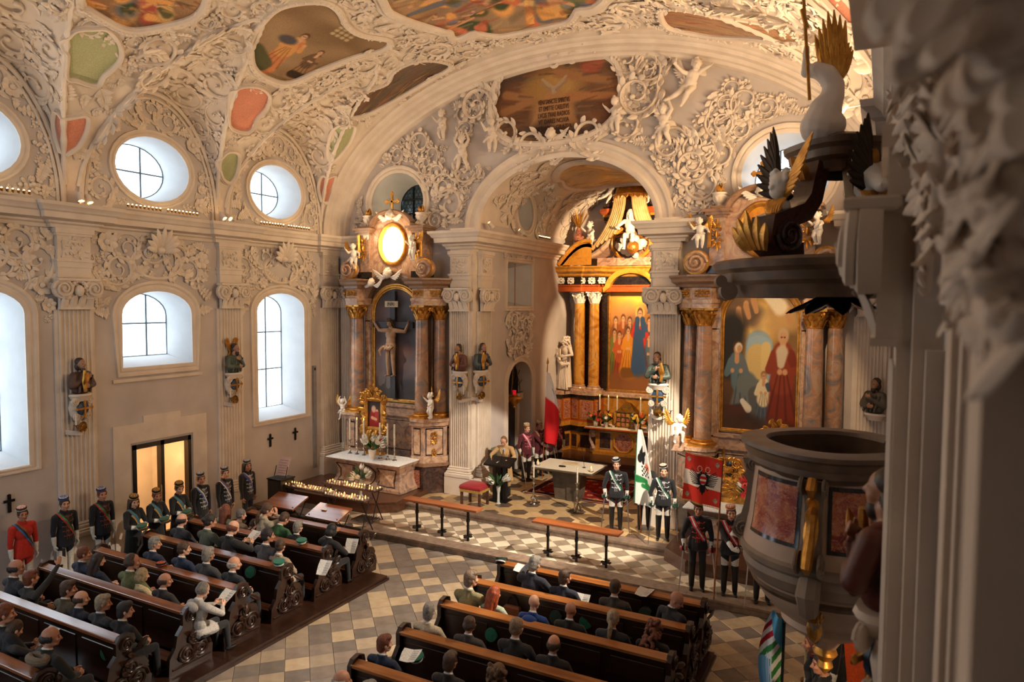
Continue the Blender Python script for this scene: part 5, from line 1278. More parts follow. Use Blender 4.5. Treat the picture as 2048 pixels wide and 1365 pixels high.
def picture(par, cx, y, hw, z0, zs, zt, p, frame_prof, fm=GOLD, name='painting', fname='picture_frame'):
    lp = archpoly(cx-hw, cx+hw, z0, zs, zt, 18)
    ins = lambda X, Y: inpoly(cx+hw*(2*X-1), z0+(zt-z0)*Y, lp)
    p.sheet(name, lambda u, v: (cx+hw*(2*u-1), y, z0+(zt-z0)*v), ins, OILP, par)
    f = B(); frame_loop(f, [(x, y, z) for x, z in lp], (0, -1, 0), frame_prof, center=(cx, y, (z0+zt)/2)); return f.obj(fname, fm, par)
PFR = [(-.03, .0), (-.03, .04), (0, .05), (.02, .08), (.07, .09), (.09, .06), (.13, .07), (.14, 0)]
def gilt_scroll(par, M, w, h, name='gilt_ornament', m=GOLD, seed=0, n=12, th=1.0):
    """carved gilt openwork filling w x h: scrolls and leaves"""
    r = random.Random(seed); b = B(); b.M = M
    for s in (-1, 1):
        for (x, y, q) in ((.25, .25, .25), (.25, -.25, .25), (.12, 0, .2)):
            volute(b, MX.Translation((s*x*w, y*h, 0)) @ MX.Diagonal((s, 1 if y >= 0 else -1, 1, 1)), q*min(w, h)*.8, .03*th)
    for k in range(n):
        a = 2*PI*k/n; d = V((math.cos(a)*w, math.sin(a)*h, 0)); leaf(b, d*.25, (math.cos(a), math.sin(a), 0), (0, 0, 1), .3*math.hypot(d.x, d.y)*r.uniform(.8, 1.1), .3*min(w, h), .6, .5, bend=r.uniform(-.6, .6), n=5)
    b.ball((0, 0, .02), (.16*w, .16*h, .05*th), 8, 6)
    return b.obj(name, m, par)
def gilt_frame(par, cx, y, z0, z1, hw, band=.12, crest=.5, name='gilt_frame'):
    """rocaille frame round a small picture, local plane facing -y"""
    b = B(); loop = [(cx-hw, y, z0), (cx+hw, y, z0), (cx+hw, y, z1), (cx-hw, y, z1)]
    L = []
    for i in range(4):
        a, c = V(loop[i]), V(loop[(i+1) % 4]); L += [a.lerp(c, k/5) for k in range(5)]
    frame_loop(b, L, (0, -1, 0), [(-.02, 0), (-.02, .05), (band*.4, .07), (band*.8, .05), (band, 0)])
    r = random.Random(3); c0 = V((cx, y, (z0+z1)/2))
    for k in range(len(L)):
        d = (L[k]-c0); d.y = 0; d.normalize()
        for q in range(2): leaf(b, L[k]+d*band*.7+V((r.uniform(-.05, .05), -.04, r.uniform(-.05, .05))), (d+V((r.uniform(-.7, .7), 0, r.uniform(-.7, .7)))), (0, -1, 0), band*1.7, band*.8, .7, .6, bend=r.uniform(-1, 1), n=5)
    for k in range(16):
        a = PI*(k+.5)/16; rr = r.uniform(.3, 1)*crest; o = V((cx+hw*.9*math.cos(a)*rr/crest, y-.05, z1+band+crest*.5*math.sin(a)*rr/crest)); leaf(b, o, (math.cos(a)*.7+r.uniform(-.4, .4), 0, .8), (0, -1, 0), crest*.42, crest*.25, .7, .6, bend=r.uniform(-1, 1), n=5)
    for s in (-1, 1):
        for zz, q in ((z1+.05, .13), (z0-.05, .15), ((z0+z1)/2, .1)): volute(b, frame((cx+s*(hw+band*.9), y-.03, zz), (s, 0, 0), (0, -1, 0)), q, .06)
    return b.obj(name, GOLD, par)
def side_altar(cx, label, pic, left):
    t = thing('side_altar', label, 'altar', (cx, 17.0, .32)); X = lambda a: cx+a
    wing = lambda s: [(X(s*.95), 17.38), (X(s*.95), 16.72), (X(s*1.02), 16.5), (X(s*1.42), 16.5), (X(s*1.88), 17.0), (X(s*1.88), 17.38)]
    def grow(P, s, e): return [(x+(e*s if i > 2 else (-e*s if i < 2 else 0)), y-(e if 1 <= i <= 4 else 0)) for i, (x, y) in enumerate(P)]
    for s in (-1, 1):
        W_ = wing(s)
        for nm, z0, z1, e, m in (('plinth', .32, 1.12, .03, MDARK), ('plinth_cap', 1.12, 1.22, .08, MBROWN), ('pedestal', 1.22, 2.3, 0, MGREY), ('pedestal_foot', 1.22, 1.4, .05, MPINK), ('pedestal_cornice', 2.3, 2.42, .07, MGREY), ('pedestal_cap', 2.42, 2.5, .1, MPINK)):
            b = B(); b.prism(grow(W_, s, e), z0, z1); b.obj(nm, m, t, smooth=0)
        E = [W_[2], W_[3], W_[4], W_[5]] if s > 0 else [W_[5], W_[4], W_[3], W_[2]]
        for p, q in zip(E[:-1], E[1:]):
            if (V(p)-V(q)).length < .3: continue
            panel_on(t, [v for v in quad(p, q, 1.36, 2.3, .08, .07)], MPINK if s > 0 else MGREY); panel_on(t, [v+V((0, -.032, 0)) for v in quad(p, q, .4, 1.1, .06, .06)], MRED)
        if s > 0: b = B(); gilt_scroll(t, frame((X(1.66), 16.72, 1.95), (.74, .67, 0), (.67, -.74, 0)), .18, .42, 'gilt_ornament', seed=3); gilt_scroll(t, frame((X(1.66), 16.72, 1.5), (.74, .67, 0), (.67, -.74, 0)), .14, .28, 'gilt_ornament', seed=4)
        column(t, X(s*1.2), 16.76, 2.5, 5.78, .2, MGREEN); column(t, X(s*1.6), 17.12, 2.5, 5.78, .18, MGREEN)
        b = B(); b.box(X(s*1.0)-.12, X(s*1.0)+.12, 17.02, 17.38, 2.5, 5.78); o = b.obj('pilaster_strip', MGREY, t, smooth=0); panel_on(o, [(X(s*1.0)-.08, 17.02, 2.7), (X(s*1.0)+.08, 17.02, 2.7), (X(s*1.0)+.08, 17.02, 5.3), (X(s*1.0)-.08, 17.02, 5.3)], MPINK, MBLK, .02) if False else None
        panel_on(t, [(X(s*1.0)-.09, 17.02, 2.7), (X(s*1.0)+.09, 17.02, 2.7), (X(s*1.0)+.09, 17.02, 5.3), (X(s*1.0)-.09, 17.02, 5.3)], MPINK, MBLK, .02)
    b = B(); b.box(X(-1.0), X(1.0), 17.05, 17.38, .32, 2.8); b.box(X(-1.0), X(1.0), 16.98, 17.2, 2.42, 2.52); b.box(X(-1.0), X(1.0), 17.0, 17.3, 2.7, 2.78); b.obj('predella_wall', MGREY, t, smooth=0)
    panel_on(t, [(X(-.9), 17.05, 1.4), (X(.9), 17.05, 1.4), (X(.9), 17.05, 2.3), (X(-.9), 17.05, 2.3)], MGREY)
    for s in (-1, 1): b = B(); b.tube([(X(s*.62+.24*math.cos(2*PI*k/24)), 17.02, 1.9+.28*math.sin(2*PI*k/24)) for k in range(24)], .025, 6, loop=True); b.obj('oval_moulding', MGREY, t)
    b = B(); b.box(X(-1.3), X(1.3), 17.2, 17.38, 2.5, 6.6); b.obj('back_slab', MBROWN, t, smooth=0)
    fr = picture(t, cx, 17.16, .84, 2.9, 5.5, 6.3, pic, PFR)
    # entablature
    path = [(X(-1.9), 17.4), (X(-1.9), 17.0), (X(-1.44), 16.52), (X(-1.0), 16.52), (X(-.95), 16.75), (X(-.95), 17.15), (X(.95), 17.15), (X(.95), 16.75), (X(1.0), 16.52), (X(1.44), 16.52), (X(1.9), 17.0), (X(1.9), 17.4)]
    for nm, prof, m, pth in (('architrave', [(0, 5.78), (0, 5.9), (.02, 5.9), (.02, 5.98), (-.02, 6.0), (-.02, 6.28)], MPINK, 0), ('cornice', [(-.02, 6.26), (.05, 6.28), (.06, 6.34), (.16, 6.4), (.17, 6.47), (.22, 6.52), (.22, 6.56), (-.3, 6.6)], MBROWN, 0)):
        for seg in (path[:6], path[6:]): b = B(); plan_sweep(b, seg, prof); b.obj(nm, m, t, smooth=30)
    for s in (-1, 1):
        for x, y, nx, ny in ((1.22, 16.53, 0, -1), (1.68, 16.78, .72*s, -.69)):
            for k in range(3): gilt_scroll(t, frame((X(s*x)+(k-1)*.12*abs(ny), y+(k-1)*.1*nx, 6.13), (-ny, nx, 0), (nx, ny, 0)), .13, .22, 'frieze_ornament', n=6, seed=k)
    b = B(); P = arc(cx, 5.5, 1.12, 1.2, PI*.93, PI*.07, 24); nr = [(V((x-cx, 0, (z-5.5))).normalized(), V((0, 1, 0))) for x, z in P]
    b.sweep([(-.06, .0), (-.06, -.2), (.02, -.3), (.1, -.32), (.14, -.26), (.14, 0)], [(x, 17.15, z) for x, z in P], nr); b.obj('arched_cornice', MBROWN, t)
    # attic storey with the oval window
    Z = 6.6; b = B(); ol = arc(cx, 7.6, .45, .55, 0, 2*PI, 28)[:-1]
    sheet(b, [(X(-1.05), Z), (X(1.05), Z), (X(1.05), 8.02)]+arc(cx, 7.75, .8, .78, .2, PI-.2, 14)+[(X(-1.05), 8.02)], [ol], lambda x, z: (x, 16.98, z)); b.box(X(-1.05), X(-1.0), 16.98, 17.38, Z, 8.0); b.box(X(1.0), X(1.05), 16.98, 17.38, Z, 8.0); b.obj('attic_panel', MPINK, t, smooth=0)
    b = B(); frame_loop(b, [(x, 16.98, z) for x, z in ol], (0, -1, 0), [(-.02, -.04), (-.02, .05), (.03, .09), (.07, .08), (.1, .03), (.11, 0)]); b.obj('oval_frame', GOLD, t)
    b = B(); b.add([(x, 17.03, z) for x, z in ol], [tuple(range(28))]); b.obj('oval_pane', emit('backlit_glass', (255, 226, 160), 5.0 if left else 1.0) if left else YELP, t, smooth=0)
    for s in (-1, 1):
        b = B(); b.box(X(s*1.0)-.2, X(s*1.0)+.2, 16.78, 17.38, Z, Z+.18); b.obj('attic_plinth', MBLK, t, smooth=0)
        b = B(); b.box(X(s*.98)-.17, X(s*.98)+.17, 16.85, 17.38, Z+.18, 7.95); b.obj('attic_pier', MPINK if s > 0 else MGREY, t, smooth=0)
        b = B(); 
        for zz, e in ((7.9, .04), (7.96, .1), (8.03, .16)): b.box(X(s*.98)-.17-e, X(s*.98)+.17+e, 16.85-e, 17.38, zz, zz+.07)
        b.obj('attic_cornice', MBROWN, t, smooth=0)
        gilt_scroll(t, frame((X(s*.98), 16.83, 7.5), (1, 0, 0), (0, -1, 0)), .2, .75, 'gilt_ornament', seed=6, th=1.5)
        b = B(); volute(b, frame((X(s*1.4), 16.8, 6.85), (-s, 0, 0), (0, -1, 0)), .26, .4); o = b.obj('attic_volute', MPINK, t)
        b = B(); b.tube([(X(s*1.4)+.27*math.cos(a), 16.62, 6.85+.27*math.sin(a)) for a in [2*PI*k/20 for k in range(20)]], .04, 6, loop=True); b.tube([(X(s*1.15), 16.78, 7.2+.1*k) for k in range(8)], .05, 6); b.obj('gilt_edge', GOLD, o)
    b = B(); P = [(X(-1.15), 8.1), (X(-.85), 8.1)]+arc(cx, 8.0, .78, .55, PI*.92, PI*.08, 18)+[(X(.85), 8.1), (X(1.15), 8.1)]
    b.sweep([(-.05, 0), (-.05, -.18), (.04, -.22), (.08, -.2), (.08, 0)], [(x, 17.02, z) for x, z in P], [(V((0, 0, 1)) if i in (0, 1, 20, 21) else V((x-cx, 0, (z-8.0)*1.4)).normalized(), V((0, 1, 0))) for i, (x, z) in enumerate(P)]); b.obj('pediment_arch', MBROWN, t)
    w = 'left' if left else 'right'
    sd = 'crucifix altar' if left else 'family painting altar'
    for s in (-1, 1): urn('flaming urn above the attic pier of the %s, %s' % (sd, 'nearer the chancel' if (s > 0) == left else 'farther from the chancel'), (X(s*.98), 17.05, 8.13), 1.0)
    c = thing('altar_cross', 'gilt trefoil cross on top of the %s' % sd, 'cross', (X(0), 16.95, 8.6)); b = B()
    b.box(X(-.03), X(.03), 16.93, 16.97, 8.55, 9.08); b.box(X(-.19), X(.19), 16.93, 16.97, 8.84, 8.9)
    for x, z in ((0, 9.1), (-.2, 8.87), (.2, 8.87)):
        for a in range(3): q = PI/2*a+(0 if z > 9 else (PI/2 if x < 0 else -PI/2)); b.ball((X(x)+.035*math.cos(q), 16.95, z+.035*math.sin(q)), (.04, .02, .04), 7, 5)
    b.obj('cross_bar', GOLD, c); b = B()
    for k in range(12): a = 2*PI*(k+.5)/12; b.tube([(X(.05*math.cos(a)), 16.95, 8.87+.05*math.sin(a)), (X(.15*math.cos(a)), 16.95, 8.87+.15*math.sin(a))], [.012, .002], 4)
    b.obj('rays', GOLD, c)
    cherub('white winged cherub head under the cross of the %s' % sd, (X(0), 16.8, 8.45), PI, 1.2)
    cherub('white cherub head riding the arched cornice of the %s' % sd, (X(-.05), 16.75, 6.72), PI, 1.25); 
    if left: cherub('second pale cherub head low on the cornice of the crucifix altar', (X(-.62), 16.7, 6.45), PI, 1.0)
    # altar table
    m = thing('altar_table', 'curved grey marble altar table under a white cloth before the %s' % sd, 'altar table', (cx, 15.95, .45)); b = B(); rs = []
    prof = [(.47, 0, .08), (.55, .0, .08), (.6, .05, .1), (.8, .13, .2), (1.0, .12, .2), (1.15, .05, .1), (1.22, .0, .05), (1.28, -.02, .04), (1.3, -.03, .04)]
    for z, ix, iy in prof: rs.append([(X(-1.26+ix), 15.56+iy, z), (X(1.26-ix), 15.56+iy, z), (X(1.26-ix), 16.5, z), (X(-1.26+ix), 16.5, z)])
    b.rings(rs); b.obj('table_body', MGREY if left else MBROWN, m, smooth=0)
    def on(x, z): 
        zs = [q[0] for q in prof]; return (X(x), 15.555+float(np.interp(z, zs, [q[2] for q in prof])), z)
    b = B()
    for s in (-1, 1): L = [on(s*x, z) for x, z in [(.42, .65), (.75, .63), (1.05, .63), (.98, .75), (1.0, .95), (1.1, 1.13), (.7, 1.13), (.4, 1.12), (.48, .95), (.48, .8)]]; b.tube(L, .014, 5, loop=True)
    b.tube([on(.3*math.cos(2*PI*k/20), .88+.3*math.sin(2*PI*k/20)) for k in range(20)], .016, 5, loop=True); b.obj('inlay_line', MBLK, m)
    for s in (-1, 1): b = B(); b.add([V(on(s*x, z))+V((0, -.004, 0)) for x, z in ((.5, .66), (.97, .66), (.95, .78), (.97, .95), (1.05, 1.1), (.5, 1.1))], [(0, 1, 2, 3, 4, 5)]); b.obj('inlay_panel', MPINK, m, smooth=0)
    b = B(); b.box(X(.18)-.35, X(.18)-.0, 15.72, 15.75, .85, .9) if False else None
    b = B(); b.box(X(-1.32), X(1.32), 15.46, 16.52, 1.3, 1.335, bev=.01); b.obj('table_cloth', cloth((240, 240, 240), .9), m)
    return t
YELP = mat('yellow_picture', (226, 160, 40), (190, 110, 24), 6, .4)
# crucifix picture
p = Paint(96, 160, (84, 84, 92), 3); p.grad((92, 84, 84), (70, 76, 84)); p.clouds([(84, 84, 92), (120, 96, 96), (104, 92, 96), (66, 70, 80)], 40, (.06, .2), .6); p.clouds([(150, 110, 100), (120, 104, 104)], 8, (.05, .12), .5, (.1, .9, .3, .45))
p.clouds([(60, 58, 60), (76, 70, 66)], 14, (.05, .12), .7, (0, 1, 0, .15)); 
for x, y in ((.12, .2), (.18, .22), (.3, .18)): p.line((x, y-.06), (x, y), .03, .025, (110, 100, 100))
ALT_L = side_altar(-13.05, 'tall marble side altar with crucifix under a glowing oval window', p, True)
# the crucifix in relief
cr = thing('crucifix', 'carved crucified figure on a dark wooden cross inside the altar arch', 'crucifix', (-13.1, 17.0, 2.95)); b = B(); WD = wood('dark_cross_wood', (62, 62, 68), (48, 46, 52), 1.2, 2, .6, 0)
b.box(-13.2, -13.02, 17.02, 17.1, 2.95, 6.2); b.box(-13.85, -12.35, 17.0, 17.08, 5.1, 5.28); b.obj('cross_beam', WD, cr, smooth=0)
pc = human('crucified', wl=(-.62, -.02, 1.58), wr=(.62, -.02, 1.6), pl=(0, -.3, -1), pr=(0, -.3, -1), head=(.3, -.45, .2), bare=True, lean=-.02, cl=.4, cr=.4, vox=.012)
BODYW = mat('carved_body', (166, 134, 104), (140, 108, 80), 6, .5)
o = link('carved_figure', pc['me'], cr, V((-13.1, 16.92, 3.62))-cr.location, PI); slot(o, [BODYW, BODYW, BODYW, BODYW, BODYW, BODYW, IRON, BODYW]); 
h = place('hair', hair('long'), MX.Identity(4)); h.parent = o; h.matrix_local = pc['head']; slot(h, [hairmat('66_48_36', (66, 48, 36))])
b = B(); b.tube([(-13.25+.3*k/8, 16.76+.02*math.sin(k), 4.5+.03*math.sin(k*2)) for k in range(9)], .07, 8); b.tube([(-13.28, 16.76, 4.52), (-13.36, 16.72, 4.4), (-13.33, 16.74, 4.25)], [.05, .05, .02], 6); b.obj('loincloth', BODYW, cr)
b = B(); b.rings([[(-13.38+.06*k, 17.0-.02*math.sin(k*1.4), z) for z in (5.72, 5.9)] for k in range(9)], 0, False, False); s_ = b.obj('title_scroll', mat('parchment', (206, 190, 160)), cr)
o = link('lettering', text_mesh('INRI', .15, BLACKM), s_, (0, 0, 0)); o.rotation_euler = (PI/2, 0, 0); o.location = V((-13.13, 16.965, 5.76))-cr.location-s_.location
# right altar painting: generic seated woman, child and bearded man before a bright arch
p = Paint(120, 190, (110, 80, 46), 5); p.grad((74, 50, 32), (150, 110, 60)); p.clouds([(150, 116, 66), (120, 90, 54), (176, 136, 76)], 24, (.08, .2), .6, (0, 1, .5, 1))
p.blob(.5, .75, .28, .16, (236, 190, 96), .9); p.blob(.5, .76, .13, .09, (250, 220, 140), .9)
p.line((.48, .42), (.48, .58), .12, .12, (150, 176, 186), .15); p.blob(.48, .6, .17, .06, (160, 186, 196), .2); p.line((.46, .4), (.46, .52), .09, .085, (214, 186, 120), .2); p.line((.58, .45), (.58, .58), .04, .04, (222, 196, 130), .2); p.line((.26, .35), (.26, .62), .03, .03, (176, 130, 66), .3)
p.clouds([(120, 92, 66), (140, 108, 76), (104, 84, 64)], 12, (.05, .1), .8, (.15, .4, .72, .9)); p.clouds([(200, 160, 100), (176, 140, 96)], 8, (.05, .1), .7, (.65, .9, .72, .9))
for x, y in ((.2, .84), (.3, .88), (.4, .92), (.72, .9), (.84, .85)): p.blob(x, y, .035, .022, (206, 156, 106), .5); p.line((x, y-.02), (x+.04, y-.09), .025, .02, (196, 146, 96))
p.line((.5, .98), (.75, .86), .03, .06, (236, 222, 190), .5); p.line((.08, .45), (.12, .7), .1, .12, (48, 42, 32), .6)
p.figure(.3, .1, .52, (96, 118, 128), (110, 116, 116), halo=None, sit=True, lean=-.13, arm=.2); p.blob(.215, .575, .05, .035, (226, 214, 190), .3); p.blob(.225, .565, .032, .026, (206, 156, 116), .3)
p.line((.3, .32), (.5, .26), .07, .09, (110, 118, 116)); p.line((.45, .25), (.47, .1), .06, .05, (90, 92, 90)); p.figure(.56, .06, .36, (226, 210, 170), (70, 84, 104), arm=.1, hair=(150, 110, 66)); p.figure(.8, .06, .66, (140, 60, 34), (124, 48, 28), hair=(196, 170, 130), arm=.0); p.line((.79, .55), (.78, .47), .05, .03, (206, 190, 160), .4)
p.line((.08, .1), (.24, .1), .07, .07, (84, 48, 30)); p.line((.28, .2), (.36, .15), .02, .03, (226, 216, 196)); p.clouds([(60, 40, 28), (80, 54, 36)], 12, (.05, .1), .6, (0, 1, 0, .06))
ALT_R = side_altar(-2.52, 'tall marble side altar with painting of a seated family', p, False)
for nm, P in (('step_left', [(-15.4, 14.62), (-12.15, 14.62), (-11.5, 15.1), (-11.5, 16.62), (-15.4, 16.62)]), ('step_right', [(-4.15, 16.62), (-4.15, 15.15), (-3.55, 14.62), (.2, 14.62), (.2, 16.62)])):
    b = B(); b.prism(P, .1, .42); b.prism([(x+(.03 if x > -8 and i < 2 or x > -8 and i == 2 else 0), y-.03 if y < 16 else y) for i, (x, y) in enumerate(P)], .42, .46)
    o = b.obj('trim_altar_'+nm, PLAT, smooth=0); struct(o)
# ------------------------------------------------------------ high altar
HX = -7.72; ha = thing('high_altar', 'towering gilded high altar with yellow columns in the chancel', 'altar', (HX, 23.6, .62)); X = lambda a: HX+a
b = B(); b.prism([(CL, 21.3), (-6.2, 21.3), (-5.1, 21.3), (-5.1, 24.3), (CL, 24.3)], .3, .47); b.prism([(CL, 21.65), (-5.1, 21.65), (-5.1, 24.3), (CL, 24.3)], .47, .62); struct(b.obj('trim_chancel_step', PLAT, smooth=0))
for s in (-1, 1):
    W_ = [(X(s*1.0), 24.2), (X(s*1.0), 23.3), (X(s*1.15), 22.98), (X(s*1.75), 22.98), (X(s*2.1), 23.1), (X(s*2.25), 22.7), (X(s*2.56), 22.7), (X(s*2.56), 24.2)]
    for nm, z0, z1, e, m in (('plinth', .62, 1.3, 0, MOCH), ('plinth_band', 1.3, 1.5, .04, MBLK), ('pedestal', 1.5, 2.5, 0, MORNG), ('pedestal_foot', 1.5, 1.66, .04, MOCH), ('pedestal_cornice', 2.5, 2.62, .05, MBLK), ('pedestal_cap', 2.62, 2.76, .07, MPINK)):
        b = B(); b.prism([(x, y-(e if 1 <= i <= 6 else 0)) for i, (x, y) in enumerate(W_)], z0, z1); b.obj(nm, m, ha, smooth=0)
    E = W_[1:7] if s > 0 else W_[1:7][::-1]
    for p_, q_ in zip(E[:-1], E[1:]):
        if (V(p_)-V(q_)).length < .25: continue
        panel_on(ha, quad(p_, q_, 1.7, 2.5, .05, .05), MRED, MOCH); panel_on(ha, quad(p_, q_, .66, 1.28, .05, .05), MDARK, MOCH)
    for x, y, r in ((1.32, 23.3, .19), (1.9, 23.34, .2)): column(ha, X(s*x), y, 2.76, 6.28, r, MYEL, CHER, MPINK, .42)
    b = B(); b.box(X(s*1.05)-.1, X(s*1.05)+.1, 23.6, 24.2, 2.76, 6.2); b.obj('pilaster_strip', MBLK, ha, smooth=0); b = B(); b.box(X(s*1.6)-.2, X(s*1.6)+.2, 23.62, 24.2, 2.76, 6.2); b.obj('back_strip', MDARK, ha, smooth=0)
b = B(); b.box(X(-1.3), X(1.3), 23.85, 24.25, .62, 7.0); b.obj('back_slab', MORNG, ha, smooth=0)
b = B(); b.box(X(-1.1), X(1.1), 23.5, 23.9, 1.3, 2.62); b.obj('reredos_base', MYEL, ha, smooth=0); b = B(); b.box(X(-1.12), X(1.12), 23.44, 23.9, 2.56, 2.72, bev=.02); b.obj('reredos_ledge', MPINK, ha)
p = Paint(120, 180, (160, 110, 50), 8); p.grad((150, 96, 46), (190, 130, 60)); p.blob(.5, .95, .42, .2, (240, 190, 70), .9); p.blob(.5, .99, .25, .1, (250, 214, 110), .8); p.clouds([(150, 110, 76), (176, 126, 80)], 16, (.06, .15), .4, (0, 1, .3, .75))
for x, y, c, c2 in ((.12, .5, (150, 84, 40), (110, 60, 34)), (.27, .52, (170, 90, 40), (120, 66, 36)), (.4, .5, (130, 80, 56), (104, 60, 40)), (.78, .5, (110, 70, 60), (90, 54, 44)), (.9, .48, (150, 90, 50), (110, 66, 40))): p.figure(x, y-.27, .44, c, c2)
p.figure(.1, .12, .44, (120, 120, 50), (104, 100, 44)); p.figure(.2, .12, .42, (190, 90, 40), (150, 60, 30)); p.figure(.36, .14, .44, (214, 140, 40), (206, 130, 36), sit=True, lean=.02); p.figure(.92, .12, .42, (196, 76, 44), (206, 84, 48), sit=True, lean=-.05); p.figure(.78, .12, .4, (90, 104, 104), (196, 80, 50), sit=True)
p.figure(.6, .2, .55, (196, 54, 36), (60, 84, 116), halo=(246, 206, 110), arm=.0); p.line((.57, .22), (.57, .5), .09, .06, (56, 80, 112)); p.line((.54, .55), (.55, .64), .03, .03, (56, 80, 112)); p.line((.67, .5), (.65, .64), .025, .03, (56, 80, 112)); p.clouds([(120, 76, 40), (140, 90, 48)], 16, (.06, .14), .6, (0, 1, 0, .1))
picture(ha, HX, 23.82, .93, 2.78, 6.2, 6.72, p, PFR)
PH = [(X(-2.6), 24.2), (X(-2.6), 22.95), (X(-1.72), 22.95), (X(-1.68), 23.05), (X(-1.1), 23.05), (X(-1.0), 23.5), (X(1.0), 23.5), (X(1.1), 23.05), (X(1.68), 23.05), (X(1.72), 22.95), (X(2.6), 22.95), (X(2.6), 24.2)]
for nm, prof, m in (('architrave', [(0, 6.28), (0, 6.45), (.03, 6.47), (.03, 6.52)], MORNG), ('frieze', [(0, 6.5), (0, 6.82)], MBLK), ('cornice', [(0, 6.8), (.06, 6.84), (.08, 6.9), (.22, 6.98), (.24, 7.06), (.3, 7.12), (.3, 7.16), (-.5, 7.2)], MOCH)):
    b = B(); plan_sweep(b, PH, prof); b.obj(nm, m, ha, smooth=30)
for k in range(14): 
    x = -2.45+4.9*k/13; 
    if abs(x) > .9: gilt_scroll(ha, frame((X(x), 22.92 if abs(x) > 1.75 else 23.02, 6.66), (1, 0, 0), (0, -1, 0)), .3, .24, 'frieze_ornament', CHER, seed=k, n=8)
b = B(); P = [(X(-1.0), 6.3)]+arc(HX, 6.35, .82, .62, PI*.95, PI*.05, 18)+[(X(1.0), 6.3)]; b.sweep([(-.05, .1), (-.05, -.3), (.05, -.36), (.12, -.36), (.16, -.28), (.16, .1)], [(x, 23.6, z) for x, z in P], [(V((0, 0, 1)) if abs(x-HX) > .95 else V((x-HX, 0, (z-6.35)*1.3)).normalized(), V((0, 1, 0))) for x, z in P]); b.obj('arched_cornice', MOCH, ha)
b = B(); b.box(X(-1.2), X(1.2), 23.2, 24.2, 7.18, 7.45); b.obj('attic_base', MPINK, ha, smooth=0)
# attic: bell shaped gable with niche, brackets, canopy
b = B(); out = [(X(-1.5), 7.45), (X(1.5), 7.45)]+[(X(1.5-.95*math.sin(PI/2*k/10)), 7.45+1.05*(k/10)**1.3) for k in range(1, 11)]+[(X(.4), 9.1), (X(-.4), 9.1)]+[(X(-1.5+.95*math.sin(PI/2*k/10)), 7.45+1.05*(k/10)**1.3) for k in range(10, 0, -1)]
b.prism(out, 23.4, 24.1, ax='y'); b.obj('attic_gable', MBROWN, ha, smooth=0)
for s in (-1, 1):
    b = B(); P = [(X(s*(1.62-1.05*math.sin(PI/2*k/14))), 7.5+1.2*(k/14)**1.3) for k in range(15)]; b.tube([(x, 23.4, z) for x, z in P], .1, 8); b.obj('gable_moulding', MPINK, ha)
    b = B(); b.rings([[(X(s*(1.25+1.25*t))+dx, yy, 7.2+.75*math.sin(PI*(1-t)*.62)+dz) for dx, dz in ((0, 0), (0, -.12))] for t in [k/10 for k in range(11)] for yy in (22.9,)], 0, False, False)
    for k in range(10):
        t, u = k/10, (k+1)/10; f_ = lambda t: 7.22+.8*math.sin(PI*(1-t)*.6); b.add([(X(s*(1.3+1.25*q)), yy, z) for q, yy, z in ((t, 22.9, f_(t)), (u, 22.9, f_(u)), (u, 23.9, f_(u)), (t, 23.9, f_(t)), (t, 22.9, 7.2), (u, 22.9, 7.2))], [(0, 1, 2, 3), (0, 1, 5, 4)])
    b.obj('scrolled_pediment', MOCH, ha, smooth=30)
    b = B(); b.tube([(X(s*(1.3+1.25*k/12)), 22.87, 7.24+.8*math.sin(PI*(1-k/12)*.6)) for k in range(13)], .07, 8); b.obj('pediment_rim', MOCH, ha)
    b = B(); b.lathe([(.001, 0), (.1, 0), (.12, .05), (.08, .12), (.18, .25), (.21, .38), (.13, .48), (.1, .62), (.06, .7)], (X(s*1.95), 23.3, 7.85), 16); o = b.obj('vase', MRED, ha)
    b = B()
    for k in range(12): a = 2*PI*k/12; leaf(b, (X(s*1.95), 23.3, 8.5), (math.cos(a)*.7, math.sin(a)*.7, 1.3+.5*(k % 2)), (math.cos(a), math.sin(a), -.3), .75, .07, .15, .1, n=5)
    b.obj('palm_leaves', GOLD, o)
    for zz, w, h, m in ((8.2, .2, .5, MORNG), (8.7, .26, .18, MBLK), (8.85, .3, .1, MOCH), (8.95, .42, .2, MORNG), (9.15, .3, .2, MDARK)):
        b = B(); b.lathe([(w*.8, zz), (w, zz+h*.5), (w, zz+h)], (X(s*.85), 23.55, 0), 8); b.obj('attic_pillar', m, ha, smooth=0)
    urn('dark red urn with gilt flame on the %s pillar of the high altar canopy' % ('shadowed inner' if s > 0 else 'outer'), (X(s*.85), 23.55, 9.35), .9, MORNG)
b = B(); b.lathe([(.62, 0), (.6, .08), (.54, .25), (.4, .45), (.2, .56), (.02, .6)], (X(0), 23.3, 9.55), 20, a0=0); b.obj('canopy_dome', GOLD, ha)
b = B()
for k in range(20):
    a = 2*PI*k/20; d = V((math.cos(a), math.sin(a), 0)); leaf(b, V((X(0), 23.3, 9.57))+d*.62, (0, 0, -1), d, .16, .17, .2, .2, n=4)
b.tube([(X(.63*math.cos(2*PI*k/24)), 23.3+.63*math.sin(2*PI*k/24), 9.56) for k in range(24)], .035, 6, loop=True); b.obj('canopy_lambrequin', GOLD, ha)
DRAP = mat('gilt_drapery', (226, 196, 140), (206, 160, 90), 5, .35, .35)
for s in (-1, 1):
    b = B()
    for q in range(6): b.tube([(X(s*(.15+.07*q+ t*t*(.35+.1*q))), 22.95+.02*q, 9.6-1.35*t-.1*q*t) for t in [k/9 for k in range(10)]], [.07-.02*abs(.5-k/9) for k in range(10)], 7)
    b.obj('canopy_drape', DRAP, ha)
b = B()
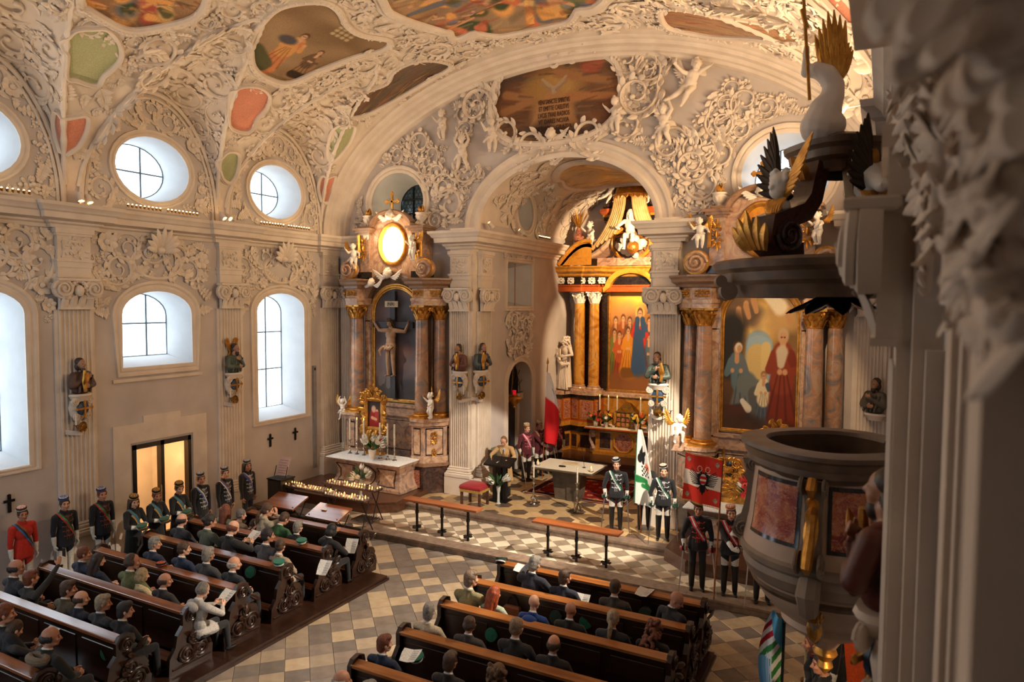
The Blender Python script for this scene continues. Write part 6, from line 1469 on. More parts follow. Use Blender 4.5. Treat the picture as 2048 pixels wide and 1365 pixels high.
for k in range(16): a = 2*PI*k/16; b.tube([(X(.1*math.cos(a)), 23.3, 10.2+.1*math.sin(a)), (X((.34+.1*(k % 2))*math.cos(a)), 23.3, 10.2+(.34+.1*(k % 2))*math.sin(a))], [.03, .004], 4)
b.ball((X(0), 23.3, 10.2), (.12, .06, .12), 8, 6); b.obj('crowning_glory', GOLD, ha)
b = B(); frame_loop(b, [(X(.62*math.cos(2*PI*k/30)), 23.36, 7.95+.5*math.sin(2*PI*k/30)) for k in range(30)], (0, -1, 0), [(0, 0), (0, .1), (.06, .14), (.12, .1), (.13, 0)]); b.obj('niche_ring', MOCH, ha)
b = B()
for k in range(26): a = 2*PI*k/26; b.tube([(X(.25*math.cos(a)), 23.3, 8.3+.25*math.sin(a)), (X((.8+.25*(k % 3))*math.cos(a)), 23.3, 8.3+(.7+.2*(k % 3))*math.sin(a))], [.035, .006], 4)
b.obj('gilt_rays', GOLD, ha)
gp = human('seated_robe', sit=True, wl=(-.4, .25, .75), wr=(.3, .35, .7), coat=.1, lean=.1, hr=(1, .2, .3))
o = link('god_figure', gp['me'], None, (X(.02), 23.1, 7.65), PI+.2); o.scale = (1.05,)*3; slot(o, [CHER]*8); tag(o, 'white seated bearded figure in a ray of gold atop the high altar', 'statue')
h = place('beard', hair('beard'), MX.Identity(4)); h.parent = o; h.matrix_local = gp['head']; slot(h, [CHER]); h = place('hair', hair('long'), MX.Identity(4)); h.parent = o; h.matrix_local = gp['head']; slot(h, [CHER])
b = B(); b.ball((X(.25), 22.7, 7.75), .2, 16, 10); b.tube([(X(.25+.2*math.cos(2*PI*k/20)), 22.7, 7.75+.2*math.sin(2*PI*k/20)) for k in range(20)], .02, 5, loop=True); tag(b.obj('gilt_globe', GOLD), 'gilt globe beside the white figure atop the high altar', 'globe')
b = B()
for k in range(24): a = rnd.uniform(0, 2*PI); q = rnd.uniform(.1, .5); b.ball((X(q*math.cos(a)), 23.2, 7.8+q*.7*math.sin(a)), rnd.uniform(.1, .17), 8, 6)
b.obj('cloud_bank', CHER, ha)
putto_at('white putto holding back the drape beside the palm vase', (X(-1.45), 23.2, 7.75), PI-.5, 1.25, 'stand', False); putto_at('white putto flying beside the gold canopy dome', (X(-.72), 23.1, 9.35), PI+.5, 1.05, 'fly', False); putto_at('white putto half hidden beyond the gold canopy dome', (X(.72), 23.1, 9.3), PI-.5, 1.05, 'lift', False)
sp = human('saint_robe', wl=(-.22, .25, 1.15), wr=(.15, .3, 1.2), coat=.06, lean=.03, head=(-.3, -.1, 0))
o = robed_statue('saint_statue', 'white stucco bearded saint reading beside the yellow columns', (-9.95, 22.95, 2.76), PI-.5, 1.08, STUC2, sp); h = place('beard', hair('beard'), MX.Identity(4)); h.parent = o; h.matrix_local = sp['head']; slot(h, [STUC2]); h = place('hair', hair('curly'), MX.Identity(4)); h.parent = o; h.matrix_local = sp['head']; slot(h, [STUC2])
b = B()
for k in range(9): x = -.2+.4*k/8; b.tube([(x+.05*math.sin(k), .19-.5*abs(x)*.3, 1.0), (x*1.1+.08, .2-abs(x)*.3, .5), (x*1.25+.02*k, .22-abs(x)*.3, .05)], [.02, .03, .035], 6)
b.tube([(.3, .05, 1.25), (.15, .2, 1.0), (-.1, .22, .85), (-.28, .1, .9)], [.05, .07, .07, .04], 8); b.box(-.05, .28, .26, .3, 1.1, 1.38); b.obj('robe_folds', STUC2, o, (0, 0, 0))
# altar table of the high altar
mt = thing('high_altar_table', 'marble high altar table with octagon panel and white cloth', 'altar table', (HX, 22.9, .62)); b = B()
b.box(X(-1.02), X(1.02), 22.78, 23.6, .62, 1.5); b.box(X(-1.1), X(1.1), 22.72, 23.6, .62, .74); b.obj('table_body', MOCH, mt, smooth=0)
b = B(); oc8 = [(X(.36*math.cos(PI/8+PI/4*k)), 22.765, 1.1+.36*math.sin(PI/8+PI/4*k)) for k in range(8)]; b.tube(oc8, .035, 6, loop=True); b.obj('octagon_moulding', MOCH, mt); b = B(); b.add([V(q)+V((0, .0, 0)) for q in oc8], [tuple(range(8))]); b.obj('octagon_panel', MRED, mt, smooth=0)
for s in (-1, 1):
    panel_on(mt, [(X(s*.66)-.22, 22.78, .82), (X(s*.66)+.22, 22.78, .82), (X(s*.66)+.22, 22.78, 1.42), (X(s*.66)-.22, 22.78, 1.42)], MDARK, MPINK)
    b = B(); b.M = frame((X(s*1.1), 22.85, 1.2), (0, 0, 1), (s*.3, -1, 0)); volute(b, MX.Translation((.12, 0, 0)), .14, .16); volute(b, MX.Translation((-.4, 0, 0)), .1, .14); b.tube([(.2, .1, .05), (-.1, .1, .08), (-.4, -.05, .08)], .06, 6); b.obj('console_bracket', MPINK, mt)
b = B(); b.box(X(-1.38), X(1.38), 22.6, 23.6, 1.5, 1.56, bev=.015); b.obj('table_top', MORNG, mt); b = B(); b.box(X(-1.36), X(1.36), 22.62, 23.5, 1.56, 1.575); b.obj('table_cloth', cloth((240, 226, 200), .9), mt)
tb = thing('tabernacle', 'copper house shaped shrine with pyramid roof on the high altar', 'tabernacle', (X(-.05), 23.2, 1.575)); b = B(); b.box(X(-.33), X(.33), 22.98, 23.4, 1.58, 2.12); b.obj('shrine_body', BRASS, tb, smooth=0)
b = B(); b.rings([[(X(-.36), 22.95, 2.12), (X(.36), 22.95, 2.12), (X(.36), 23.42, 2.12), (X(-.36), 23.42, 2.12)], [(X(-.1), 23.15, 2.42), (X(.1), 23.15, 2.42), (X(.1), 23.25, 2.42), (X(-.1), 23.25, 2.42)]]); b.obj('shrine_roof', BRASS, tb, smooth=0)
for i in range(4):
    for j in range(3): b = B(); x = X(-.25+.167*i); b.box(x-.06, x+.06, 22.955, 22.985, 1.63+.16*j, 1.75+.16*j, bev=.012); b.obj('enamel_plaque', MRED if (i+j) % 2 else MYEL, tb)
# ------------------------------------------------------------ pulpit on the right wall
PX, PY = -.42, 7.8
pu = thing('pulpit', 'stone pulpit with red marble panels and gilt scrolls', 'pulpit', (PX, PY, 2.4))
A0, A1 = PI*.2-2*PI+2*PI, PI*1.8
def lz(prof, name, m, par=pu, n=40, wob=0, cap=False):
    b = B(); rs = []
    for r, z in prof: rs.append([(PX+r*(1+wob*math.cos(4*(a-PI*1.47)))*math.cos(a), PY+r*(1+wob*math.cos(4*(a-PI*1.47)))*math.sin(a), z) for a in (A0+(A1-A0)*j/n for j in range(n+1))])
    b.rings(rs, 0, False, False); return b.obj(name, m, par, smooth=30)
lz([(.60, 3.5), (.62, 4.42), (.60, 4.46), (.62, 4.5), (.80, 4.5), (.865, 4.49), (.87, 4.45), (.83, 4.42), (.82, 4.37), (.8, 4.34), (.8, 4.28), (.76, 4.25), (.745, 4.22)], 'rim', PDARK, wob=.035)
lz([(.6, 3.6), (.0, 3.55)], 'pulpit_floor', PDARK)
body = [(.735, 4.24), (.745, 4.1), (.765, 3.9), (.785, 3.7), (.81, 3.58), (.83, 3.5), (.84, 3.42)]
lz(body, 'body', PCREAM); lz([(.84, 3.43), (.87, 3.4), (.86, 3.34), (.82, 3.3), (.84, 3.24), (.8, 3.14), (.74, 3.1)], 'base_moulding', PSTONE)
lz([(.74, 3.11), (.7, 2.98), (.62, 2.86), (.5, 2.74), (.42, 2.68), (.44, 2.62), (.34, 2.54), (.2, 2.48), (.12, 2.36), (.01, 2.3)], 'bowl', PCREAM)
lz([(.72, 3.08), (.755, 3.05), (.72, 3.0)], 'bowl_band', PDARK)
def rz_(z, prof=body): zs = [q[1] for q in prof][::-1]; return float(np.interp(z, zs, [q[0] for q in prof][::-1]))
def pol(a, r, z): return V((PX+r*math.cos(a), PY+r*math.sin(a), z))
def cpanel(a0, a1, z0, z1, off, m, par, name):
    b = B(); b.rings([[pol(a0+(a1-a0)*j/14, rz_(z0+(z1-z0)*k/8)+off, z0+(z1-z0)*k/8) for j in range(15)] for k in range(9)], 0, False, False); return b.obj(name, m, par, smooth=60)
d2r = math.radians
for a0, a1 in ((-152, -106), (-88, -42)):
    f = cpanel(d2r(a0), d2r(a1), 3.58, 4.2, .008, MBLK, pu, 'panel_frame'); cpanel(d2r(a0+2.6), d2r(a1-2.6), 3.62, 4.16, .014, MPUL, f, 'marble_panel')
for ad in (-178, -97, -33):
    a = d2r(ad); o = V((math.cos(a), math.sin(a), 0)); t = V((-o.y, o.x, 0))
    b = B()
    for z, w, e in ((4.25, .1, .1), (4.1, .08, .07), (3.9, .075, .07), (3.7, .08, .08), (3.55, .1, .12)): pass
    b.rings([[pol(a, rz_(z)-.05, z)+t*-w, pol(a, rz_(z)+e, z)+t*-w, pol(a, rz_(z)+e, z)+t*w, pol(a, rz_(z)-.05, z)+t*w] for z, w, e in ((3.45, .1, .1), (3.6, .085, .07), (3.8, .075, .05), (4.0, .075, .05), (4.15, .09, .08), (4.26, .1, .12))])
    sc = b.obj('scroll_pilaster', PSTONE, pu); sm = .35 if ad < -160 else 1
    for s in (-1, 1):
        for zz, q in ((4.2, .085), (3.5, .11)):
            b = B(); volute(b, frame(pol(a, rz_(zz)+(.1 if ad > -160 else .0), zz)+t*s*.085, o, t*s), q, .04); b.obj('volute', PSTONE, sc)
    if sm < 1: continue
    b = B(); P = [pol(a, rz_(z)+e, z) for z, e in ((4.28, .14), (4.2, .2), (4.1, .13))]; b.tube(P, [.045, .05, .02], 8)
    b.tube([pol(a, rz_(z)+e, z) for z, e in ((3.98, .06), (3.95, .13), (3.85, .1), (3.75, .12), (3.6, .19), (3.5, .22), (3.44, .16))], [.04, .06, .045, .05, .055, .05, .03], 8)
    leaf(b, pol(a, rz_(3.95)+.05, 3.95), (0, 0, -1), o, .4, .13, .6, .5); leaf(b, pol(a, rz_(4.0)+.06, 3.98), (0, 0, 1), o, .16, .12, .9, .5); b.obj('gilt_leaf', GOLD, sc)
    b = B(); P = [pol(a, r, z) for r, z in ((.86, 3.32), (.95, 3.2), (.9, 3.05), (.76, 2.98), (.6, 2.84), (.52, 2.7), (.55, 2.6))]; b.tube(P, [.1, .11, .09, .07, .06, .08, .05], 8); b.obj('bowl_bracket', PSTONE, sc)
    b = B(); leaf(b, pol(a, .6, 2.86), (-o.x*.5, -o.y*.5, -1), o, .3, .16, .7, .5); volute(b, frame(pol(a, .78, 2.96), (0, 0, 1), t), .07, .12); b.obj('gilt_bracket_leaf', GOLD, sc)
b = B(); b.lathe([(.02, 2.42), (.09, 2.36), (.12, 2.28), (.06, 2.2), (.08, 2.14), (.01, 2.05)], (PX, PY, 0), 14); b.obj('pendant_knob', GOLD, pu)
# sounding board
so = thing('sounding_board', 'brown carved pulpit canopy with scrolls carrying winged heads', 'canopy', (PX, PY, 5.9))
lz([(.02, 6.0), (.8, 6.0), (.92, 5.97), (.98, 5.96), (1.0, 6.02), (1.02, 6.08), (1.1, 6.12), (1.12, 6.2), (1.18, 6.24), (1.2, 6.3), (1.17, 6.33), (.3, 6.36), (.01, 6.36)], 'board', PDARK, so, 44, .03)
b = B(); volute(b, frame(pol(d2r(-150), 1.1, 6.02), (0, 0, -1), (-.5, .8, 0)), .09, .1); volute(b, frame(pol(d2r(-150), 1.18, 6.12), (0, 0, 1), (-.5, .8, 0)), .06, .1); b.obj('corner_scroll', PSTONE, so)
b = B()
for k in range(9): a = 2*PI*k/9; leaf(b, (PX+.1*math.cos(a), PY+.1*math.sin(a), 5.99), (math.cos(a), math.sin(a), -.15), (0, 0, -1), .42, .2, .5, .4)
b.ball((PX, PY, 5.93), (.14, .14, .08)); b.obj('soffit_dove', MBLK, so)
def ribbon(b, P, W, t, o):
    K = len(P); rs = []
    for k in range(K):
        d = (V(P[min(k+1, K-1)])-V(P[max(k-1, 0)])).normalized(); n = d.cross(t).normalized(); w, h = W[k]
        rs.append([V(P[k])+t*w+n*h, V(P[k])+t*w-n*h, V(P[k])-t*w-n*h, V(P[k])-t*w+n*h])
    b.rings(rs)
HEADS = []
for ad in (-128, -62, -10):
    a = d2r(ad); o = V((math.cos(a), math.sin(a), 0)); t = V((-o.y, o.x, 0))
    b = B(); P = [pol(a, r, z) for r, z in ((.62, 6.42), (.8, 6.4), (.95, 6.5), (.92, 6.66), (.74, 6.72), (.56, 6.78), (.44, 6.92), (.4, 7.08), (.36, 7.26))]
    ribbon(b, P, [(.15, .06), (.15, .09), (.15, .1), (.15, .1), (.14, .09), (.13, .09), (.12, .08), (.12, .08), (.13, .08)], t, o); s_ = b.obj('canopy_scroll', MSCR, so)
    for s in (-1, 1): b = B(); volute(b, frame(pol(a, .82, 6.54)+t*s*.15, o, t*s), .16, .03); b.obj('volute', MDARK, s_)
    b = B(); q = pol(a, 1.08, 6.4)
    for k in range(5): leaf(b, q+t*(k-2)*.05, (t.x*(k-2)*.25, t.y*(k-2)*.25, 1), o, .4-.06*abs(k-2), .13, .5, .5)
    leaf(b, pol(a, .5, 7.1), (o.x*.2, o.y*.2, 1), o, .26, .2, .8, .4); b.obj('gilt_acanthus', GOLD, s_); HEADS.append((a, o, t, s_))
lz([(.3, 7.18), (.38, 7.2), (.4, 7.27), (.46, 7.31), (.47, 7.38), (.51, 7.42), (.52, 7.47), (.3, 7.5), (.01, 7.5)], 'crown_cornice', PDARK, so, 36, .06)
lz([(.3, 7.48), (.31, 7.53), (.26, 7.56), (.01, 7.57)], 'crown_plinth', PDARK, so, 36, .06)
# angel head, ox head
def winged(kind, a, o, t, z, r, label):
    q = pol(a, r, z); tt = thing('angel_carving' if kind == 'head' else 'ox_carving', label, 'carving', q); P = Prims()
    rot = o.to_track_quat('Y', 'Z').to_matrix()
    G = lambda x, y, w: rot @ V((x, y, w))
    if kind == 'head':
        P.ell(G(0, 0, .02), (.1, .115, .125), 0, rot); P.ell(G(0, .05, -.05), (.078, .07, .075), 0, rot); P.cap(G(0, .1, .01), .015, G(0, .125, -.025), .02, 0); P.cap(G(-.05, .085, .035), .018, G(.05, .085, .035), .018, 0); P.cap(G(0, -.02, -.1), .06, G(0, -.02, -.2), .08, 0)
        r_ = random.Random(1)
        for k in range(40):
            b_, h = r_.uniform(0, 2*PI), r_.uniform(-.06, .13); w = .11*math.sqrt(max(0, 1-(h/.15)**2)); 
            if math.sin(b_) < .45 or h > .09: P.ell(G(w*math.cos(b_), w*math.sin(b_), h+.02), (.03,)*3, 0)
    else:
        P.cap(G(0, -.05, .04), .12, G(0, .12, -.05), .075, 0, 1, .95); P.cap(G(0, .12, -.05), .075, G(0, .17, -.09), .068, 0); P.cap(G(0, -.05, 0), .12, G(0, -.1, -.25), .13, 0)
        for s in (-1, 1): P.chain([G(s*.08, -.04, .12), G(s*.15, -.02, .15), G(s*.19, .02, .2), G(s*.18, .03, .26)], [.035, .03, .022, .01], 0); P.cap(G(s*.11, -.06, .06), .03, G(s*.2, -.03, .04), .02, 0); P.ell(G(s*.075, .03, .04), (.03, .03, .022), 0, rot); P.ell(G(s*.035, .235, -.09), (.02, .015, .016), 0, rot)
    link('carved_head', P.build('carved_head', .012, [PLACE[0]], 2), tt, (0, 0, 0)).data.materials[0] = CHER
    for s in (-1, 1):
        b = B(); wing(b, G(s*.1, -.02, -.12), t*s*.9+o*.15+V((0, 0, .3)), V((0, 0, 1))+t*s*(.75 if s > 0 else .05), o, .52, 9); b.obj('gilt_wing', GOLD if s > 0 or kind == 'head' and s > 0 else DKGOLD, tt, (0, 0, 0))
    b = B()
    for k in range(7): leaf(b, G((k-3)*.035, .06, -.12), (t.x*(k-3)*.1, t.y*(k-3)*.1, -1), o, .26-.03*abs(k-3), .07, .3, .5)
    b.obj('gilt_collar', GOLD, tt, (0, 0, 0))
DKGOLD = mat('gilding_painted_shade', (66, 48, 30), (40, 30, 20), 8, .5, .6)  # dark copy of the gilding: shade on the left wings put into the colour
winged('head', *HEADS[0][:3], 7.02, .78, 'white curly haired angel head between gilt wings on the pulpit canopy'); winged('ox', *HEADS[1][:3], 7.05, .62, 'white horned ox head with gilt collar and wings on the pulpit canopy')
# bending winged figure on top
tf = thing('canopy_angel', 'pale bent figure with gilt wings and staff on top of pulpit canopy', 'statue', (PX, PY, 7.57)); P = Prims()
pt = lambda x, y: at(x, y, 'y', 7.62)
PTS = [(1642, 252, .2), (1650, 222, .16), (1664, 195, .115), (1668, 172, .1), (1655, 150, .1), (1636, 140, .085), (1612, 146, .05), (1612, 118, .035), (1613, 95, .03)]
P.chain([pt(a, b_) for a, b_, r in PTS], [r for a, b_, r in PTS], 0); P.cap(pt(1628, 252), .12, pt(1662, 250), .14, 0); P.cap(pt(1650, 130)+V((0, .1, 0)), .07, pt(1638, 128)+V((0, .1, 0)), .06, 0)
link('robed_body', P.build('robed_body', .014, [PLACE[0]], 5), tf).data.materials[0] = STUC2
b = B(); b.tube([pt(1610, 5)+V((0, -.15, 0)), pt(1622, 208)+V((0, -.15, 0))], .016, 6); b.tube([pt(1607, 30)+V((0, -.15, 0)), pt(1617, 68)+V((0, -.15, 0))], .022, 6); b.obj('gilt_staff', GOLD, tf)
for p0, p1, w in (((1668, 150), (1655, 12), 1), ((1672, 152), (1694, 75), .7)):
    b = B(); q0, q1 = pt(*p0), pt(*p1); d = (q1-q0); n = d.length; d.normalize(); s = d.cross(V((0, 1, 0)))
    for k in range(7): leaf(b, q0+s*(k-3)*.022*w-d*.03, d+s*(k-3)*.05, (0, -1, 0), n*(1-.09*abs(k-2.5)), .075, .05, .1, n=5)
    for k in range(5): leaf(b, q0+s*(k-2)*.03+V((0, -.03, 0)), d+s*(k-2)*.08, (0, -1, 0), n*.42, .07, .1, .15, n=4)
    b.obj('gilt_wing', GOLD, tf)
# ------------------------------------------------------------ near end of the right wall
wn_ = wr
b = B(); b.box(.06, .5, 3.75, 4.45, 0, 6.45); b.box(.12, .5, 3.6, 4.6, 0, 13); b.box(.17, .5, 3.5, 4.7, 0, 5.7); b.obj('pilaster_shaft', STUC, wn_, smooth=0)
b = B()
for k in range(6): y = 3.8+.1*k; b.lathe([(.03, 0), (.03, 5.6)], (.065, y+.05, 0), 6)
b.obj('pilaster_flutes', STUC, wn_)
b = B(); b.M = wallM((.06, 4.1), (-1, 0, 0)) @ MX.Translation((0, 0, 5.7)); pil_capital(b, .72, .7, .18); b.obj('pilaster_capital', STUC, wn_)
b = B(); b.box(.0, .5, 3.7, 4.5, 6.4, 6.62); b.box(-.03, .5, 3.66, 4.54, 6.62, 6.72); b.box(.04, .5, 3.75, 4.45, 6.7, 7.4); b.box(-.2, .5, 3.5, 4.7, 7.4, 7.9); b.obj('pilaster_entablature', STUC, wn_, smooth=0)
b = B(); b.box(.24, .6, -9, 3.8, 0, 13); struct(b.obj('wall_right_near', WALLM, smooth=0))
b = B(); b.box(.19, .26, 2.55, 2.75, 0, 5.9); b.box(.21, .26, 2.75, 2.85, 0, 5.9); b.box(.21, .26, 2.45, 2.55, 0, 5.9); b.tube([(.23, 1.85+.8*math.cos(PI*k/20), 5.9+.75*math.sin(PI*k/20)) for k in range(21)], .07, 8); b.obj('window_surround', STUC, wn_, smooth=40)
b = B(); b.box(.17, .3, 1.5, 1.64, 4, 5.9); b.box(.14, .3, 1.3, 1.5, 4, 6.0); b.obj('niche_jamb', STUC, wn_, smooth=0)
r_ = random.Random(8)
for a, c, x, s in ((1815, 330, .1, .55), (1800, 250, .06, .5), (1840, 250, .12, .45), (1860, 340, .15, .4), (1830, 420, .14, .35), (1880, 430, .16, .4), (1860, 500, .17, .3), (1790, 160, .04, .6), (1835, 160, .1, .5), (1900, 300, .16, .4), (1945, 400, .17, .35), (1930, 520, .18, .25), (1990, 300, .17, .35), (2030, 420, .18, .35), (1980, 500, .18, .3), (2030, 540, .18, .28), (1885, 190, .13, .35), (1950, 220, .16, .3), (2020, 200, .17, .3), (1770, 205, .04, .6)):
    put(r_.choice(SCR+SPR_+FRU[:1]), wn_, at(a, c, 'x', x), (-1, 0, 0), (0, 1, 0), s, r_.uniform(0, 6), r_.random() < .5, 1.2)
b = B(); 
for a, c, d_ in ((1800, -20, 1.25), (1850, 60, 1.2), (1905, 30, 1.15), (1960, 90, 1.2), (2010, 40, 1.15), (2060, 120, 1.15), (1930, 130, 1.3), (1850, 0, 1.2), (1990, 0, 1.1), (1880, -40, 1.1), (1990, 160, 1.3), (1775, -40, 1.2), (2040, 200, 1.2)):
    q = CAM+(fw*F+rt*(a-1024)-up*(c-682.5)).normalized()*d_; leaf(b, q, (r_.uniform(-.1, .4), r_.uniform(-.5, .5), -1), (-.5, -1, 0), .1, .1, .8, .4); b.ball(q+V((.05, .04, .02)), (.05, .06, .05), 8, 6)
b.obj('stucco_acanthus', STUC2, wn_)
b = B(); b.box(.14, .6, .6, 1.6, 6.5, 8.5); b.obj('capital_block', STUC, wn_, smooth=0)
# ------------------------------------------------------------ pews
def carved_end(par, x, y, s):
    """scrolled end panel; s = +1 when its carved face looks to +x"""
    prof = [(-.36, .1), (.42, .1), (.44, .3), (.36, .42), (.4, .52), (.34, .62), (.2, .66), (.12, .72), (.14, .86), (.2, .95), (.18, 1.04), (.08, 1.08), (-.04, 1.06), (-.1, .98), (-.1, .8), (-.2, .68), (-.24, .5), (-.34, .36)]
    b = B(); b.prism([(y+p, z) for p, z in prof], x-.035, x+.035, ax='x'); e = b.obj('end_panel', PEW, par, smooth=0)
    b = B(); fx = x+s*.035
    for yy, zz, q, sd in ((.2, .36, .17, 1), (-.06, .34, .13, -1), (.1, .56, .12, -1), (.05, .92, .1, 1)): volute(b, frame((fx, y+yy, zz), (0, sd, 0), (s, 0, 0)), q, .04)
    for k in range(6): leaf(b, (fx, y-.02+.05*k, .2+.12*k), (0, r_.uniform(-1, 1), r_.uniform(-.3, 1)), (s, 0, 0), .2, .1, .6, .5, n=5)
    b.tube([(fx, y-.3, .18), (fx, y+.38, .18)], .02, 5); o = b.obj('carved_scroll', PEW, e)
    return e
def pew(name, label, x0, x1, y, group, front=False, s=1):
    t = thing(name, label, 'pew', ((x0+x1)/2, y, 0), 0, group)
    b = B(); b.box(x0, x1, y-.02, y+.03, .12, .97); b.obj('backrest', PEW, t, smooth=0)
    for k in range(max(1, int((x1-x0)/.9))):
        w = (x1-x0)/max(1, int((x1-x0)/.9)); b = B(); b.box(x0+w*k+.08, x0+w*(k+1)-.08, y-.035, y-.018, .3, .85, bev=.012); b.obj('back_panel', PEW, t)
    b = B(); rs = [[(x, y+dy, z) for dy, z in ((-.09, .965), (-.085, .995), (-.02, 1.01), (.05, 1.035), (.075, 1.02), (.07, .975), (0, .955))] for x in (x0+.02, x1-.02)]; b.rings(rs); b.obj('book_ledge', PEWTOP if x0 < -8 else PEWTOP2, t, smooth=30)
    b = B(); b.tube([(x0+.02, y-.085, 1.0), (x1-.02, y-.085, 1.0)], .012, 6); b.obj('ledge_lip', PEWTOP if x0 < -8 else PEWTOP2, t)
    if not front:
        b = B(); b.box(x0, x1, y+.02, y+.42, .42, .46, bev=.01); b.obj('seat', PEW, t); b = B(); b.box(x0, x1, y+.36, y+.4, .12, .42); b.obj('seat_front', PEW, t, smooth=0)
    b = B(); b.box(x0, x1, y-.28, y-.06, .26, .29, bev=.008); b.box(x0, x1, y-.2, y-.15, .12, .26); b.obj('kneeler', PEWTOP, t)
    carved_end(t, x1, y, 1); carved_end(t, x0, y, -1)
    return t
r_ = random.Random(5)
RY = (11.33, 10.36, 9.34, 8.25, 7.18, 6.1); LY = (11.33, 10.24, 9.17, 8.14, 7.14, 6.06, 4.96, 3.95)
ORD = ('front', 'second', 'third', 'fourth', 'fifth', 'sixth', 'seventh', 'eighth')
for i, y in enumerate(RY): pew('pew', '%s dark oak pew of the block under the pulpit, counted from the altar' % ORD[i], -6.2, -2.44, y, 'pews under the pulpit', i == 0)
for i, y in enumerate(LY): pew('pew', '%s dark oak pew of the window side block, counted from the altar' % ORD[i], -13.5 if i else -12.9, -9.55, y, 'pews on the window side', i == 0)
for nm, x0, x1, y1 in (('left', -13.7, -9.1, 11.6), ('right', -6.55, -2.3, 11.6)):
    b = B(); b.box(x0, x1, 3, y1, -.1, .1); b.box(x0-.02, x1+.03, 3, y1+.03, -.1, .05); struct(b.obj('trim_pew_plinth_'+nm, PEW, smooth=0))
# ------------------------------------------------------------ kneeling rails on iron posts
for i, (x0, x1) in enumerate(((-10.45, -8.3), (-6.85, -4.8))):
    t = thing('communion_rail', 'brown kneeling board on three iron posts %s' % ('nearer the red stool' if i == 0 else 'in front of the stone table'), 'rail', ((x0+x1)/2, 14.1, .16), 0, 'communion rails')
    b = B(); b.box(x0, x1, 13.93, 14.26, .93, .985, bev=.008); b.obj('board', RAILW, t, smooth=0)
    for x in (x0+.33, (x0+x1)/2, x1-.33):
        b = B(); b.box(x-.022, x+.022, 14.08, 14.13, .16, .93); b.box(x-.05, x+.05, 14.0, 14.2, .9, .935); b.box(x-.03, x+.03, 14.07, 14.14, .62, .7); q = b.obj('post', IRON, t, smooth=0)
        b = B(); b.box(x-.04, x+.04, 13.96, 14.24, .27, .295); b.box(x-.11, x+.11, 14.06, 14.14, .268, .292); b.obj('foot_plate', IRON, q, smooth=0)
# ------------------------------------------------------------ stool, lectern, stone table, carpet
VELV = cloth((164, 20, 34), .7)
t = thing('stool', 'red velvet stool with gold braid on wooden legs', 'stool', (-9.75, 16.28, .32)); x0, x1, y0, y1 = -.32, .32, -.26, .26
b = B(); b.rings([[(x0-.0+i, y0+i, z), (x1-i, y0+i, z), (x1-i, y1-i, z), (x0+i, y1-i, z)] for i, z in ((0, .47), (-.02, .52), (0, .58), (.06, .62), (.14, .635))]); b.obj('cushion', VELV, t, (0, 0, 0), smooth=60)
b = B(); b.box(x0-.005, x1+.005, y0-.005, y1+.005, .4, .47); b.obj('gold_braid', mat('gold_braid', (196, 160, 80), (150, 112, 44), 30, .5), t, (0, 0, 0), smooth=0)
for x in (x0+.04, x1-.04):
    for y in (y0+.04, y1-.04): b = B(); b.box(x-.03, x+.03, y-.03, y+.03, 0, .41); b.obj('leg', PLAT, t, (0, 0, 0), smooth=0)
t = thing('lectern', 'dark slanted lectern on three posts with microphone', 'lectern', (-9.35, 17.0, .32))
b = B(); b.rings([[(x, y, z) for x, y, z in ((-.42, -.22, 1.0), (.42, -.22, 1.0), (.42, .2, 1.16), (-.42, .2, 1.16))], [(x, y, z) for x, y, z in ((-.42, -.22, 1.05), (.42, -.22, 1.05), (.42, .2, 1.21), (-.42, .2, 1.21))]]); b.obj('desk', IRON, t, (0, 0, 0), smooth=0)
for x in (-.16, 0, .16): b = B(); b.box(x-.05, x+.05, -.06, .06, 0, 1.06); b.obj('post', BLACKM if x else IRON, t, (0, 0, 0), smooth=0)
b = B(); b.box(-.28, .28, -.2, .2, 0, .03); b.obj('foot', IRON, t, (0, 0, 0), smooth=0); b = B(); b.tube([(.1, -.1, 1.1), (.12, -.12, 1.3), (.08, .02, 1.42)], .007, 5); b.ball((.08, .03, 1.43), (.016, .03, .016), 6, 5); b.obj('microphone', BLACKM, t, (0, 0, 0))
b = B(); b.add([(-9.6, 16.93, 1.42), (-9.38, 16.88, 1.41), (-9.36, 17.1, 1.49), (-9.58, 17.14, 1.5)], [(0, 1, 2, 3)]); tag(b.obj('speech_paper', SHIRT), 'white sheet of paper on the lectern desk', 'paper')
TSTONE = mat('altar_stone', (106, 92, 74), (70, 60, 48), 4, .6, bump=.4, bsc=14); CREAM = cloth((236, 224, 198), .9)
t = thing('stone_table', 'grey stone block table with cream cloth in sanctuary', 'table', (-7.72, 18.1, .32)); r_ = random.Random(2)
for k, (x0, x1) in enumerate(((-.36, -.15), (-.15, .02), (.02, .2), (.2, .36))): b = B(); dy = r_.uniform(0, .05); b.rings([[(x0, -.22+dy, 0), (x1, -.22+dy, 0), (x1, .22, 0), (x0, .22, 0)], [(x0*1.25, -.26+dy, .84), (x1*1.25, -.26+dy, .84), (x1*1.25, .26, .84), (x0*1.25, .26, .84)]]); b.obj('stone_slab', TSTONE, t, (0, 0, 0), smooth=0)
b = B(); b.rings([[(-.8, -.5, .84), (.8, -.5, .84), (.8, .55, .84), (-.8, .55, .84)], [(-.92, -.6, .9), (.92, -.6, .9), (.92, .65, .9), (-.92, .65, .9)], [(-.92, -.6, .94), (.92, -.6, .94), (.92, .65, .94), (-.92, .65, .94)]]); b.obj('table_top', TSTONE, t, (0, 0, 0), smooth=0)
b = B(); b.box(-.9, .9, -.58, .63, .941, .95); tag(b.obj('table_cloth', CREAM, None, (-7.72, 18.1, .32)), 'cream altar cloth covering the grey stone table', 'cloth')
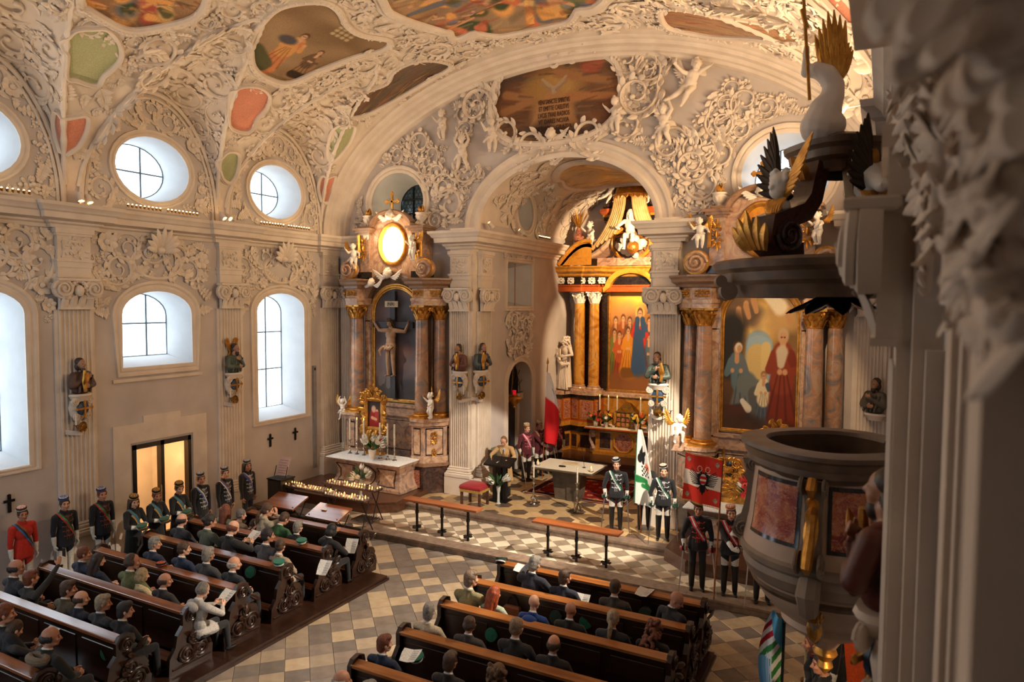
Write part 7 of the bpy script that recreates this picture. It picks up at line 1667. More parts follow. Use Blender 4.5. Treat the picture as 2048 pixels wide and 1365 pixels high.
b = B(); b.box(-.25, .2, .1, .4, .952, .972, bev=.006); tag(b.obj('missal', cloth((214, 190, 140)), None, (-7.72, 18.1, .32), .2), 'open cream book lying on the stone table', 'book')
b = B(); b.tube([(.1*math.cos(2*PI*k/14), -.2+.06*math.sin(2*PI*k/14), .965) for k in range(14)], .012, 5, loop=True); b.ball((0, -.2, .965), .02, 6, 5); tag(b.obj('wreath', IRON, None, (-7.85, 18.1, .32)), 'small dark wreath lying on the cream table cloth', 'wreath')
b = B(); b.lathe([(.05, .952), (.05, .96), (.01, .97)], (.45, .0, 0), 12); b.tube([(.45, 0, .96), (.42, .03, 1.2), (.36, .05, 1.45)], .006, 5); b.ball((.36, .05, 1.46), (.012, .012, .03), 6, 5); tag(b.obj('microphone', BLACKM, None, (-7.72, 18.1, .32)), 'thin black gooseneck microphone standing on the stone table', 'microphone')
for i, x in enumerate((-.82, .8)):
    t = thing('candle', 'short thick white candle lit on the stone table, %s' % ('on the end by the lectern' if i == 0 else 'on the end by the green flag'), 'candle', (-7.72+x, 17.75, 1.272)); b = B(); b.lathe([(.045, 0), (.045, .09), (.02, .092)], n=14); b.obj('wax', cloth((244, 232, 204), .5), t, (0, 0, 0)); b = B(); b.lathe([(.002, .09), (.012, .11), (.01, .13), (.001, .16)], n=8); b.obj('flame', emit('candle_flame', (255, 180, 80), 7), t, (0, 0, 0)); b = B(); b.lathe([(.06, 0), (.065, .012), (.045, .012)], n=14); b.obj('dish', BRASS, t, (0, 0, 0))
FLAME = MATS['candle_flame']
cp = Paint(130, 110, (120, 30, 26), 4); U_, V_ = cp.X, cp.Y
bd = np.minimum(np.minimum(cp.X, 1-cp.X)*1.2, np.minimum(cp.Y, 1-cp.Y)); cp.mix((bd < .12).astype(float), (60, 36, 44)); cp.mix(((bd > .1) & (bd < .115)).astype(float), (206, 170, 120)); cp.mix((bd < .02).astype(float), (190, 150, 100))
for i in range(9):
    for j in range(7):
        x, y = .1+.1*i, .12+.127*j; cp.blob(x, y, .028, .035, [(190, 140, 90), (70, 50, 70), (160, 60, 44)][(i+j) % 3], .3); cp.blob(x, y, .012, .015, (120, 26, 26), .3)
cp.clouds([(140, 40, 34), (96, 24, 24)], 60, (.02, .05), .35)
CPX0, CPX1, CPY0, CPY1 = -9.12, -6.1, 18.05, 20.5
cs = cp.sheet('rug_face', lambda u, v: (CPX0+(CPX1-CPX0)*u, CPY0+(CPY1-CPY0)*v, .345), lambda X, Y: X > -1, vcol('rug_wool', .95, .25, .05, 90)); tag(cs, 'red patterned oriental rug under the stone table', 'rug'); cs.name = 'rug'
b = B(); b.box(CPX0, CPX1, CPY0, CPY1, .325, .344); b.obj('rug_base', cloth((110, 40, 34)), cs, (0, 0, 0))
for x in (CPX0, CPX1):
    b = B()
    for k in range(50): y = CPY0+(CPY1-CPY0)*k/49; b.box(min(x, x+.05*(1 if x > -8 else -1)), max(x, x+.05*(1 if x > -8 else -1)), y-.01, y+.01, .328, .335)
    o = b.obj('fringe', CREAM, cs, (0, 0, 0)); o['kind'] = 'stuff'
def candlestick(label, loc, h, ch, mt=SILV, lit=False, rc=.022, group=None, tripod=False):
    t = thing('candlestick', label, 'candlestick', loc, 0, group); b = B(); s = h
    b.lathe([(.11*s**.5, 0), (.1*s**.5, .03*s), (.05*s**.5, .07*s), (.022, .16*s), (.038, .2*s), (.018, .25*s), (.02, .42*s), (.034, .46*s), (.016, .52*s), (.02, .72*s), (.035, .77*s), (.016, .82*s), (.025, .92*s), (.065, .97*s), (.07, s), (.02, s)], n=12); b.obj('stem', mt, t, (0, 0, 0))
    if tripod:
        for k in range(3): a = 2*PI*k/3+.5; b = B(); b.tube([(.02*math.cos(a), .02*math.sin(a), .3*s), (.09*math.cos(a), .09*math.sin(a), .2*s), (.1*math.cos(a), .1*math.sin(a), .06*s), (.17*math.cos(a), .17*math.sin(a), .015)], [.02, .035, .03, .03], 6); b.obj('leg', mt, t, (0, 0, 0))
    b = B(); b.lathe([(rc, h), (rc, h+ch), (rc*.4, h+ch+.005)], n=10); b.obj('candle', cloth((246, 236, 214), .5), t, (0, 0, 0))
    if lit: b = B(); b.lathe([(.002, 0), (.012, .02), (.01, .04), (.001, .075)], (0, 0, h+ch), 8); b.obj('flame', FLAME, t, (0, 0, 0))
    return t
candlestick('tall silver floor candlestick between lectern and stone table', (-8.4, 17.2, .32), .74, .42, tripod=True); candlestick('tall silver floor candlestick before the corner of the stone table near the green flag', (-7.06, 17.1, .32), .78, .42, tripod=True)
for i, x in enumerate((-.95, -.68, -.42, .28, .55, .8)):
    candlestick(('%s white altar candle of the crucifix altar counted from the window wall' % ('first', 'second', 'third', 'fourth', 'fifth', 'sixth')[i]), (-13.05+x, 16.1-(.12 if x > 0 else 0), 1.335), .42, .62, rc=.026, group='altar candles of the crucifix altar', lit=i in (1, 2))
for i, (x, y) in enumerate(((-.98, 23.05), (-.66, 23.05), (-.34, 23.05), (.5, 23.05))):
    candlestick(('%s lit white candle on the high altar counted from the saint statue' % ('first', 'second', 'third', 'fourth')[i]), (-7.72+x, y, 1.575), .55, .48, BRASS, True, .026, 'high altar candles')
# ------------------------------------------------------------ flowers
PETW, PETR, PETO, PETY, LEAFG = cloth((246, 244, 236), .6), cloth((206, 40, 36), .6), cloth((236, 110, 50), .6), cloth((240, 196, 60), .6), cloth((58, 100, 44), .7)
def lily(b, o, d, s):
    d = V(d).normalized(); u = d.orthogonal().normalized(); w = d.cross(u)
    for k in range(6): a = 2*PI*k/6; r = u*math.cos(a)+w*math.sin(a); leaf(b, o, d*.9+r*.65, r*.3-d*.6, s, s*.4, -.9, .2, 0, 5)
def bouquet(name, label, loc, s, cols, n, pot=CHER, vase=False, lil=(), seed=1):
    t = thing(name, label, 'flowers', loc); r = random.Random(seed); h = .2*s
    b = B(); b.lathe([(.06*s, 0), (.075*s, h*.5), (.09*s, h), (.08*s, h*.97)] if not vase else [(.06*s, 0), (.035*s, .03*s), (.03*s, .25*s), (.05*s, .34*s), (.055*s, .42*s)], n=14); b.obj('vase' if vase else 'pot', GLASSV if vase else pot, t, (0, 0, 0)); h = .42*s if vase else h
    b = B()
    for k in range(26): a, e = r.uniform(0, 2*PI), r.uniform(.1, 1.2); d = V((math.cos(a), math.sin(a), e*1.3)).normalized(); leaf(b, V((0, 0, h))+d*r.uniform(.03, .2)*s, d, V((0, 0, 1)) if e < .6 else V((d.y, -d.x, 0)), r.uniform(.14, .26)*s, .08*s, .3, .3, n=4)
    b.obj('foliage', LEAFG, t, (0, 0, 0))
    for k in range(n):
        a, e = r.uniform(0, 2*PI), r.uniform(.2, 1.4); q = V((math.cos(a), math.sin(a), e*1.2)).normalized(); o = V((0, 0, h))+q*r.uniform(.22, .34)*s; b = B(); b.tube([(0, 0, h*.9), o], .006*s, 4, 1)
        c = cols[k % len(cols)]
        if k in lil: lily(b, o-q*.05*s, q, .17*s)
        else:
            for j in range(7): aa = 2*PI*j/7; u = q.orthogonal().normalized(); w = q.cross(u); leaf(b, o, u*math.cos(aa)+w*math.sin(aa)+q*.4, q, .075*s, .06*s, .7, .4, n=3)
            b.ball(o+q*.012*s, .022*s, 6, 5)
        b.obj('blossom', [c, LEAFG], t, (0, 0, 0))
    return t
GLASSV = mat('vase_glass', (214, 220, 214), rough=.08, spec=.8)
bouquet('lily_bouquet', 'white lilies and red roses in pale pots on the crucifix altar table', (-12.95, 15.85, 1.335), 1.35, [PETW, PETW, PETR, PETW], 16, lil=(0, 1, 3, 4, 5, 7, 8, 9, 11, 12), seed=4)
bouquet('lily_vase', 'white lilies in a tall glass vase on the wooden altar step', (-12.75, 15.1, .46), 1.1, [PETW], 7, vase=True, lil=range(7), seed=2)
bouquet('lily_vase', 'large pink white lilies in a vase in front of the lectern', (-9.25, 16.72, .32), 1.15, [PETW], 7, vase=True, lil=range(7), seed=3)
bouquet('orange_bouquet', 'orange lilies in a white pot on the high altar nearest the saint', (-8.75, 22.8, 1.575), 1.0, [PETO, PETO, PETR, PETY], 11, lil=(0, 1, 4, 5), seed=6); bouquet('mixed_bouquet', 'yellow orange and white flowers in a white pot left of the copper shrine', (-8.35, 22.78, 1.575), .95, [PETY, PETW, PETO, PETR], 11, seed=7)
bouquet('yellow_bouquet', 'yellow and orange flowers behind the tip of the green white flag', (-7.25, 22.8, 1.575), 1.1, [PETY, PETO, PETW], 11, lil=(1, 4), seed=8); bouquet('red_bouquet', 'small red orange bouquet at the pier end of the high altar', (-6.85, 22.8, 1.575), .9, [PETO, PETR, PETY], 9, seed=9)
bouquet('poinsettia', 'red flowers and white lilies beside the small framed madonna', (-2.35, 15.85, 1.335), 1.3, [PETR, PETR, PETW], 14, lil=(2, 5, 8, 11, 0, 3), seed=10)
# ------------------------------------------------------------ small framed pictures on the altar tables
def madonna(seed, dark):
    p = Paint(50, 70, (60, 46, 44) if not dark else (44, 30, 22), seed); p.clouds([(70, 54, 50), (50, 40, 40)] if not dark else [(56, 40, 28), (36, 26, 20)], 12, (.1, .2), .6)
    p.line((.48, .0), (.46, .5), .3, .2, (150, 40, 40) if not dark else (60, 60, 70)); p.blob(.42, .68, .16, .13, (190, 160, 140) if not dark else (70, 44, 34), .4); p.blob(.44, .66, .1, .1, (214, 166, 130), .4); p.blob(.66, .6, .09, .08, (220, 172, 136), .4); p.line((.66, .5), (.6, .25), .1, .08, (196, 150, 110) if dark else (170, 60, 54)); p.line((.3, .35), (.6, .3), .06, .05, (214, 166, 130)); return p
for lab, cx, y, z0, z1, hw, dk in (('small madonna picture in rocaille gilt frame on the crucifix altar table', -13.25, 16.35, 2.15, 2.95, .26, False), ('dark small painting of a man with child in gilt frame on the family altar', -1.98, 16.3, 2.1, 2.85, .3, True)):
    t = thing('framed_picture', lab, 'picture', (cx, y, 1.34)); hh = (z1-z0)/2; p = madonna(3, dk)
    p.sheet('canvas', lambda u, v: (cx+hw*(2*u-1), y-.01, z0+(z1-z0)*v), lambda X, Y: X > -1, OILP, t); b = B(); b.box(cx-hw-.1, cx+hw+.1, y, y+.06, z0-.1, z1+.2); b.obj('backing', BRASS, t, smooth=0)
    gilt_frame(t, cx, y, z0, z1, hw, .13, .5); gilt_scroll(t, frame((cx, y, z0-.42), (1, 0, 0), (0, -1, 0)), .5, .5, 'gilt_stand', seed=5, n=16, th=2); b = B(); b.box(cx-.3, cx+.3, y-.08, y+.1, 1.336, 1.42); b.box(cx-.16, cx+.16, y-.02, y+.06, 1.42, z0); b.obj('stand_base', GOLD, t, smooth=0)
gb = thing('reliquary', 'gilt oval reliquary carving beside the banner', 'reliquary', (-3.0, 16.3, 1.34)); gilt_scroll(gb, frame((-3.0, 16.3, 2.1), (1, 0, 0), (0, -1, 0)), .7, .6, 'gilt_ornament', seed=9, n=18, th=2); gilt_scroll(gb, frame((-2.7, 16.32, 1.65), (1, 0, 0), (0, -1, 0)), .9, .5, 'gilt_ornament', seed=10, n=18, th=2); b = B(); b.ball((-2.95, 16.3, 2.15), (.16, .05, .22), 14, 9); b.obj('oval_glass', MBLK, gb); b = B(); b.box(-3.3, -2.4, 16.28, 16.42, 1.336, 1.45); b.obj('base', GOLD, gb, smooth=0)
# ------------------------------------------------------------ votive candle racks
VG = mat('votive_glass', (206, 200, 196), rough=.15)
cab = thing('wooden_pillar_box', 'black wooden pillar box beside the votive candles', 'cabinet', (-14.15, 13.5, .0)); b = B(); b.box(-14.4, -13.92, 13.28, 13.76, .05, 1.12, bev=.015); b.obj('body', BLACKM, cab); b = B(); b.box(-14.42, -13.9, 13.26, 13.78, 1.12, 1.16, bev=.01); b.obj('lid', IRON, cab)
ez = thing('notice_stand', 'pink printed notice on a small black wire stand on the pillar box', 'notice', (-14.15, 13.55, 1.16)); b = B(); b.add([(-14.34, 13.5, 1.2), (-13.98, 13.56, 1.2), (-13.96, 13.72, 1.68), (-14.32, 13.66, 1.68)], [(0, 1, 2, 3)]); b.obj('notice', cloth((226, 196, 190)), ez, smooth=0)
b = B(); 
for k in range(6): b.tube([(-14.28, 13.52+.02*k, 1.27+.065*k), (-14.04+.03*(k % 2), 13.55+.02*k, 1.27+.065*k)], .006, 4)
b.obj('print_lines', cloth((150, 110, 110)), ez); b = B()
for x in (-14.36, -13.95): b.tube([(x, 13.48, 1.17), (x, 13.56, 1.45)], .012, 5)
b.obj('wire_stand', IRON, ez)
rr = random.Random(21)
vt = []; ORDN = 'first second third fourth fifth sixth seventh eighth ninth tenth eleventh twelfth thirteenth fourteenth fifteenth sixteenth seventeenth eighteenth nineteenth twentieth last last'.split()
for i, (c, L, a, label) in enumerate((((-13.1, 13.55), 1.7, -.02, 'long low iron candle rack of votive lights nearest the black pillar box'), ((-11.75, 13.4), 1.35, .0, 'second iron candle rack with folding legs beside the altar step'), ((-12.3, 14.2), 1.8, 0, 'rear iron candle rack by the altar step'))):
    t = thing('candle_rack', label, 'candle rack', (*c, .16 if i == 2 else .17)); z = .98 if i != 2 else 1.0
    b = B(); b.box(c[0]-L/2, c[0]+L/2, c[1]-.17, c[1]+.17, z-.03, z, bev=.006); b.obj('tray', PLAT, t, smooth=0); b = B()
    for s in (-1, 1): b.tube([(c[0]-L/2, c[1]+s*.17, z+.015), (c[0]+L/2, c[1]+s*.17, z+.015)], .01, 5)
    b.obj('tray_rail', IRON, t)
    for s in (-1, 1):
        for sd in (-1, 1): b = B(); x = c[0]+s*(L/2-.1); b.tube([(x, c[1]+sd*.15, z-.03), (x+.05*s, c[1]-sd*.22, .17)], .014, 6); b.obj('leg', IRON, t)
    n = int(L/.085)
    for k in range(n):
        for j in range(3): vt.append((c[0]-L/2+.06+.085*k, c[1]-.11+.11*j, z, '%s glass, %s line of the %s' % (ORDN[k], ('front', 'middle', 'rear')[j], ('rack nearest the pillar box', 'folding leg rack', 'rear rack by the altar step')[i])))
for i, (x, y, z0, lab) in enumerate(((-13.45, 13.0, .62, 'brown tilted tray of unlit candles in front of the pillar box'), (-11.95, 12.95, .55, 'brown tilted tray with price card under the second candle rack'))):
    t = thing('candle_tray', lab, 'tray', (x, y, .0)); b = B(); b.rings([[(x-.52, y-.27, z0), (x+.52, y-.27, z0), (x+.52, y+.27, z0+.2), (x-.52, y+.27, z0+.2)], [(x-.52, y-.28, z0+.04), (x+.52, y-.28, z0+.04), (x+.52, y+.26, z0+.24), (x-.52, y+.26, z0+.24)]]); b.obj('tray', MATS['polished_pew_ledge'], t, smooth=0)
    for s in (-1, 1):
        for sd in (-1, 1): b = B(); b.tube([(x+s*.45, y+sd*.22, z0+.08), (x+s*.48, y-sd*.25, .01)], .013, 6); b.obj('leg', IRON, t)
    if i: b = B(); b.box(x-.25, x-.1, y-.02, y+.1, z0+.16, z0+.17); b.obj('price_card', SHIRT, t, smooth=0)
cu, cl_ = None, None
bg_ = B(); bg_.lathe([(.02, 0), (.028, .045), (.026, .045), (.02, .006)], n=8, cap=False); me_g = bg_.mesh('glass_cup', VG); bw = B(); bw.lathe([(.019, .003), (.022, .028), (.003, .03)], n=8); me_w = bw.mesh('wax', cloth((236, 210, 190), .6)); bf = B(); bf.lathe([(.002, .03), (.011, .045), (.008, .06), (.001, .08)], n=7); me_f = bf.mesh('flame', FLAME)
for q, (x, y, z, wh) in enumerate(vt):
    lit = rr.random() < .34
    if rr.random() < .25 and not lit: continue
    t = link('votive_candle', me_g, None, (x, y, z)); tag(t, ('lit' if lit else 'unlit')+' votive light, '+wh, 'candle', 'lit votive candles' if lit else 'unlit votive candles')
    link('wax', me_w, t, (0, 0, 0))
    if lit: link('flame', me_f, t, (0, 0, 0))
for k, c in enumerate(((-13.1, 13.55), (-11.75, 13.4), (-12.3, 14.2))): 
    l = bpy.data.lights.new('votive_glow', 'POINT'); l.energy = 14; l.color = (1, .5, .2); l.shadow_soft_size = .3; o = bpy.data.objects.new('votive_glow', l); COL.objects.link(o); o.location = (c[0], c[1], 1.18)
b = B(); b.box(-12.1, -11.5, 13.9, 14.4, .17, .2)
for k in range(8): b.box(-12.1+.075*k, -12.06+.075*k, 13.9, 14.4, .2, .22)
tag(b.obj('floor_grate', STEEL, smooth=0), 'silver ribbed tray on the floor under the candle racks', 'tray')
# ------------------------------------------------------------ congregation
SIT = dict(
    lap=human('seated_body', True, .02, (0, -.1, 0), (-.1, .34, .62), (.1, .34, .62), coat=.1),
    right=human('seated_body', True, .04, (-.6, -.05, 0), (-.08, .36, .62), (.12, .33, .62), coat=.1),
    left=human('seated_body', True, .03, (.35, -.1, 0), (-.1, .34, .64), (.1, .34, .62), coat=.1),
    read=human('seated_body', True, .05, (-.1, -.45, 0), (-.1, .4, .82), (.12, .4, .82), coat=.1, hl=(.3, .8, .4), hr=(-.3, .8, .4)),
    bow=human('seated_body', True, .22, (-.15, -.5, 0), (-.08, .4, .62), (.08, .4, .62), coat=.1),
    ledge=human('seated_body', True, .12, (-.15, -.3, 0), (-.32, .62, 1.0), (.12, .4, .72), coat=.1),
    turn=human('seated_body', True, .05, (-1.15, -.45, .1), (-.08, .36, .62), (.15, .3, .6), coat=.1, twist=-.5),
    phone=human('seated_body', True, .05, (-.1, .05, 0), (-.1, .34, .62), (.2, .45, 1.42), pr=(1, 0, -.4), coat=.1, hr=(0, .3, 1)),
    wom=human('seated_body', True, .08, (-.35, -.12, 0), (-.08, .38, .64), (.1, .36, .64), coat=.1, female=True),
    pray=human('seated_body', True, .12, (-.7, -.2, 0), (-.04, .3, 1.06), (.06, .3, 1.06), coat=.1, female=True, collar=TOP, hl=(0, .1, 1), hr=(0, .1, 1)))
BLK, NAVY, CHAR, GRY = (26, 26, 30), (30, 38, 62), (52, 52, 56), (88, 86, 88)
BRN, GREYH, WHT, DKB, BLN, RED_, AUB = (84, 58, 38), (150, 142, 132), (206, 200, 192), (40, 30, 26), (190, 160, 116), (176, 76, 26), (128, 66, 36)
def seatp(px, py, row, ys, pose, top, hk, hcol, label, shirt=None, sc=None, drz=0, tro=(34, 34, 40), grp=None):
    q = at(px, py, 'y', ys[row]+.27); z = min(max((q.z-.1)/1.36, .8), 1.1)
    return person(SIT[pose], label, (q.x, ys[row]+.19, .1), drz, top, tro, None, (hk, hcol) if hk else None, shirt, sc=sc or z, group=grp)
CONG = {}
for d in (
 (454, 1008, 1, LY, 'left', (150, 160, 128), 'long', AUB, 'woman with long auburn hair and sage green top seated in front pew row'),
 (481, 1018, 1, LY, 'wom', (190, 172, 146), 'short', (120, 112, 108), 'person in beige coat seated beside the woman with auburn hair'),
 (499, 1040, 1, LY, 'bow', (196, 150, 140), 'braids', BRN, 'child with braided brown hair seated behind front pew ledge'),
 (529, 998, 1, LY, 'pray', (176, 164, 140), 'ponytail', (96, 66, 44), 'woman with long brown hair in beige sweater holding hands to mouth'),
 (557, 1024, 1, LY, 'bow', (52, 98, 56), 'short', (86, 54, 38), 'brown haired person in bright green jacket seated bent forward'),
 (598, 1042, 1, LY, 'lap', (36, 42, 42), 'full', GREYH, 'grey haired man in dark jacket seated next to the green jacket'),
 (659, 1048, 1, LY, 'ledge', BLK, 'bob', (22, 20, 22), 'black haired woman in black coat with hand on the front pew ledge'),
 (366, 1026, 2, LY, 'lap', (54, 56, 62), 'balding', DKB, 'bald man in dark grey suit seated below the last capped guard in black coat'),
 (417, 1028, 2, LY, 'wom', (92, 98, 82), 'bun', DKB, 'woman with dark hair in a bun and grey green jacket seated'),
 (463, 1040, 2, LY, 'read', (36, 34, 36), 'balding', AUB, 'balding man in black suit reading an open white booklet'),
 (536, 1056, 2, LY, 'right', GRY, 'short', DKB, 'dark haired man in mid grey suit seated by the green cap'),
 (563, 1078, 2, LY, 'left', (176, 154, 130), 'short', BRN, 'woman with short brown hair in long beige coat at the aisle'),
 (311, 1073, 3, LY, 'right', NAVY, 'full', GREYH, 'grey haired man in navy jacket seated by the wall end of fourth pew'),
 (369, 1083, 3, LY, 'right', (32, 48, 78), 'short', BRN, 'brown haired man in blue jacket seated in fourth row'),
 (419, 1094, 3, LY, 'lap', (66, 66, 70), 'full', GREYH, 'silver haired man in charcoal suit seated in fourth row'),
 (470, 1112, 3, LY, 'right', (34, 38, 46), 'balding', WHT, 'bald man with white hair rim in dark suit at the aisle end'),
 (170, 1092, 4, LY, 'right', (36, 48, 74), 'short', AUB, 'brown haired man in slate blue jacket seated near capped guards'),
 (195, 1106, 4, LY, 'wom', (34, 42, 66), 'long', (52, 38, 34), 'woman with long dark hair in navy jacket seated in fifth row'),
 (266, 1106, 4, LY, 'right', (112, 116, 74), 'thin', BRN, 'thin haired man in olive green jacket seated in fifth row'),
 (283, 1136, 4, LY, 'wom', (224, 204, 160), 'bob', BLN, 'blond woman with bob in cream jacket seated in fifth row'),
 (332, 1145, 4, LY, 'right', (46, 42, 42), 'balding', BRN, 'balding man in dark brown suit seated behind the star cap'),
 (403, 1163, 4, LY, 'read', (198, 192, 186), 'thin', GREYH, 'grey bearded man in pale hooded coat reading a white sheet'),
 (34, 1118, 5, LY, 'right', (44, 46, 52), 'balding', DKB, 'balding man in grey suit below the red uniform'),
 (64, 1140, 5, LY, 'phone', (50, 48, 46), 'full', AUB, 'man with brown hair holding up a phone to take a photo'),
 (138, 1160, 5, LY, 'right', (88, 78, 56), 'full', BRN, 'man with swept brown hair in olive brown jacket in sixth row'),
 (165, 1180, 5, LY, 'right', (34, 40, 60), 'balding', BRN, 'bald ruddy man in navy blazer in sixth row'),
 (208, 1188, 5, LY, 'right', (48, 48, 52), 'full', (170, 150, 124), 'man with long grey blond hair in dark suit in sixth row'),
 (252, 1202, 5, LY, 'right', (24, 24, 26), 'full', DKB, 'dark haired person in black leather jacket at end of sixth row'),
 (11, 1206, 6, LY, 'right', (40, 40, 46), 'short', AUB, 'brown haired man cut by the picture edge in seventh row'),
 (25, 1240, 6, LY, 'read', (48, 48, 52), 'short', BRN, 'man with glasses in dark suit reading in seventh row'),
 (103, 1252, 6, LY, 'right', (30, 32, 30), 'balding', DKB, 'balding man in dark parka with fur trimmed hood'),
 (1065, 1112, 1, RY, 'ledge', (34, 38, 54), 'full', GREYH, 'grey haired man in navy jacket holding a booklet on the front ledge'),
 (1130, 1138, 1, RY, 'right', (36, 42, 60), 'full', BRN, 'young man with brown hair in navy suit looking aside'),
 (1232, 1158, 1, RY, 'lap', (66, 60, 54), 'short', BRN, 'brown haired man in brown grey suit seated alone in front pew'),
 (1345, 1176, 1, RY, 'turn', (40, 40, 42), None, BRN, 'bald man in black suit turning his head down sideways'),
 (942, 1140, 2, RY, 'right', (150, 140, 98), 'full', (140, 116, 96), 'grey brown haired man in padded khaki jacket'),
 (988, 1172, 2, RY, 'wom', (186, 200, 176), 'long', RED_, 'red haired woman with long hair in mint green blouse'),
 (1070, 1188, 2, RY, 'lap', (32, 74, 150), None, BRN, 'bald man in bright blue rain jacket'),
 (1143, 1202, 2, RY, 'lap', (38, 36, 34), None, BRN, 'bald man in black suit next to the blue rain jacket'),
 (1228, 1218, 2, RY, 'lap', (50, 50, 58), 'ponytail', (190, 168, 136), 'person with grey blond ponytail in dark jacket'),
 (1305, 1243, 2, RY, 'bow', (40, 36, 36), 'curly', AUB, 'woman with curly red brown hair in dark coat'),
 (860, 1206, 3, RY, 'left', (222, 204, 172), 'full', GREYH, 'grey haired person in cream jacket at the aisle end'),
 (942, 1230, 3, RY, 'lap', (72, 66, 62), 'thin', BRN, 'man with bald crown in charcoal suit'),
 (1035, 1234, 3, RY, 'lap', (36, 34, 32), 'short', (150, 120, 90), 'man with short greying hair in black suit and white collar'),
 (1110, 1268, 3, RY, 'lap', (46, 42, 40), 'balding', BRN, 'bald man with dark hair rim in black suit'),
 (770, 1268, 4, RY, 'right', (30, 42, 70), 'full', AUB, 'brown haired man in navy blue jacket at pew end beside the booklet'),
 (903, 1302, 4, RY, 'lap', (46, 38, 34), 'full', BRN, 'brown haired person in dark clothes seated behind the cream jacket'),
 (1000, 1325, 4, RY, 'lap', (40, 34, 32), 'curly', (110, 76, 46), 'person with wavy brown hair cut by the lower picture edge'),
 (685, 1338, 5, RY, 'right', (60, 56, 56), 'balding', WHT, 'bald white haired man at the lower edge beside the aisle'),
 (738, 1360, 5, RY, 'right', (60, 60, 64), 'full', GREYH, 'grey haired person at the lower edge beside the bald man')):
    o = seatp(*d); CONG[d[:2]] = o
def to(o, name, mesh_b, mats, label, cat): pass
pb = CONG[(403, 1163)]; h = place('beard', hair('beard'), MX.Identity(4)); h.parent = pb; h.matrix_local = SIT['read']['head']; slot(h, [hairmat('150_142_132', GREYH)])
b = B(); b.tube([(.0+.15*math.cos(a), -.1+.07*math.sin(a), 1.0) for a in (2*PI*k/12 for k in range(12))], .05, 8, loop=True); wear(CONG[(103, 1252)], 'fur_hood', b.mesh('fur_hood', cloth((120, 100, 76))))
b = B(); b.ell = None
for c in ((1070, 1188), (403, 1163)):
    b = B(); b.ball((0, -.12, .98), (.14, .08, .09), 12, 8); wear(CONG[c], 'hood', b.mesh('hood', cloth((28, 66, 140) if c[0] == 1070 else (190, 184, 178))))
# booklets, caps lying about
def sheet_at(name, label, loc, rz, w=.21, d=.15, tilt=.5, fold=True, cat='booklet'):
    t = thing(name, label, cat, loc); t.rotation_euler = (tilt, 0, rz)
    for s in (-1, 1):
        b = B(); b.add([(0, -d, -.006), (s*w*.5, -d, .012), (s*w*.62, d*.2, .014), (s*w*.62, d, .012), (0, d, -.006)], [(0, 1, 2, 3, 4)]); b.obj('page', SHIRT, t, (0, 0, 0), smooth=0)
    b = B()
    for k in range(5): b.box(.02, .02+w*.4, -d*.7+.045*k, -.64*d+.045*k, .016, .0165)
    b.obj('print', cloth((150, 146, 140)), t, (0, 0, 0), smooth=0); return t
for (c, pose, lab) in (((463, 1040), 'read', 'open white booklet in the hands of the balding man in black'), ((403, 1163), 'read', 'white sheet in the hands of the man in the pale coat'), ((25, 1240), 'read', 'booklet in the hands of the man with glasses')):
    o = CONG[c]; sheet_at('booklet', lab, o.location+V((.01, .56, .9))*o.scale.x, 0, tilt=.6)
q = CONG[(659, 1048)].location; sheet_at('booklet', 'folded booklet held low by the black haired woman', q+V((.2, .5, .78)), .3, tilt=1.0)
for a, c, z, r, lab in ((1043, 1137, 1.03, .1, 'open white booklet lying on front ledge by the grey haired man'), (1288, 1185, 1.03, -.1, 'white booklet lying open on front ledge near the bald man'), (820, 1312, 1.02, .3, 'white printed booklet on a ledge above the green cap'), (1163, 1205, .75, 0, 'booklet stored under the ledge behind the young man'), (648, 1136, .8, .2, 'leaflet stuck behind the second pew near the aisle')):
    p_ = at(a, c, 'z', z); sheet_at('booklet', lab, p_, r, tilt=.1 if z > 1 else .8)
CAPG = cloth((16, 110, 84)); CAPB = cloth((18, 50, 40))
for a, c, z, tl, rz, lab in ((603, 1085, 1.08, .1, .5, 'bright green peaked cap lying on the ledge in front of the beige coat'), (558, 1128, 1.08, .15, .7, 'bright green peaked cap lying on the third ledge by the carved pew end'), (503, 1145, .82, 1.3, .2, 'green cap hanging behind the pew by the bald man'), (453, 1192, .8, 1.3, .2, 'green cap hanging beside the man with the white sheet'), (218, 1305, .72, 1.4, .2, 'green cap hanging on the pew back below the leather jacket'), (1001, 1124, 1.05, -.6, .3, 'dark green cap resting on the carved end of the front pew'), (1113, 1235, .72, 1.2, 0, 'dark green cap hung between the blue jacket and the bald man'), (1172, 1245, .72, 1.2, .3, 'green cap hung beside the ponytail'), (1290, 1230, .7, 1.2, 0, 'dark green cap hung behind the bald turning man'), (1260, 1265, .7, 1.2, 0, 'dark cap hung beside the curly haired woman'), (833, 1318, .9, .3, .2, 'green cap beneath the printed booklet'), (985, 1270, .7, 1.3, 0, 'green cap hung behind the mint blouse')):
    p_ = at(a, c, 'z', z); o = link('student_cap', CAPM['peaked'], None, p_); o.rotation_euler = (tl, 0, rz); slot(o, [CAPG if lab.startswith(('bright', 'green')) else CAPB, cloth((230, 230, 226)), BLACKM]); tag(o, lab, 'cap', 'student caps in the pews')
o = link('student_cap', CAPM['cerevis'], None, at(322, 1130, 'z', 1.05)); slot(o, [BLACKM, GOLD, cloth((200, 60, 50))]); tag(o, 'small black and gold embroidered cap lying on a pew ledge', 'cap')
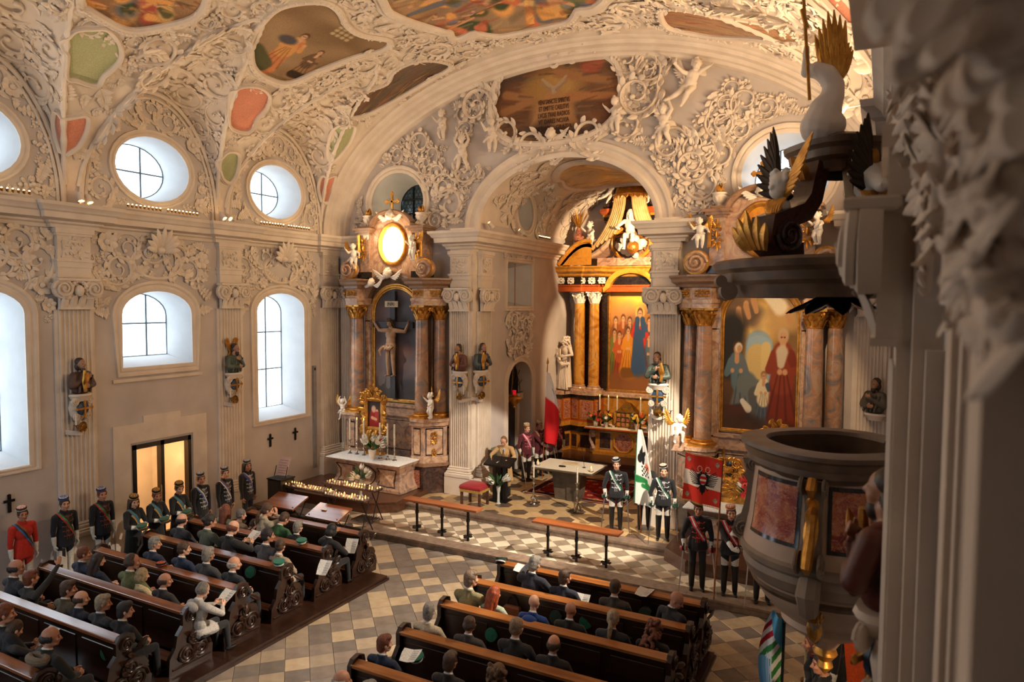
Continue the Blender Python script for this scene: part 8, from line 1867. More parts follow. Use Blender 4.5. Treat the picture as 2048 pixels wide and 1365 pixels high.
o = thing('handbag', 'brown leather handbag beside the red haired woman', 'bag', at(1025, 1225, 'z', .62)); b = B(); b.box(-.15, .15, -.06, .06, -.1, .12, bev=.03); b.obj('bag_body', cloth((150, 84, 40), .5), o, (0, 0, 0)); b = B(); b.tube([(.1*math.cos(PI*k/10), 0, .12+.16*math.sin(PI*k/10)) for k in range(11)], .009, 5); b.obj('handle', cloth((60, 36, 24)), o, (0, 0, 0))
q = CONG[(64, 1140)]; b = B(); b.box(-.04, .04, -.006, .006, -.01, .14, bev=.004); o = b.obj('mobile_phone', BLACKM, None, q.location+V((.2, .5, 1.5))*q.scale.x); tag(o, 'black mobile phone held up by the man in dark jacket', 'phone')
# ------------------------------------------------------------ uniformed and standing people
ST = dict(
    guard=human('standing_body', False, 0, (0, -.05, 0), (-.25, .04, .86), (.25, .08, .88), coat=.8, gloves=True, boots=.58, collar=TOP, cl=1.0, cr=1.0),
    rest=human('standing_body', False, 0, (-.3, -.05, 0), (-.24, .04, .84), (.25, .04, .84), coat=.74, gloves=True, collar=TOP),
    capin=human('standing_body', False, .02, (-.3, -.2, 0), (-.02, .28, 1.1), (.06, .26, 1.1), coat=.3, gloves=True, female=True, collar=TOP, hl=(1, .3, 0), hr=(-1, .3, 0)),
    frog=human('standing_body', False, 0, (-.35, -.05, 0), (-.22, .06, .84), (.22, .06, .84), coat=.74, collar=TOP),
    flag=human('standing_body', False, 0, (.1, -.08, 0), (-.1, .34, 1.32), (-.06, .33, 1.0), pl=(-1, .2, -.6), coat=.8, gloves=True, boots=.58, collar=TOP, cl=1.4, cr=1.4, hl=(.5, .5, .3), hr=(-1, .4, 0)),
    talk=human('standing_body', False, .1, (.05, -.5, 0), (-.26, .42, 1.12), (.26, .42, 1.12), coat=.42, cl=.7, cr=.7))
SASH = {k: sash_mesh(ST[k]) for k in ('guard', 'rest', 'capin', 'frog', 'flag')}; FROG = {k: frog_mesh(ST[k]) for k in ('guard', 'rest', 'frog', 'flag')}
WHTC = (232, 226, 214)
def uniform(pose, label, loc, rz, top, tro, sash, frog, cap, capm, hcol=BRN, hk='short', sc=1., grp=None, shoe=None):
    P_ = ST[pose]; o = person(P_, label, loc, rz, top, tro, None, (hk, hcol), None, shoe, sc, grp)
    if sash: wear(o, 'sash', SASH[pose], None, [cloth(c, .6) for c in sash])
    if frog: wear(o, 'frogging', FROG[pose], None, [frog])
    if cap: wear(o, 'cap', CAPM[cap], P_['head'] @ MX.Translation((.015, -.005, .1)) @ MX.Rotation(-.16, 4, 'X') @ MX.Rotation(.12, 4, 'Y'), capm)
    return o
COP = mat('copper_cord', (140, 76, 50), rough=.5); CRDS = mat('silver_cord', (206, 206, 210), rough=.4); REDC = mat('red_cord', (206, 70, 50), rough=.5)
def wallp(px, py, x, dh=1.86): q = at(px, py, 'x', x); return (x, q.y, 0), q.z/dh
for px, py, x, pose, lab, top, tro, sash, fr, cm, hk, hc in (
 (43, 1008, -14.95, 'rest', 'person in bright red uniform jacket with blue sash and orange cap', (206, 44, 24), WHTC, ((60, 120, 190), (40, 40, 44), (150, 90, 50)), None, (cloth((60, 40, 36)), cloth((226, 110, 60)), SHIRT), 'short', BRN),
 (127, 988, -14.95, 'rest', 'person in black frogged uniform with red green sash beside the red uniform', (24, 26, 38), WHTC, ((196, 50, 50), (60, 150, 80), (40, 40, 44)), COP, (cloth((60, 66, 100)), SHIRT, cloth((60, 80, 150))), 'short', BRN),
 (202, 970, -14.95, 'rest', 'taller person in black frogged uniform with red green sash near door', (24, 26, 38), WHTC, ((196, 50, 50), (60, 150, 80), (40, 40, 44)), COP, (cloth((50, 56, 84)), SHIRT, cloth((60, 80, 150))), 'short', AUB),
 (265, 984, -14.05, 'capin', 'young person in black coat with ochre blue sash left of the glass door', (22, 22, 26), BLK, ((196, 150, 76), (60, 120, 140), (60, 120, 140)), None, (BLACKM, cloth((90, 80, 60)), GOLD), 'long', BRN),
 (310, 972, -14.05, 'capin', 'middle young person in black coat with ochre blue sash at the door', (22, 22, 26), BLK, ((196, 150, 76), (60, 120, 140), (60, 120, 140)), None, (BLACKM, cloth((90, 80, 60)), GOLD), 'short', AUB),
 (355, 958, -14.05, 'capin', 'young person in black coat with ochre blue sash before the right door leaf', (22, 22, 26), BLK, ((196, 150, 76), (60, 120, 140), (60, 120, 140)), None, (BLACKM, cloth((90, 80, 60)), GOLD), 'short', BRN),
 (400, 941, -14.3, 'frog', 'person in black jacket with silver cords and blue white sash by the door frame', (24, 25, 34), BLK, ((70, 110, 190), (232, 226, 220), (70, 60, 60)), CRDS, (BLACKM, cloth((110, 90, 96)), CRDS), 'short', AUB),
 (448, 930, -14.3, 'frog', 'person in silver corded black jacket standing before the fluted pilaster', (24, 25, 34), BLK, ((232, 226, 220), (70, 110, 190), (120, 60, 60)), CRDS, (BLACKM, cloth((110, 90, 96)), CRDS), 'short', BRN),
 (493, 916, -14.4, 'frog', 'person in silver corded black jacket with dark blue sash nearest the candle racks', (24, 25, 34), BLK, ((50, 70, 150), (50, 70, 150), (180, 170, 170)), CRDS, (BLACKM, cloth((110, 90, 96)), CRDS), 'long', DKB)):
    loc, s = wallp(px, py, x); o = uniform(pose, lab, loc, -PI/2+.1, top, tro, sash, fr, 'cerevis', cm, hc, hk, min(max(s, .86), 1.06))
    if pose == 'capin':
        c = link('student_cap', CAPM['peaked'], None, V(loc)+V((.34, -.02, 1.12))*o.scale.x); c.rotation_euler = (0, .2, -1.4); slot(c, [cloth((30, 84, 60)), GOLD, BLACKM]); tag(c, 'green gold banded cap held by ' + lab[:lab.index(' with')].replace('young person', 'the young person') + (', nearest the red uniform' if px < 300 else ', second of three' if px < 340 else ', nearest the candle racks'), 'cap')
# guards by the altars
GS = ((232, 232, 226), (20, 120, 92), (28, 30, 34))
SAB = 'sabres held point down'
for nm, (x, y), lab, pose, hcap in (('g1', (-5.62, 16.1), 'young guard with black cap and green white sash before the rug', 'guard', 1), ('g2', (-5.05, 16.55), 'guard half hidden behind the white and green flag', 'flag', 0), ('g3', (-4.42, 15.98), 'young guard with gold topped cap and green white sash beside the pier', 'guard', 2)):
    z = .32; o = uniform(pose, lab, (x, y, z), PI+.3, (22, 24, 30), WHTC, GS, CRDS, 'cerevis', [BLACKM, cloth((60, 66, 62)) if hcap < 2 else cloth((190, 150, 90)), CRDS], DKB)
    if pose == 'guard':
        R = MX.Rotation(PI+.3, 3, 'Z'); GUARDM[0] = cloth((20, 90, 66), .5)
        for s, k in ((1, 'sword hand side'), (-1, 'sash hip side')): h = V((x, y, z))+R @ V((s*.27, .17, .86)); tp = V((x, y, z))+R @ V((s*.34, .5 if s > 0 else .45, .02)); sabre_thing('sabre resting point down at the %s of the %s' % (k, 'guard before the rug' if nm == 'g1' else 'guard beside the pier'), h, tp, SAB)
GUARDM[0] = cloth((150, 30, 36), .5)
RS = ((206, 30, 40), (236, 226, 220), (206, 30, 40))
e1 = uniform('guard', 'guard with dark feathered beret and red white sash before the family altar', (-3.12, 13.85, .17), PI+.25, (22, 22, 26), BLK, RS, REDC, 'beret', [cloth((30, 24, 26)), cloth((160, 30, 40))], BRN)
b = B()
for k in range(7): leaf(b, (-.09, -.03, .13), (-.7-.06*k, -.5+.2*(k % 3), .25-.08*k), (0, 1, 0), .2, .07, .4, .3, n=4)
f = wear(e1, 'feather', b.mesh('feather', cloth((240, 236, 226))), ST['guard']['head'])
e2 = uniform('flag', 'flag bearer with orange cap holding the red white eagle banner', (-2.5, 13.9, .17), PI+.2, (22, 22, 26), WHTC, RS, REDC, 'cerevis', [cloth((210, 120, 70)), cloth((226, 130, 70)), SHIRT], AUB)
e3 = uniform('guard', 'guard mostly hidden behind the pulpit bowl with boots on the step', (-1.88, 13.85, .17), PI+.2, (22, 22, 26), WHTC, RS, REDC, 'cerevis', [cloth((210, 120, 70)), cloth((226, 130, 70)), SHIRT], BRN)
for (x, y), lab in (((-3.12, 13.85), 'guard in the feathered beret'), ((-1.88, 13.85), 'guard behind the pulpit bowl')):
    R = MX.Rotation(PI+.25, 3, 'Z')
    for s, k in ((1, 'sword hand side'), (-1, 'sash hip side')): h = V((x, y, .17))+R @ V((s*.28, .17, .86)); sabre_thing('sabre resting point down at the %s of the %s' % (k, lab), h, V((x, y, .17))+R @ V((s*.36, .42, .015)), SAB)
GUARDM[0] = GOLD
BUR = (92, 22, 34)
for i, (x, y, lab) in enumerate(((-9.72, 19.35, 'burgundy uniformed person with pink white sash next to the lectern'), (-9.6, 20.0, 'burgundy uniformed bearer of the white and red flag'), (-9.5, 20.55, 'third burgundy uniformed person behind the white red flag'), (-9.4, 21.0, 'rearmost burgundy uniformed person beneath the white red flag'))):
    uniform('flag' if i == 1 else 'guard', lab, (x, y, .32), -PI/2-.5, BUR, WHTC, ((220, 80, 110), (236, 220, 220), (220, 80, 110)) if i != 1 else ((150, 90, 60), (170, 110, 70), (90, 50, 40)), mat('pink_cord%d' % i, (206, 120, 130)), 'cerevis', [cloth((190, 160, 120)), cloth((236, 224, 196)), cloth((190, 160, 120))], AUB)
    if i != 1: R = MX.Rotation(-PI/2-.5, 3, 'Z'); sabre_thing('sabre slanting from hand of %s' % ('the burgundy guard next to the lectern', '', 'the third burgundy guard', 'the rearmost burgundy guard')[i], V((x, y, .32))+R @ V((.28, .17, .86)), V((x, y, .32))+R @ V((.5, .75, .02)), SAB)
o = person(ST['talk'], 'balding man in tan trench coat reading at the lectern', (-9.45, 17.5, .32), PI+.1, (204, 164, 110), (34, 34, 38), SKINS[0], ('thin', (150, 110, 70)), (200, 210, 230))
b = B(); 
for s in (-1, 1): b.add([(s*.015, .17, 1.3), (s*.1, .1, 1.47), (s*.13, .14, 1.34), (s*.05, .18, 1.22)], [(0, 1, 2, 3)])
wear(o, 'coat_lapel', b.mesh('coat_lapel', cloth((214, 176, 122)), 0))
# people under the pulpit
q = at(1632, 1272, 'z', 1.75); per_ = uniform('guard', 'dark uniformed man with red collar seen from above under the pulpit', (q.x, q.y, 0), PI/2+.2, (22, 20, 22), BLK, None, None, None, None, AUB); wear(per_, 'collar', (lambda b: (b.tube([(.072*math.cos(2*PI*k/14), -.005+.07*math.sin(2*PI*k/14), 1.5) for k in range(14)], .012, 6, loop=True), b.mesh('collar', cloth((150, 30, 34))))[1])(B()))
q2 = at(1672, 1262, 'z', 1.7); uniform('guard', 'second dark uniformed man standing behind the red collared man under the pulpit', (q2.x, q2.y+.5, 0), PI/2, (20, 18, 20), BLK, None, None, 'cerevis', [BLACKM, cloth((60, 50, 44)), GOLD], BRN)
q3 = at(1650, 1335, 'z', 1.62); uniform('flag', 'dark haired man with red collar cut by the lower edge under the pulpit', (q3.x, q3.y, 0), PI/2+.2, (22, 20, 22), BLK, None, None, None, None, DKB)
t = thing('tall_candle', 'thick ivory candle on brass holder under the pulpit', 'candle', at(1612, 1360, 'z', .9)); b = B(); b.lathe([(.028, 0), (.026, .5), (.01, .505)], n=12); b.obj('wax', cloth((226, 206, 150), .6), t, (0, 0, 0)); b = B(); b.lathe([(.03, -.85), (.06, -.8), (.02, -.7), (.02, -.1), (.07, -.03), (.07, 0)], n=12); b.obj('holder', BRASS, t, (0, 0, 0))
# ------------------------------------------------------------ flags
def flag_pole(t, p0, p1, r=.016, m=None, tip=True):
    b = B(); b.tube([p0, p1], r, 8); b.obj('pole', m or RAILW, t)
    if tip: d = (V(p1)-V(p0)).normalized(); b = B(); b.M = frame(p1, d.orthogonal(), d); b.lathe([(.014, 0), (.02, .03), (.01, .05), (.045, .11), (.03, .16), (.002, .28)], n=8, sy=.35); b.obj('finial', GOLD, t)
def cloth_sheet(t, name, p, fn, m): return p.sheet(name, fn, lambda X, Y: X > -1, m, t)
FLG = vcol('flag_silk', .6, .05, .3, 90)
# red white red banner with black double eagle
t = thing('eagle_banner', 'square red white red banner with black double headed eagle', 'flag', (-2.82, 13.62, .17)); P0, P1 = V((-2.72, 13.52, .18)), V((-2.62, 13.62, 2.92)); flag_pole(t, P0, P1)
p = Paint(150, 150, (224, 52, 30), 2); p.a[50:97] = np.array((240, 226, 206))/255
for s in (-1, 1):
    C = (.53, .52)
    for k in range(9): a = .95-.24*k; p.line((.53+s*.06, .545-.018*k), (.53+s*(.38-.02*abs(k-3)), .55+.2*math.sin(a)), .012, .008, (26, 22, 24), .3)
    p.line((.53+s*.02, .5), (.53+s*.1, .6), .05, .035, (26, 22, 24), .3); p.line((.53+s*.05, .6), (.53+s*.07, .68), .022, .02, (26, 22, 24), .3); p.blob(.53+s*.08, .69, .03, .022, (26, 22, 24), .3); p.line((.53+s*.1, .69), (.53+s*.13, .67), .012, .006, (26, 22, 24))
    for k in range(10): a = 2*PI*k/10; p.blob(.53+s*.1+.055*math.cos(a), .73+.055*math.sin(a), .012, .012, (240, 226, 206), .4)
    p.line((.53+s*.03, .4), (.53+s*.12, .3), .014, .012, (26, 22, 24)); p.line((.53+s*.12, .3), (.53+s*.16, .32), .01, .006, (26, 22, 24))
p.line((.53, .3), (.53, .6), .07, .06, (26, 22, 24), .3); p.line((.53, .32), (.53, .2), .05, .012, (26, 22, 24), .3)
p.line((.53, .47), (.53, .56), .07, .07, (240, 226, 206), .2); p.line((.48, .54), (.58, .54), .04, .04, (204, 36, 36), .2); p.line((.49, .455), (.57, .455), .035, .03, (204, 36, 36), .2); p.line((.47, .5), (.59, .5), .022, .022, (240, 226, 206), .2)
for x, y in ((.12, .88), (.88, .88), (.12, .12), (.88, .12)): p.blob(x, y, .05, .045, (206, 190, 170), .5); p.line((x-.05, y), (x+.05, y+.03), .02, .01, (150, 140, 120)); p.line((x, y-.05), (x, y+.05), .015, .01, (180, 160, 120))
fn = lambda u, v: P0.lerp(P1, .655+.335*v)+V((-.72*(1-u), -.06+.05*math.sin(9*u+2*v)*(1-u)+.02, -.0+.09*(1-u)))
cs = cloth_sheet(t, 'banner_cloth', p, fn, FLG); b = B(); L = [fn(u, 0) for u in np.linspace(0, 1, 40)]
for q in L: b.tube([q, q+V((0, 0, -.035))], .006, 4)
o = b.obj('gold_fringe', mat('gold_thread', (206, 160, 70), rough=.5), t); o['kind'] = 'stuff'; b = B(); b.tube([fn(u, 1)+V((0, 0, .01)) for u in np.linspace(0, 1, 12)], .009, 6); b.obj('crossbar', GOLD, t)
# white and green flag
t = thing('green_white_flag', 'white flag with green and black emblem hanging down its pole', 'flag', (-5.12, 16.2, .32)); P0, P1 = V((-5.0, 16.15, .34)), V((-5.12, 16.15, 2.95)); flag_pole(t, P0, P1)
p = Paint(60, 150, (240, 238, 230), 3); p.line((0, 0), (0, 1), .03, .03, (40, 110, 80)); p.line((.3, .62), (.75, .7), .06, .02, (26, 26, 28), .2); p.line((.4, .68), (.55, .78), .05, .01, (26, 26, 28), .2); p.line((.5, .57), (.6, .63), .03, .02, (26, 26, 28)); p.blob(.75, .52, .13, .05, (230, 120, 90), .6)
for i in range(5):
    for j in range(5):
        if (i+j) % 2 == 0: p.blob(.42+.085*i, .4+.028*j, .045, .014, (26, 26, 28), .2)
p.line((.15, .34), (.6, .33), .05, .03, (40, 130, 70), .3); p.line((.6, .28), (.85, .25), .04, .03, (40, 140, 70), .3); p.line((.4, .26), (.7, .24), .03, .03, (46, 140, 76), .3); p.line((.7, .2), (.85, .18), .03, .01, (46, 140, 76)); p.blob(.8, .34, .1, .03, (240, 236, 226), .4)
fn = lambda u, v: P1.lerp(P0, .02+(1-v)*.68)+V((.05+(u-.3)*(.1+.5*(1-v)**.8), -.06-.05*math.sin(7*u+1)*(1.1-v), -.02-.16*u*(1-v)))
cloth_sheet(t, 'flag_cloth', p, fn, FLG)
# white and red flag in the chancel
t = thing('white_red_flag', 'white over red flag on a spear tipped pole in chancel', 'flag', (-9.45, 19.8, .32)); P0, P1 = V((-9.35, 19.75, .34)), V((-9.2, 19.75, 3.9)); flag_pole(t, P0, P1)
p = Paint(40, 100, (236, 230, 224), 3); X_, Y_ = p.X, p.Y; p.mix(np.clip((.66-Y_-.12*X_)*40, 0, 1), (214, 30, 36)); p.line((.55, .78), (.7, .72), .01, .01, (50, 60, 90))
fn = lambda u, v: P1.lerp(P0, .03+(1-v)*.62)+V((.02+u*(.16+.34*math.sin(PI*min(1, (1-v)*.75))), -.05-.06*math.sin(6*u+2*v), -.05-.12*u))
cloth_sheet(t, 'flag_cloth', p, fn, FLG)
# striped blue green flag near the pulpit foot
q = at(1562, 1365, 'z', 1.0); P0, P1 = V((q.x, q.y, .02)), V((q.x+.02, q.y, 1.8)); t = thing('striped_flag', 'light blue, red, white and green striped flag on a black pole', 'flag', P0); flag_pole(t, P0, P1, .018, BLACKM, False)
b = B(); b.lathe([(.02, 0), (.025, .05), (.006, .1), (.004, .3)], P1, 8); b.obj('finial', SILV, t)
p = Paint(50, 120, (236, 236, 232), 3); d_ = (p.Y*1.3+p.X*.9)
for k, c in enumerate(((180, 30, 40), (236, 236, 232), (180, 30, 40), (236, 236, 232), (60, 140, 70), (236, 236, 232), (60, 140, 70), (236, 236, 232), (60, 140, 70), (236, 236, 232), (60, 140, 70))): p.mix(((p.Y-.35*p.X > .84-.075*k-.075) & (p.Y-.35*p.X <= .84-.075*k)).astype(float), c)
p.mix(((p.X < .5) & (p.Y < .55)).astype(float), (120, 180, 220)); p.mix(((np.sin(p.X*60) > .2) & (p.X > .3) & (p.X < .62) & (p.Y < .6)).astype(float), (210, 220, 236)); p.mix((p.Y+p.X*.35 > 1.0).astype(float), (90, 170, 214))
fn = lambda u, v: P1.lerp(P0, (1-v)*.72-.03)+V((-.3*(1-u)*math.sin(PI*(.12+.8*(1-v)))**.7, -.04+.05*math.sin(8*u), .12*(1-u)*(v-.3)))
cloth_sheet(t, 'flag_cloth', p, fn, FLG)
q = at(1712, 1330, 'z', 1.25); b = B(); b.rings([[(q.x-.16+.3*u+.25*(1-v)*.4, q.y+.1+.05*math.sin(5*u), q.z-.7+v*1.0) for u in np.linspace(0, 1, 12)] for v in np.linspace(0, 1, 10)], 0, False, False); tag(b.obj('orange_banner', cloth((216, 84, 20), .7)), 'orange cloth banner lit under the pulpit', 'banner')
spot('under_pulpit_lamp', (.1, 6.6, 2.6), (q.x, q.y+.1, q.z), 120, 40, WARM)
# ------------------------------------------------------------ saint busts with shields and sconces
def bust_mesh(seed):
    P = Prims(); k = P.cap; s = -1 if seed % 2 else 1
    P.ell((0, 0, .1), (.21, .13, .14), 1); P.ell((0, .01, .28), (.19, .14, .2), 1); k((-.15, 0, .4), .08, (.15, 0, .4), .08, 1); k((0, 0, .44), .06, (0, .02, .54), .055, 0)
    for q in (-1, 1):
        e = V((q*.26, .05, .18)); w = V((q*.04, .2, .16+(.18 if q == s else 0))); k((q*.18, 0, .4), .08, e, .075, 1); k(e, .075, w, .045, 1); hand(P, w, V((-q, .2, .6 if q == s else .1)), (0, 1, 0), 0, .6, 1, q, 1.2)
    for j in range(4): k((-.2+.1*j, .12, .38), .02, (-.1+.09*j, .14, .05), .03, 1)
    h = V((s*.03, .04, .64)); P.ell(h+V((0, 0, .02)), (.08, .1, .1), 0); P.ell(h+V((0, .05, -.04)), (.06, .06, .07), 0); k(h+V((0, .1, .02)), .011, h+V((0, .125, -.02)), .016, 0); P.ell(h+V((0, -.03, .05)), (.092, .1, .095), 2); P.ell(h+V((0, -.05, -.05)), (.1, .07, .1), 2); P.ell(h+V((0, .06, -.12)), (.055, .05, .07), 2)
    for q in (-1, 1): P.dot(h+V((q*.03, .095, .01)), (.016, .02, .01), 2)
    return P.build('carved_bust', .012, [PLACE[0], PLACE[1], PLACE[2]], 2)
BUST = [bust_mesh(0), bust_mesh(1)]
BLUE = mat('blue_shield', (44, 76, 104), (34, 60, 84), 6, .35); ROBE_ = [mat('bust_robe%d' % i, c, tuple(int(x*.7) for x in c), 6, .5) for i, c in enumerate(((96, 70, 60), (84, 96, 84), (116, 72, 60), (74, 90, 98), (92, 84, 70), (104, 50, 40)))]
HAIRW = mat('carved_hair', (66, 50, 42), (48, 36, 30), 12, .5); SKW = mat('carved_skin', (176, 130, 100), (150, 106, 80), 8, .4)
def apostle(o, nrm, k, label, robe, attr=None, sc=1., shield=True, side=1, candle=True, dark=False):
    n = V(nrm); rz = math.atan2(n.y, n.x)-PI/2; t = thing('apostle_bust', label, 'bust', o, rz)
    f = link('carved_bust', BUST[k % 2], t, (0, .12, 0)); f.scale = (sc,)*3; slot(f, [SKW, robe, HAIRW])
    b = B(); b.lathe([(.24, 0), (.26, -.04), (.2, -.1), (.16, -.16)], (0, .1, 0), 14, sy=.7)
    if shield:
        b.lathe([(.2, -.15), (.24, -.3), (.2, -.46), (.1, -.56), (.02, -.6)], (0, .04, 0), 14, sy=.5)
        for s in (-1, 1): volute(b, frame((s*.19, .14, -.16), (s, 0, 0), (0, 1, 0)), .09, .05); volute(b, frame((s*.15, .12, -.5), (s, 0, 0), (0, 1, 0)), .08, .05)
        b.rings([[(.26*x, .1-.25*x*x, -.86+.06*x*x+z) for z in (-.05, .05)] for x in [-1+.2*q for q in range(11)]], 0, False, False)
    b.obj('console', STUC, t, (0, 0, 0))
    if shield:
        b = B(); b.M = frame((0, .14, -.32), (1, 0, 0), (0, 1, 0)); b.lathe([(.15, 0), (.14, .04), (.08, .065), (.01, .07)], n=18); b.obj('shield_boss', BLUE, t, (0, 0, 0))
        b = B(); b.box(-.022, .022, .19, .225, -.49, -.15); b.box(-.19, .19, .19, .225, -.34, -.3)
        for x, z in ((0, -.15), (0, -.49), (-.19, -.32), (.19, -.32)): b.ball((x, .205, z), (.035, .02, .035), 7, 5)
        b.obj('gilt_cross', GOLD, t, (0, 0, 0))
    if attr == 'x':
        b = B(); b.M = MX.Translation((0, .02, .55)); b.M = b.M @ MX.Rotation(.5, 4, 'Y'); b.box(-.05, .05, 0, .05, -.45, .4); b.M = MX.Translation((0, .02, .55)) @ MX.Rotation(-.5, 4, 'Y'); b.box(-.05, .05, 0, .05, -.45, .4); b.obj('gilt_beam', GOLD, t, (0, 0, 0))
    elif attr: b = B(); b.tube([(side*.1, .34, .06), (side*.13, .34, .3), (side*.1, .33, .52)], [.035, .05, .03], 7); leaf(b, (side*.12, .36, .2), (0, 0, 1), (0, 1, 0), .3, .14, .4, .4); b.obj('gilt_attribute', GOLD, t, (0, 0, 0))
    if candle:
        w = thing('wall_sconce', 'brass sconce under the ' + label, 'sconce', V(o)+V((0, 0, -.72)), rz)
        b = B(); b.M = frame((0, .13, 0), (1, 0, 0), (0, 1, 0)); b.lathe([(.1, 0), (.11, .02), (.07, .03), (.075, .05), (.02, .07)], n=16); b.obj('rosette', BRASS, w, (0, 0, 0))
        b = B(); P = [(side*.02, .2, 0), (side*.1, .3, -.07), (side*.2, .34, -.02), (side*.26, .34, .05), (side*.34, .34, .02), (side*.36, .34, .08)]; b.tube(P, .013, 6); volute(b, frame((side*.13, .32, .0), (1, 0, 0), (0, 1, 0)), .06, .02); volute(b, frame((side*.24, .34, -.02), (1, 0, 0), (0, 1, 0)), .05, .02); b.lathe([(.02, .08), (.05, .1), (.02, .1)], (side*.36, .34, 0), 10); b.obj('arm', BRASS, w, (0, 0, 0))
        b = B(); b.lathe([(.017, .1), (.015, .34), (.004, .345)], (side*.36, .34, 0), 8); b.obj('candle', cloth((240, 230, 210), .5), w, (0, 0, 0))
for px, py, ax, v, n, k, lab, rb, at_, sd in ((153, 787, 'x', -15.38, (1, .25, 0), 0, 'brown robed bearded saint bust with gilt hand prop on window wall pilaster', 0, 'g', 1), (461, 745, 'x', -15.38, (1, .1, 0), 1, 'green robed saint bust before a gilt diagonal cross', 1, 'x', 1), (925, 742, 'y', 16.98, (-.2, -1, 0), 0, 'brown saint bust with gilt staff on front of chancel pier', 2, 'g', -1), (958, 740, 'x', CL+.12, (1, -.4, 0), 1, 'blue robed bearded saint bust on chancel side of pier', 3, 'g', 1), (1318, 766, 'y', 16.98, (.1, -1, 0), 0, 'green red robed saint bust on pier beside the family altar', 1, 'g', -1)):
    apostle(at(px, py, ax, v), n, k, lab, ROBE_[rb], at_, 1.0, True, sd)
apostle(at(1757, 826, 'y', YA-.12), (-.8, -1, 0), 1, 'dark shadowed saint bust on right corner pilaster', ROBE_[4], None, 1.0, False, 1, False)
apostle(at(1765, 1215, 'y', 4.62)+V((.13, 0, 0)), (-1, .5, 0), 0, 'large near bearded saint bust in red robe with book under pulpit side pilaster', ROBE_[5], 'g', 1.06, True, 1, False)
# ------------------------------------------------------------ putti
for px, py, kd, rz, s, lab in ((885, 282, 'stand', -.3, 1.15, 'stucco putto standing on scrollwork left of the oval fresco'), (925, 338, 'lift', .2, 1.25, 'stucco putto carrying a basket on its head left of the arch'), (985, 305, 'stand', .6, 1.2, 'stucco putto leaning on lower left rim of the oval fresco'), (1328, 290, 'lift', -.2, 1.3, 'stucco putto lifting a basket right of the oval fresco'), (1378, 208, 'fly', .2, 1.45, 'stucco winged putto flying at the right of oval fresco'), (1232, 268, 'stand', -.4, 1.2, 'stucco putto leaning at lower right rim of the oval fresco'), (1195, 105, 'fly', 1.0, 1.2, 'stucco putto reclining on the crest of the oval fresco'), (1028, 130, 'sit', -.6, .9, 'small stucco putto seated at upper left of the oval fresco')):
    putto_at(lab, at(px, py, 'y', YA-.14), PI+rz, s, kd, kd == 'fly', 'stucco putti of the lunette', 0, STUC2, STUC2)
for px, py in ((1378, 165), (925, 275), (1328, 225)): put(SHL, wa, at(px, py, 'y', YA-.02), (0, -1, 0), (1, 0, 0), .4, 0, False, 1.5)
cherub('stucco cherub head on the lower rim of the oval fresco', at(1100, 268, 'y', YA-.14), PI, 1.25, STUC2)
for px, py, y, kd, rz, s, lab in ((708, 538, 16.62, 'stand', .5, .95, 'white putto with gilt wing on outer volute of crucifix altar'), (826, 522, 16.6, 'stand', -.3, .95, 'white putto with gilt wing on inner volute of crucifix altar'), (862, 838, 16.55, 'stand', -.5, .95, 'white winged putto with outstretched arm on pedestal of crucifix altar'), (686, 838, 16.5, 'lift', .3, .8, 'small white angel holding a horn on outer pedestal of crucifix altar'), (1400, 497, 16.62, 'stand', .2, .9, 'white putto on outer volute of family altar near chancel'), (1636, 490, 16.62, 'stand', -.7, .9, 'white putto on volute of family altar by right wall'), (1356, 880, 16.4, 'sit', .5, .95, 'white putto seated on stone block of family altar')):
    putto_at(lab, at(px, py, 'y', y), PI+rz, s, kd, True, 'white putti of the side altars')
q = at(1356, 880, 'y', 16.4); b = B(); b.box(q.x-.13, q.x+.13, q.y-.12, q.y+.14, q.z-.26, q.z+.12, bev=.015); tag(b.obj('putto_block', MPINK), 'pink stone block under the seated putto', 'block')
# ------------------------------------------------------------ lamps on the cornices
BULB = emit('lamp_bulb', (255, 214, 150), 18)
def lamp_row(label, p0, p1, n):
    t = thing('lamp_row', label, 'lamp', (V(p0)+V(p1))/2, 0, 'lamp rows on the cornice'); b = B(); b.tube([p0, p1], .02, 5); b.obj('rail', STUC, t)
    for k in range(n): q = V(p0).lerp(V(p1), (k+.5)/n); b = B(); b.lathe([(.02, 0), (.028, .05), (.03, .07)], q, 8, cap=False); b.obj('socket', BRASS, t); b = B(); b.ball(q+V((0, 0, .08)), .017, 7, 5); b.obj('bulb', BULB, t)
for yc, w in ((7.05, 'nearest round window'), (10.92, 'middle round window'), (14.75, 'round window by the altar')):
    for s in (-1, 1): lamp_row('small lit lamps on cornice under the %s, %s half' % (w, 'altar side' if s > 0 else 'gallery side'), (-15.12, yc+s*.05, 7.97), (-15.12, yc+s*.95, 7.97), 9)
lamp_row('short row of lamps under the round chancel window', (CL+.35, 20.6, 7.97), (CL+.35, 21.5, 7.97), 8)
def spot_lamp(label, o, to_, ax_='x'):
    t = thing('spot_lamp', label, 'lamp', o, 0, 'spot lamps on the cornices'); d = (V(to_)-V(o)).normalized(); b = B(); b.M = frame((0, 0, 0), d.orthogonal(), d); b.lathe([(.045, -.1), (.06, -.08), (.065, .1), (.06, .1), (.055, .04)], n=14, cap=False); b.obj('housing', STUC, t, (0, 0, 0)); b = B(); b.M = frame((0, 0, 0), d.orthogonal(), d); b.lathe([(.055, .05), (.001, .052)], n=14, cap=False); b.obj('bulb', BULB, t, (0, 0, 0)); b = B(); b.tube([(0, 0, 0), (0, 0, -.14)] if ax_ != 'y' else [(0, 0, 0), (XR-o[0], 0, .1)], .012, 5); b.obj('bracket', STUC, t, (0, 0, 0))
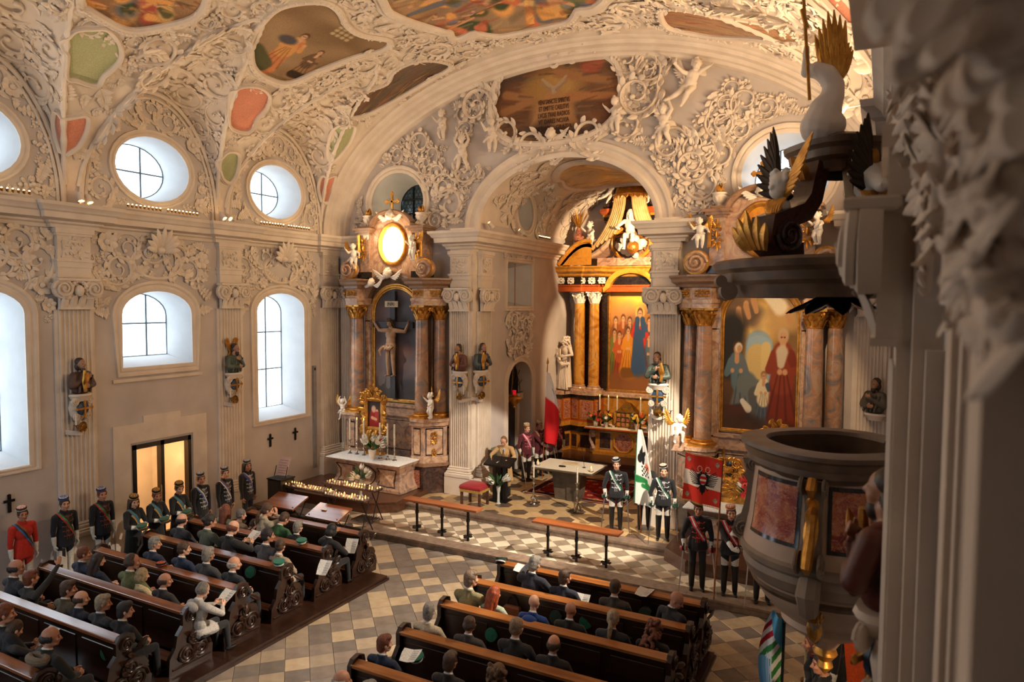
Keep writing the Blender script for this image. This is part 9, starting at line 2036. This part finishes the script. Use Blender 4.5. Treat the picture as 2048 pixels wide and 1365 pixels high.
for lab, px, py, ax, v, to_ in (('spot lamp of the pair over the first pilaster, gallery side', 161, 394, 'x', -15.1, (-12, 8.5, 0)), ('spot lamp of the pair over the first pilaster, altar side', 177, 398, 'x', -15.1, (-11, 10, 0)), ('spot lamp over second pilaster, gallery side of its pair', 445, 432, 'x', -15.1, (-8, 14.5, 0)), ('spot lamp over second pilaster, altar side of its pair', 456, 434, 'x', -15.1, (-4, 15, 0)), ('white spot lamp on chancel cornice by the pier', 982, 450, 'x', CL+.3, (-7.7, 23, 3)), ('white spot lamp on chancel cornice below round window', 1043, 464, 'x', CL+.3, (-7.7, 23, 5)), ('large spot lamp at right wall behind the bent canopy angel', 1684, 218, 'y', 13, (-8, 16, 0)), ('lit spot lamp at right wall behind the ox head', 1708, 332, 'y', 13, (-8, 16, 0))):
    spot_lamp(lab, at(px, py, ax, v), to_, ax)
# ------------------------------------------------------------ sanctuary lamp, crosses, odds and ends
q = at(1029, 720, 'y', 19.8); zz = lambda py: at(1029, py, 'y', 19.8).z; t = thing('sanctuary_lamp', 'hanging gilt sanctuary lamp with red glass in chancel', 'lamp', q); x, y = q.x, q.y
b = B(); b.tube([(x, y, zz(712)), (x, y, 9.9)], .011, 5); b.obj('chain', MATS['cloth_150_30_36'], t); b = B(); b.lathe([(.02, .14), (.05, .08), (.04, .04), (.1, 0), (.09, -.03)], (x, y, zz(725)), 12); b.obj('crown', MORNG, t)
for k in range(3): a = 2*PI*k/3+.4; b = B(); b.tube([(x+.06*math.cos(a), y+.06*math.sin(a), zz(728)), (x+.2*math.cos(a), y+.2*math.sin(a), zz(795))], .006, 4); b.obj('lamp_chain', BRASS, t)
b = B(); b.lathe([(.2, .05), (.24, .0), (.22, -.06), (.14, -.16), (.05, -.24), (.06, -.28), (.01, -.34)], (x, y, zz(797)), 18); b.lathe([(.1, .03), (.12, .1), (.09, .12)], (x, y, zz(797)), 12); b.obj('bowl', GOLD, t); b = B(); b.lathe([(.05, .1), (.065, .24), (.05, .26)], (x, y, zz(797)), 12); b.obj('red_glass', emit('red_lamp_glass', (190, 20, 30), .7), t)
for px, py, lab in ((540, 881, 'small black wall cross under the tall window, nearer the gallery'), (590, 868, 'small black wall cross under the tall window, nearer the altar'), (18, 1007, 'black wall cross above the red uniformed person')):
    q = at(px, py, 'x', XL+.02); t = tag(link('wall_cross', (lambda b: (b.box(0, .03, -.03, .03, -.17, .15), b.box(0, .031, -.1, .1, .02, .07), b.ball((.015, 0, .16), (.02, .045, .03), 6, 4), b.ball((.015, 0, -.17), (.02, .045, .03), 6, 4), b.mesh('wall_cross', IRON, 0))[4])(B()), None, q), lab, 'cross')
q0, q1 = at(628, 732, 'x', XL+.03), at(632, 935, 'x', XL+.03); b = B(); b.box(XL, XL+.07, q0.y-.06, q0.y+.06, q1.z, q0.z); o = b.obj('wall_speaker', mat('grey_case', (150, 150, 150)), None, smooth=0); tag(o, 'slim grey column speaker on wall beside the tall window', 'speaker'); b = B(); b.box(XL+.07, XL+.075, q0.y-.03, q0.y+.03, q0.z-.14, q0.z-.06); b.obj('badge', IRON, o, smooth=0)
q = at(995, 915, 'x', CL+.25); b = B(); b.box(CL, CL+.4, q.y-.3, q.y+.3, q.z-.2, q.z+.25, bev=.02); b.lathe([(.26, -.22), (.2, -.32), (.08, -.45)], (CL+.2, q.y, q.z), 12); tag(b.obj('stone_basin', mat('green_stone', (116, 112, 92), (96, 92, 76), 5)), 'grey green stone block on pier side behind the lectern', 'basin')
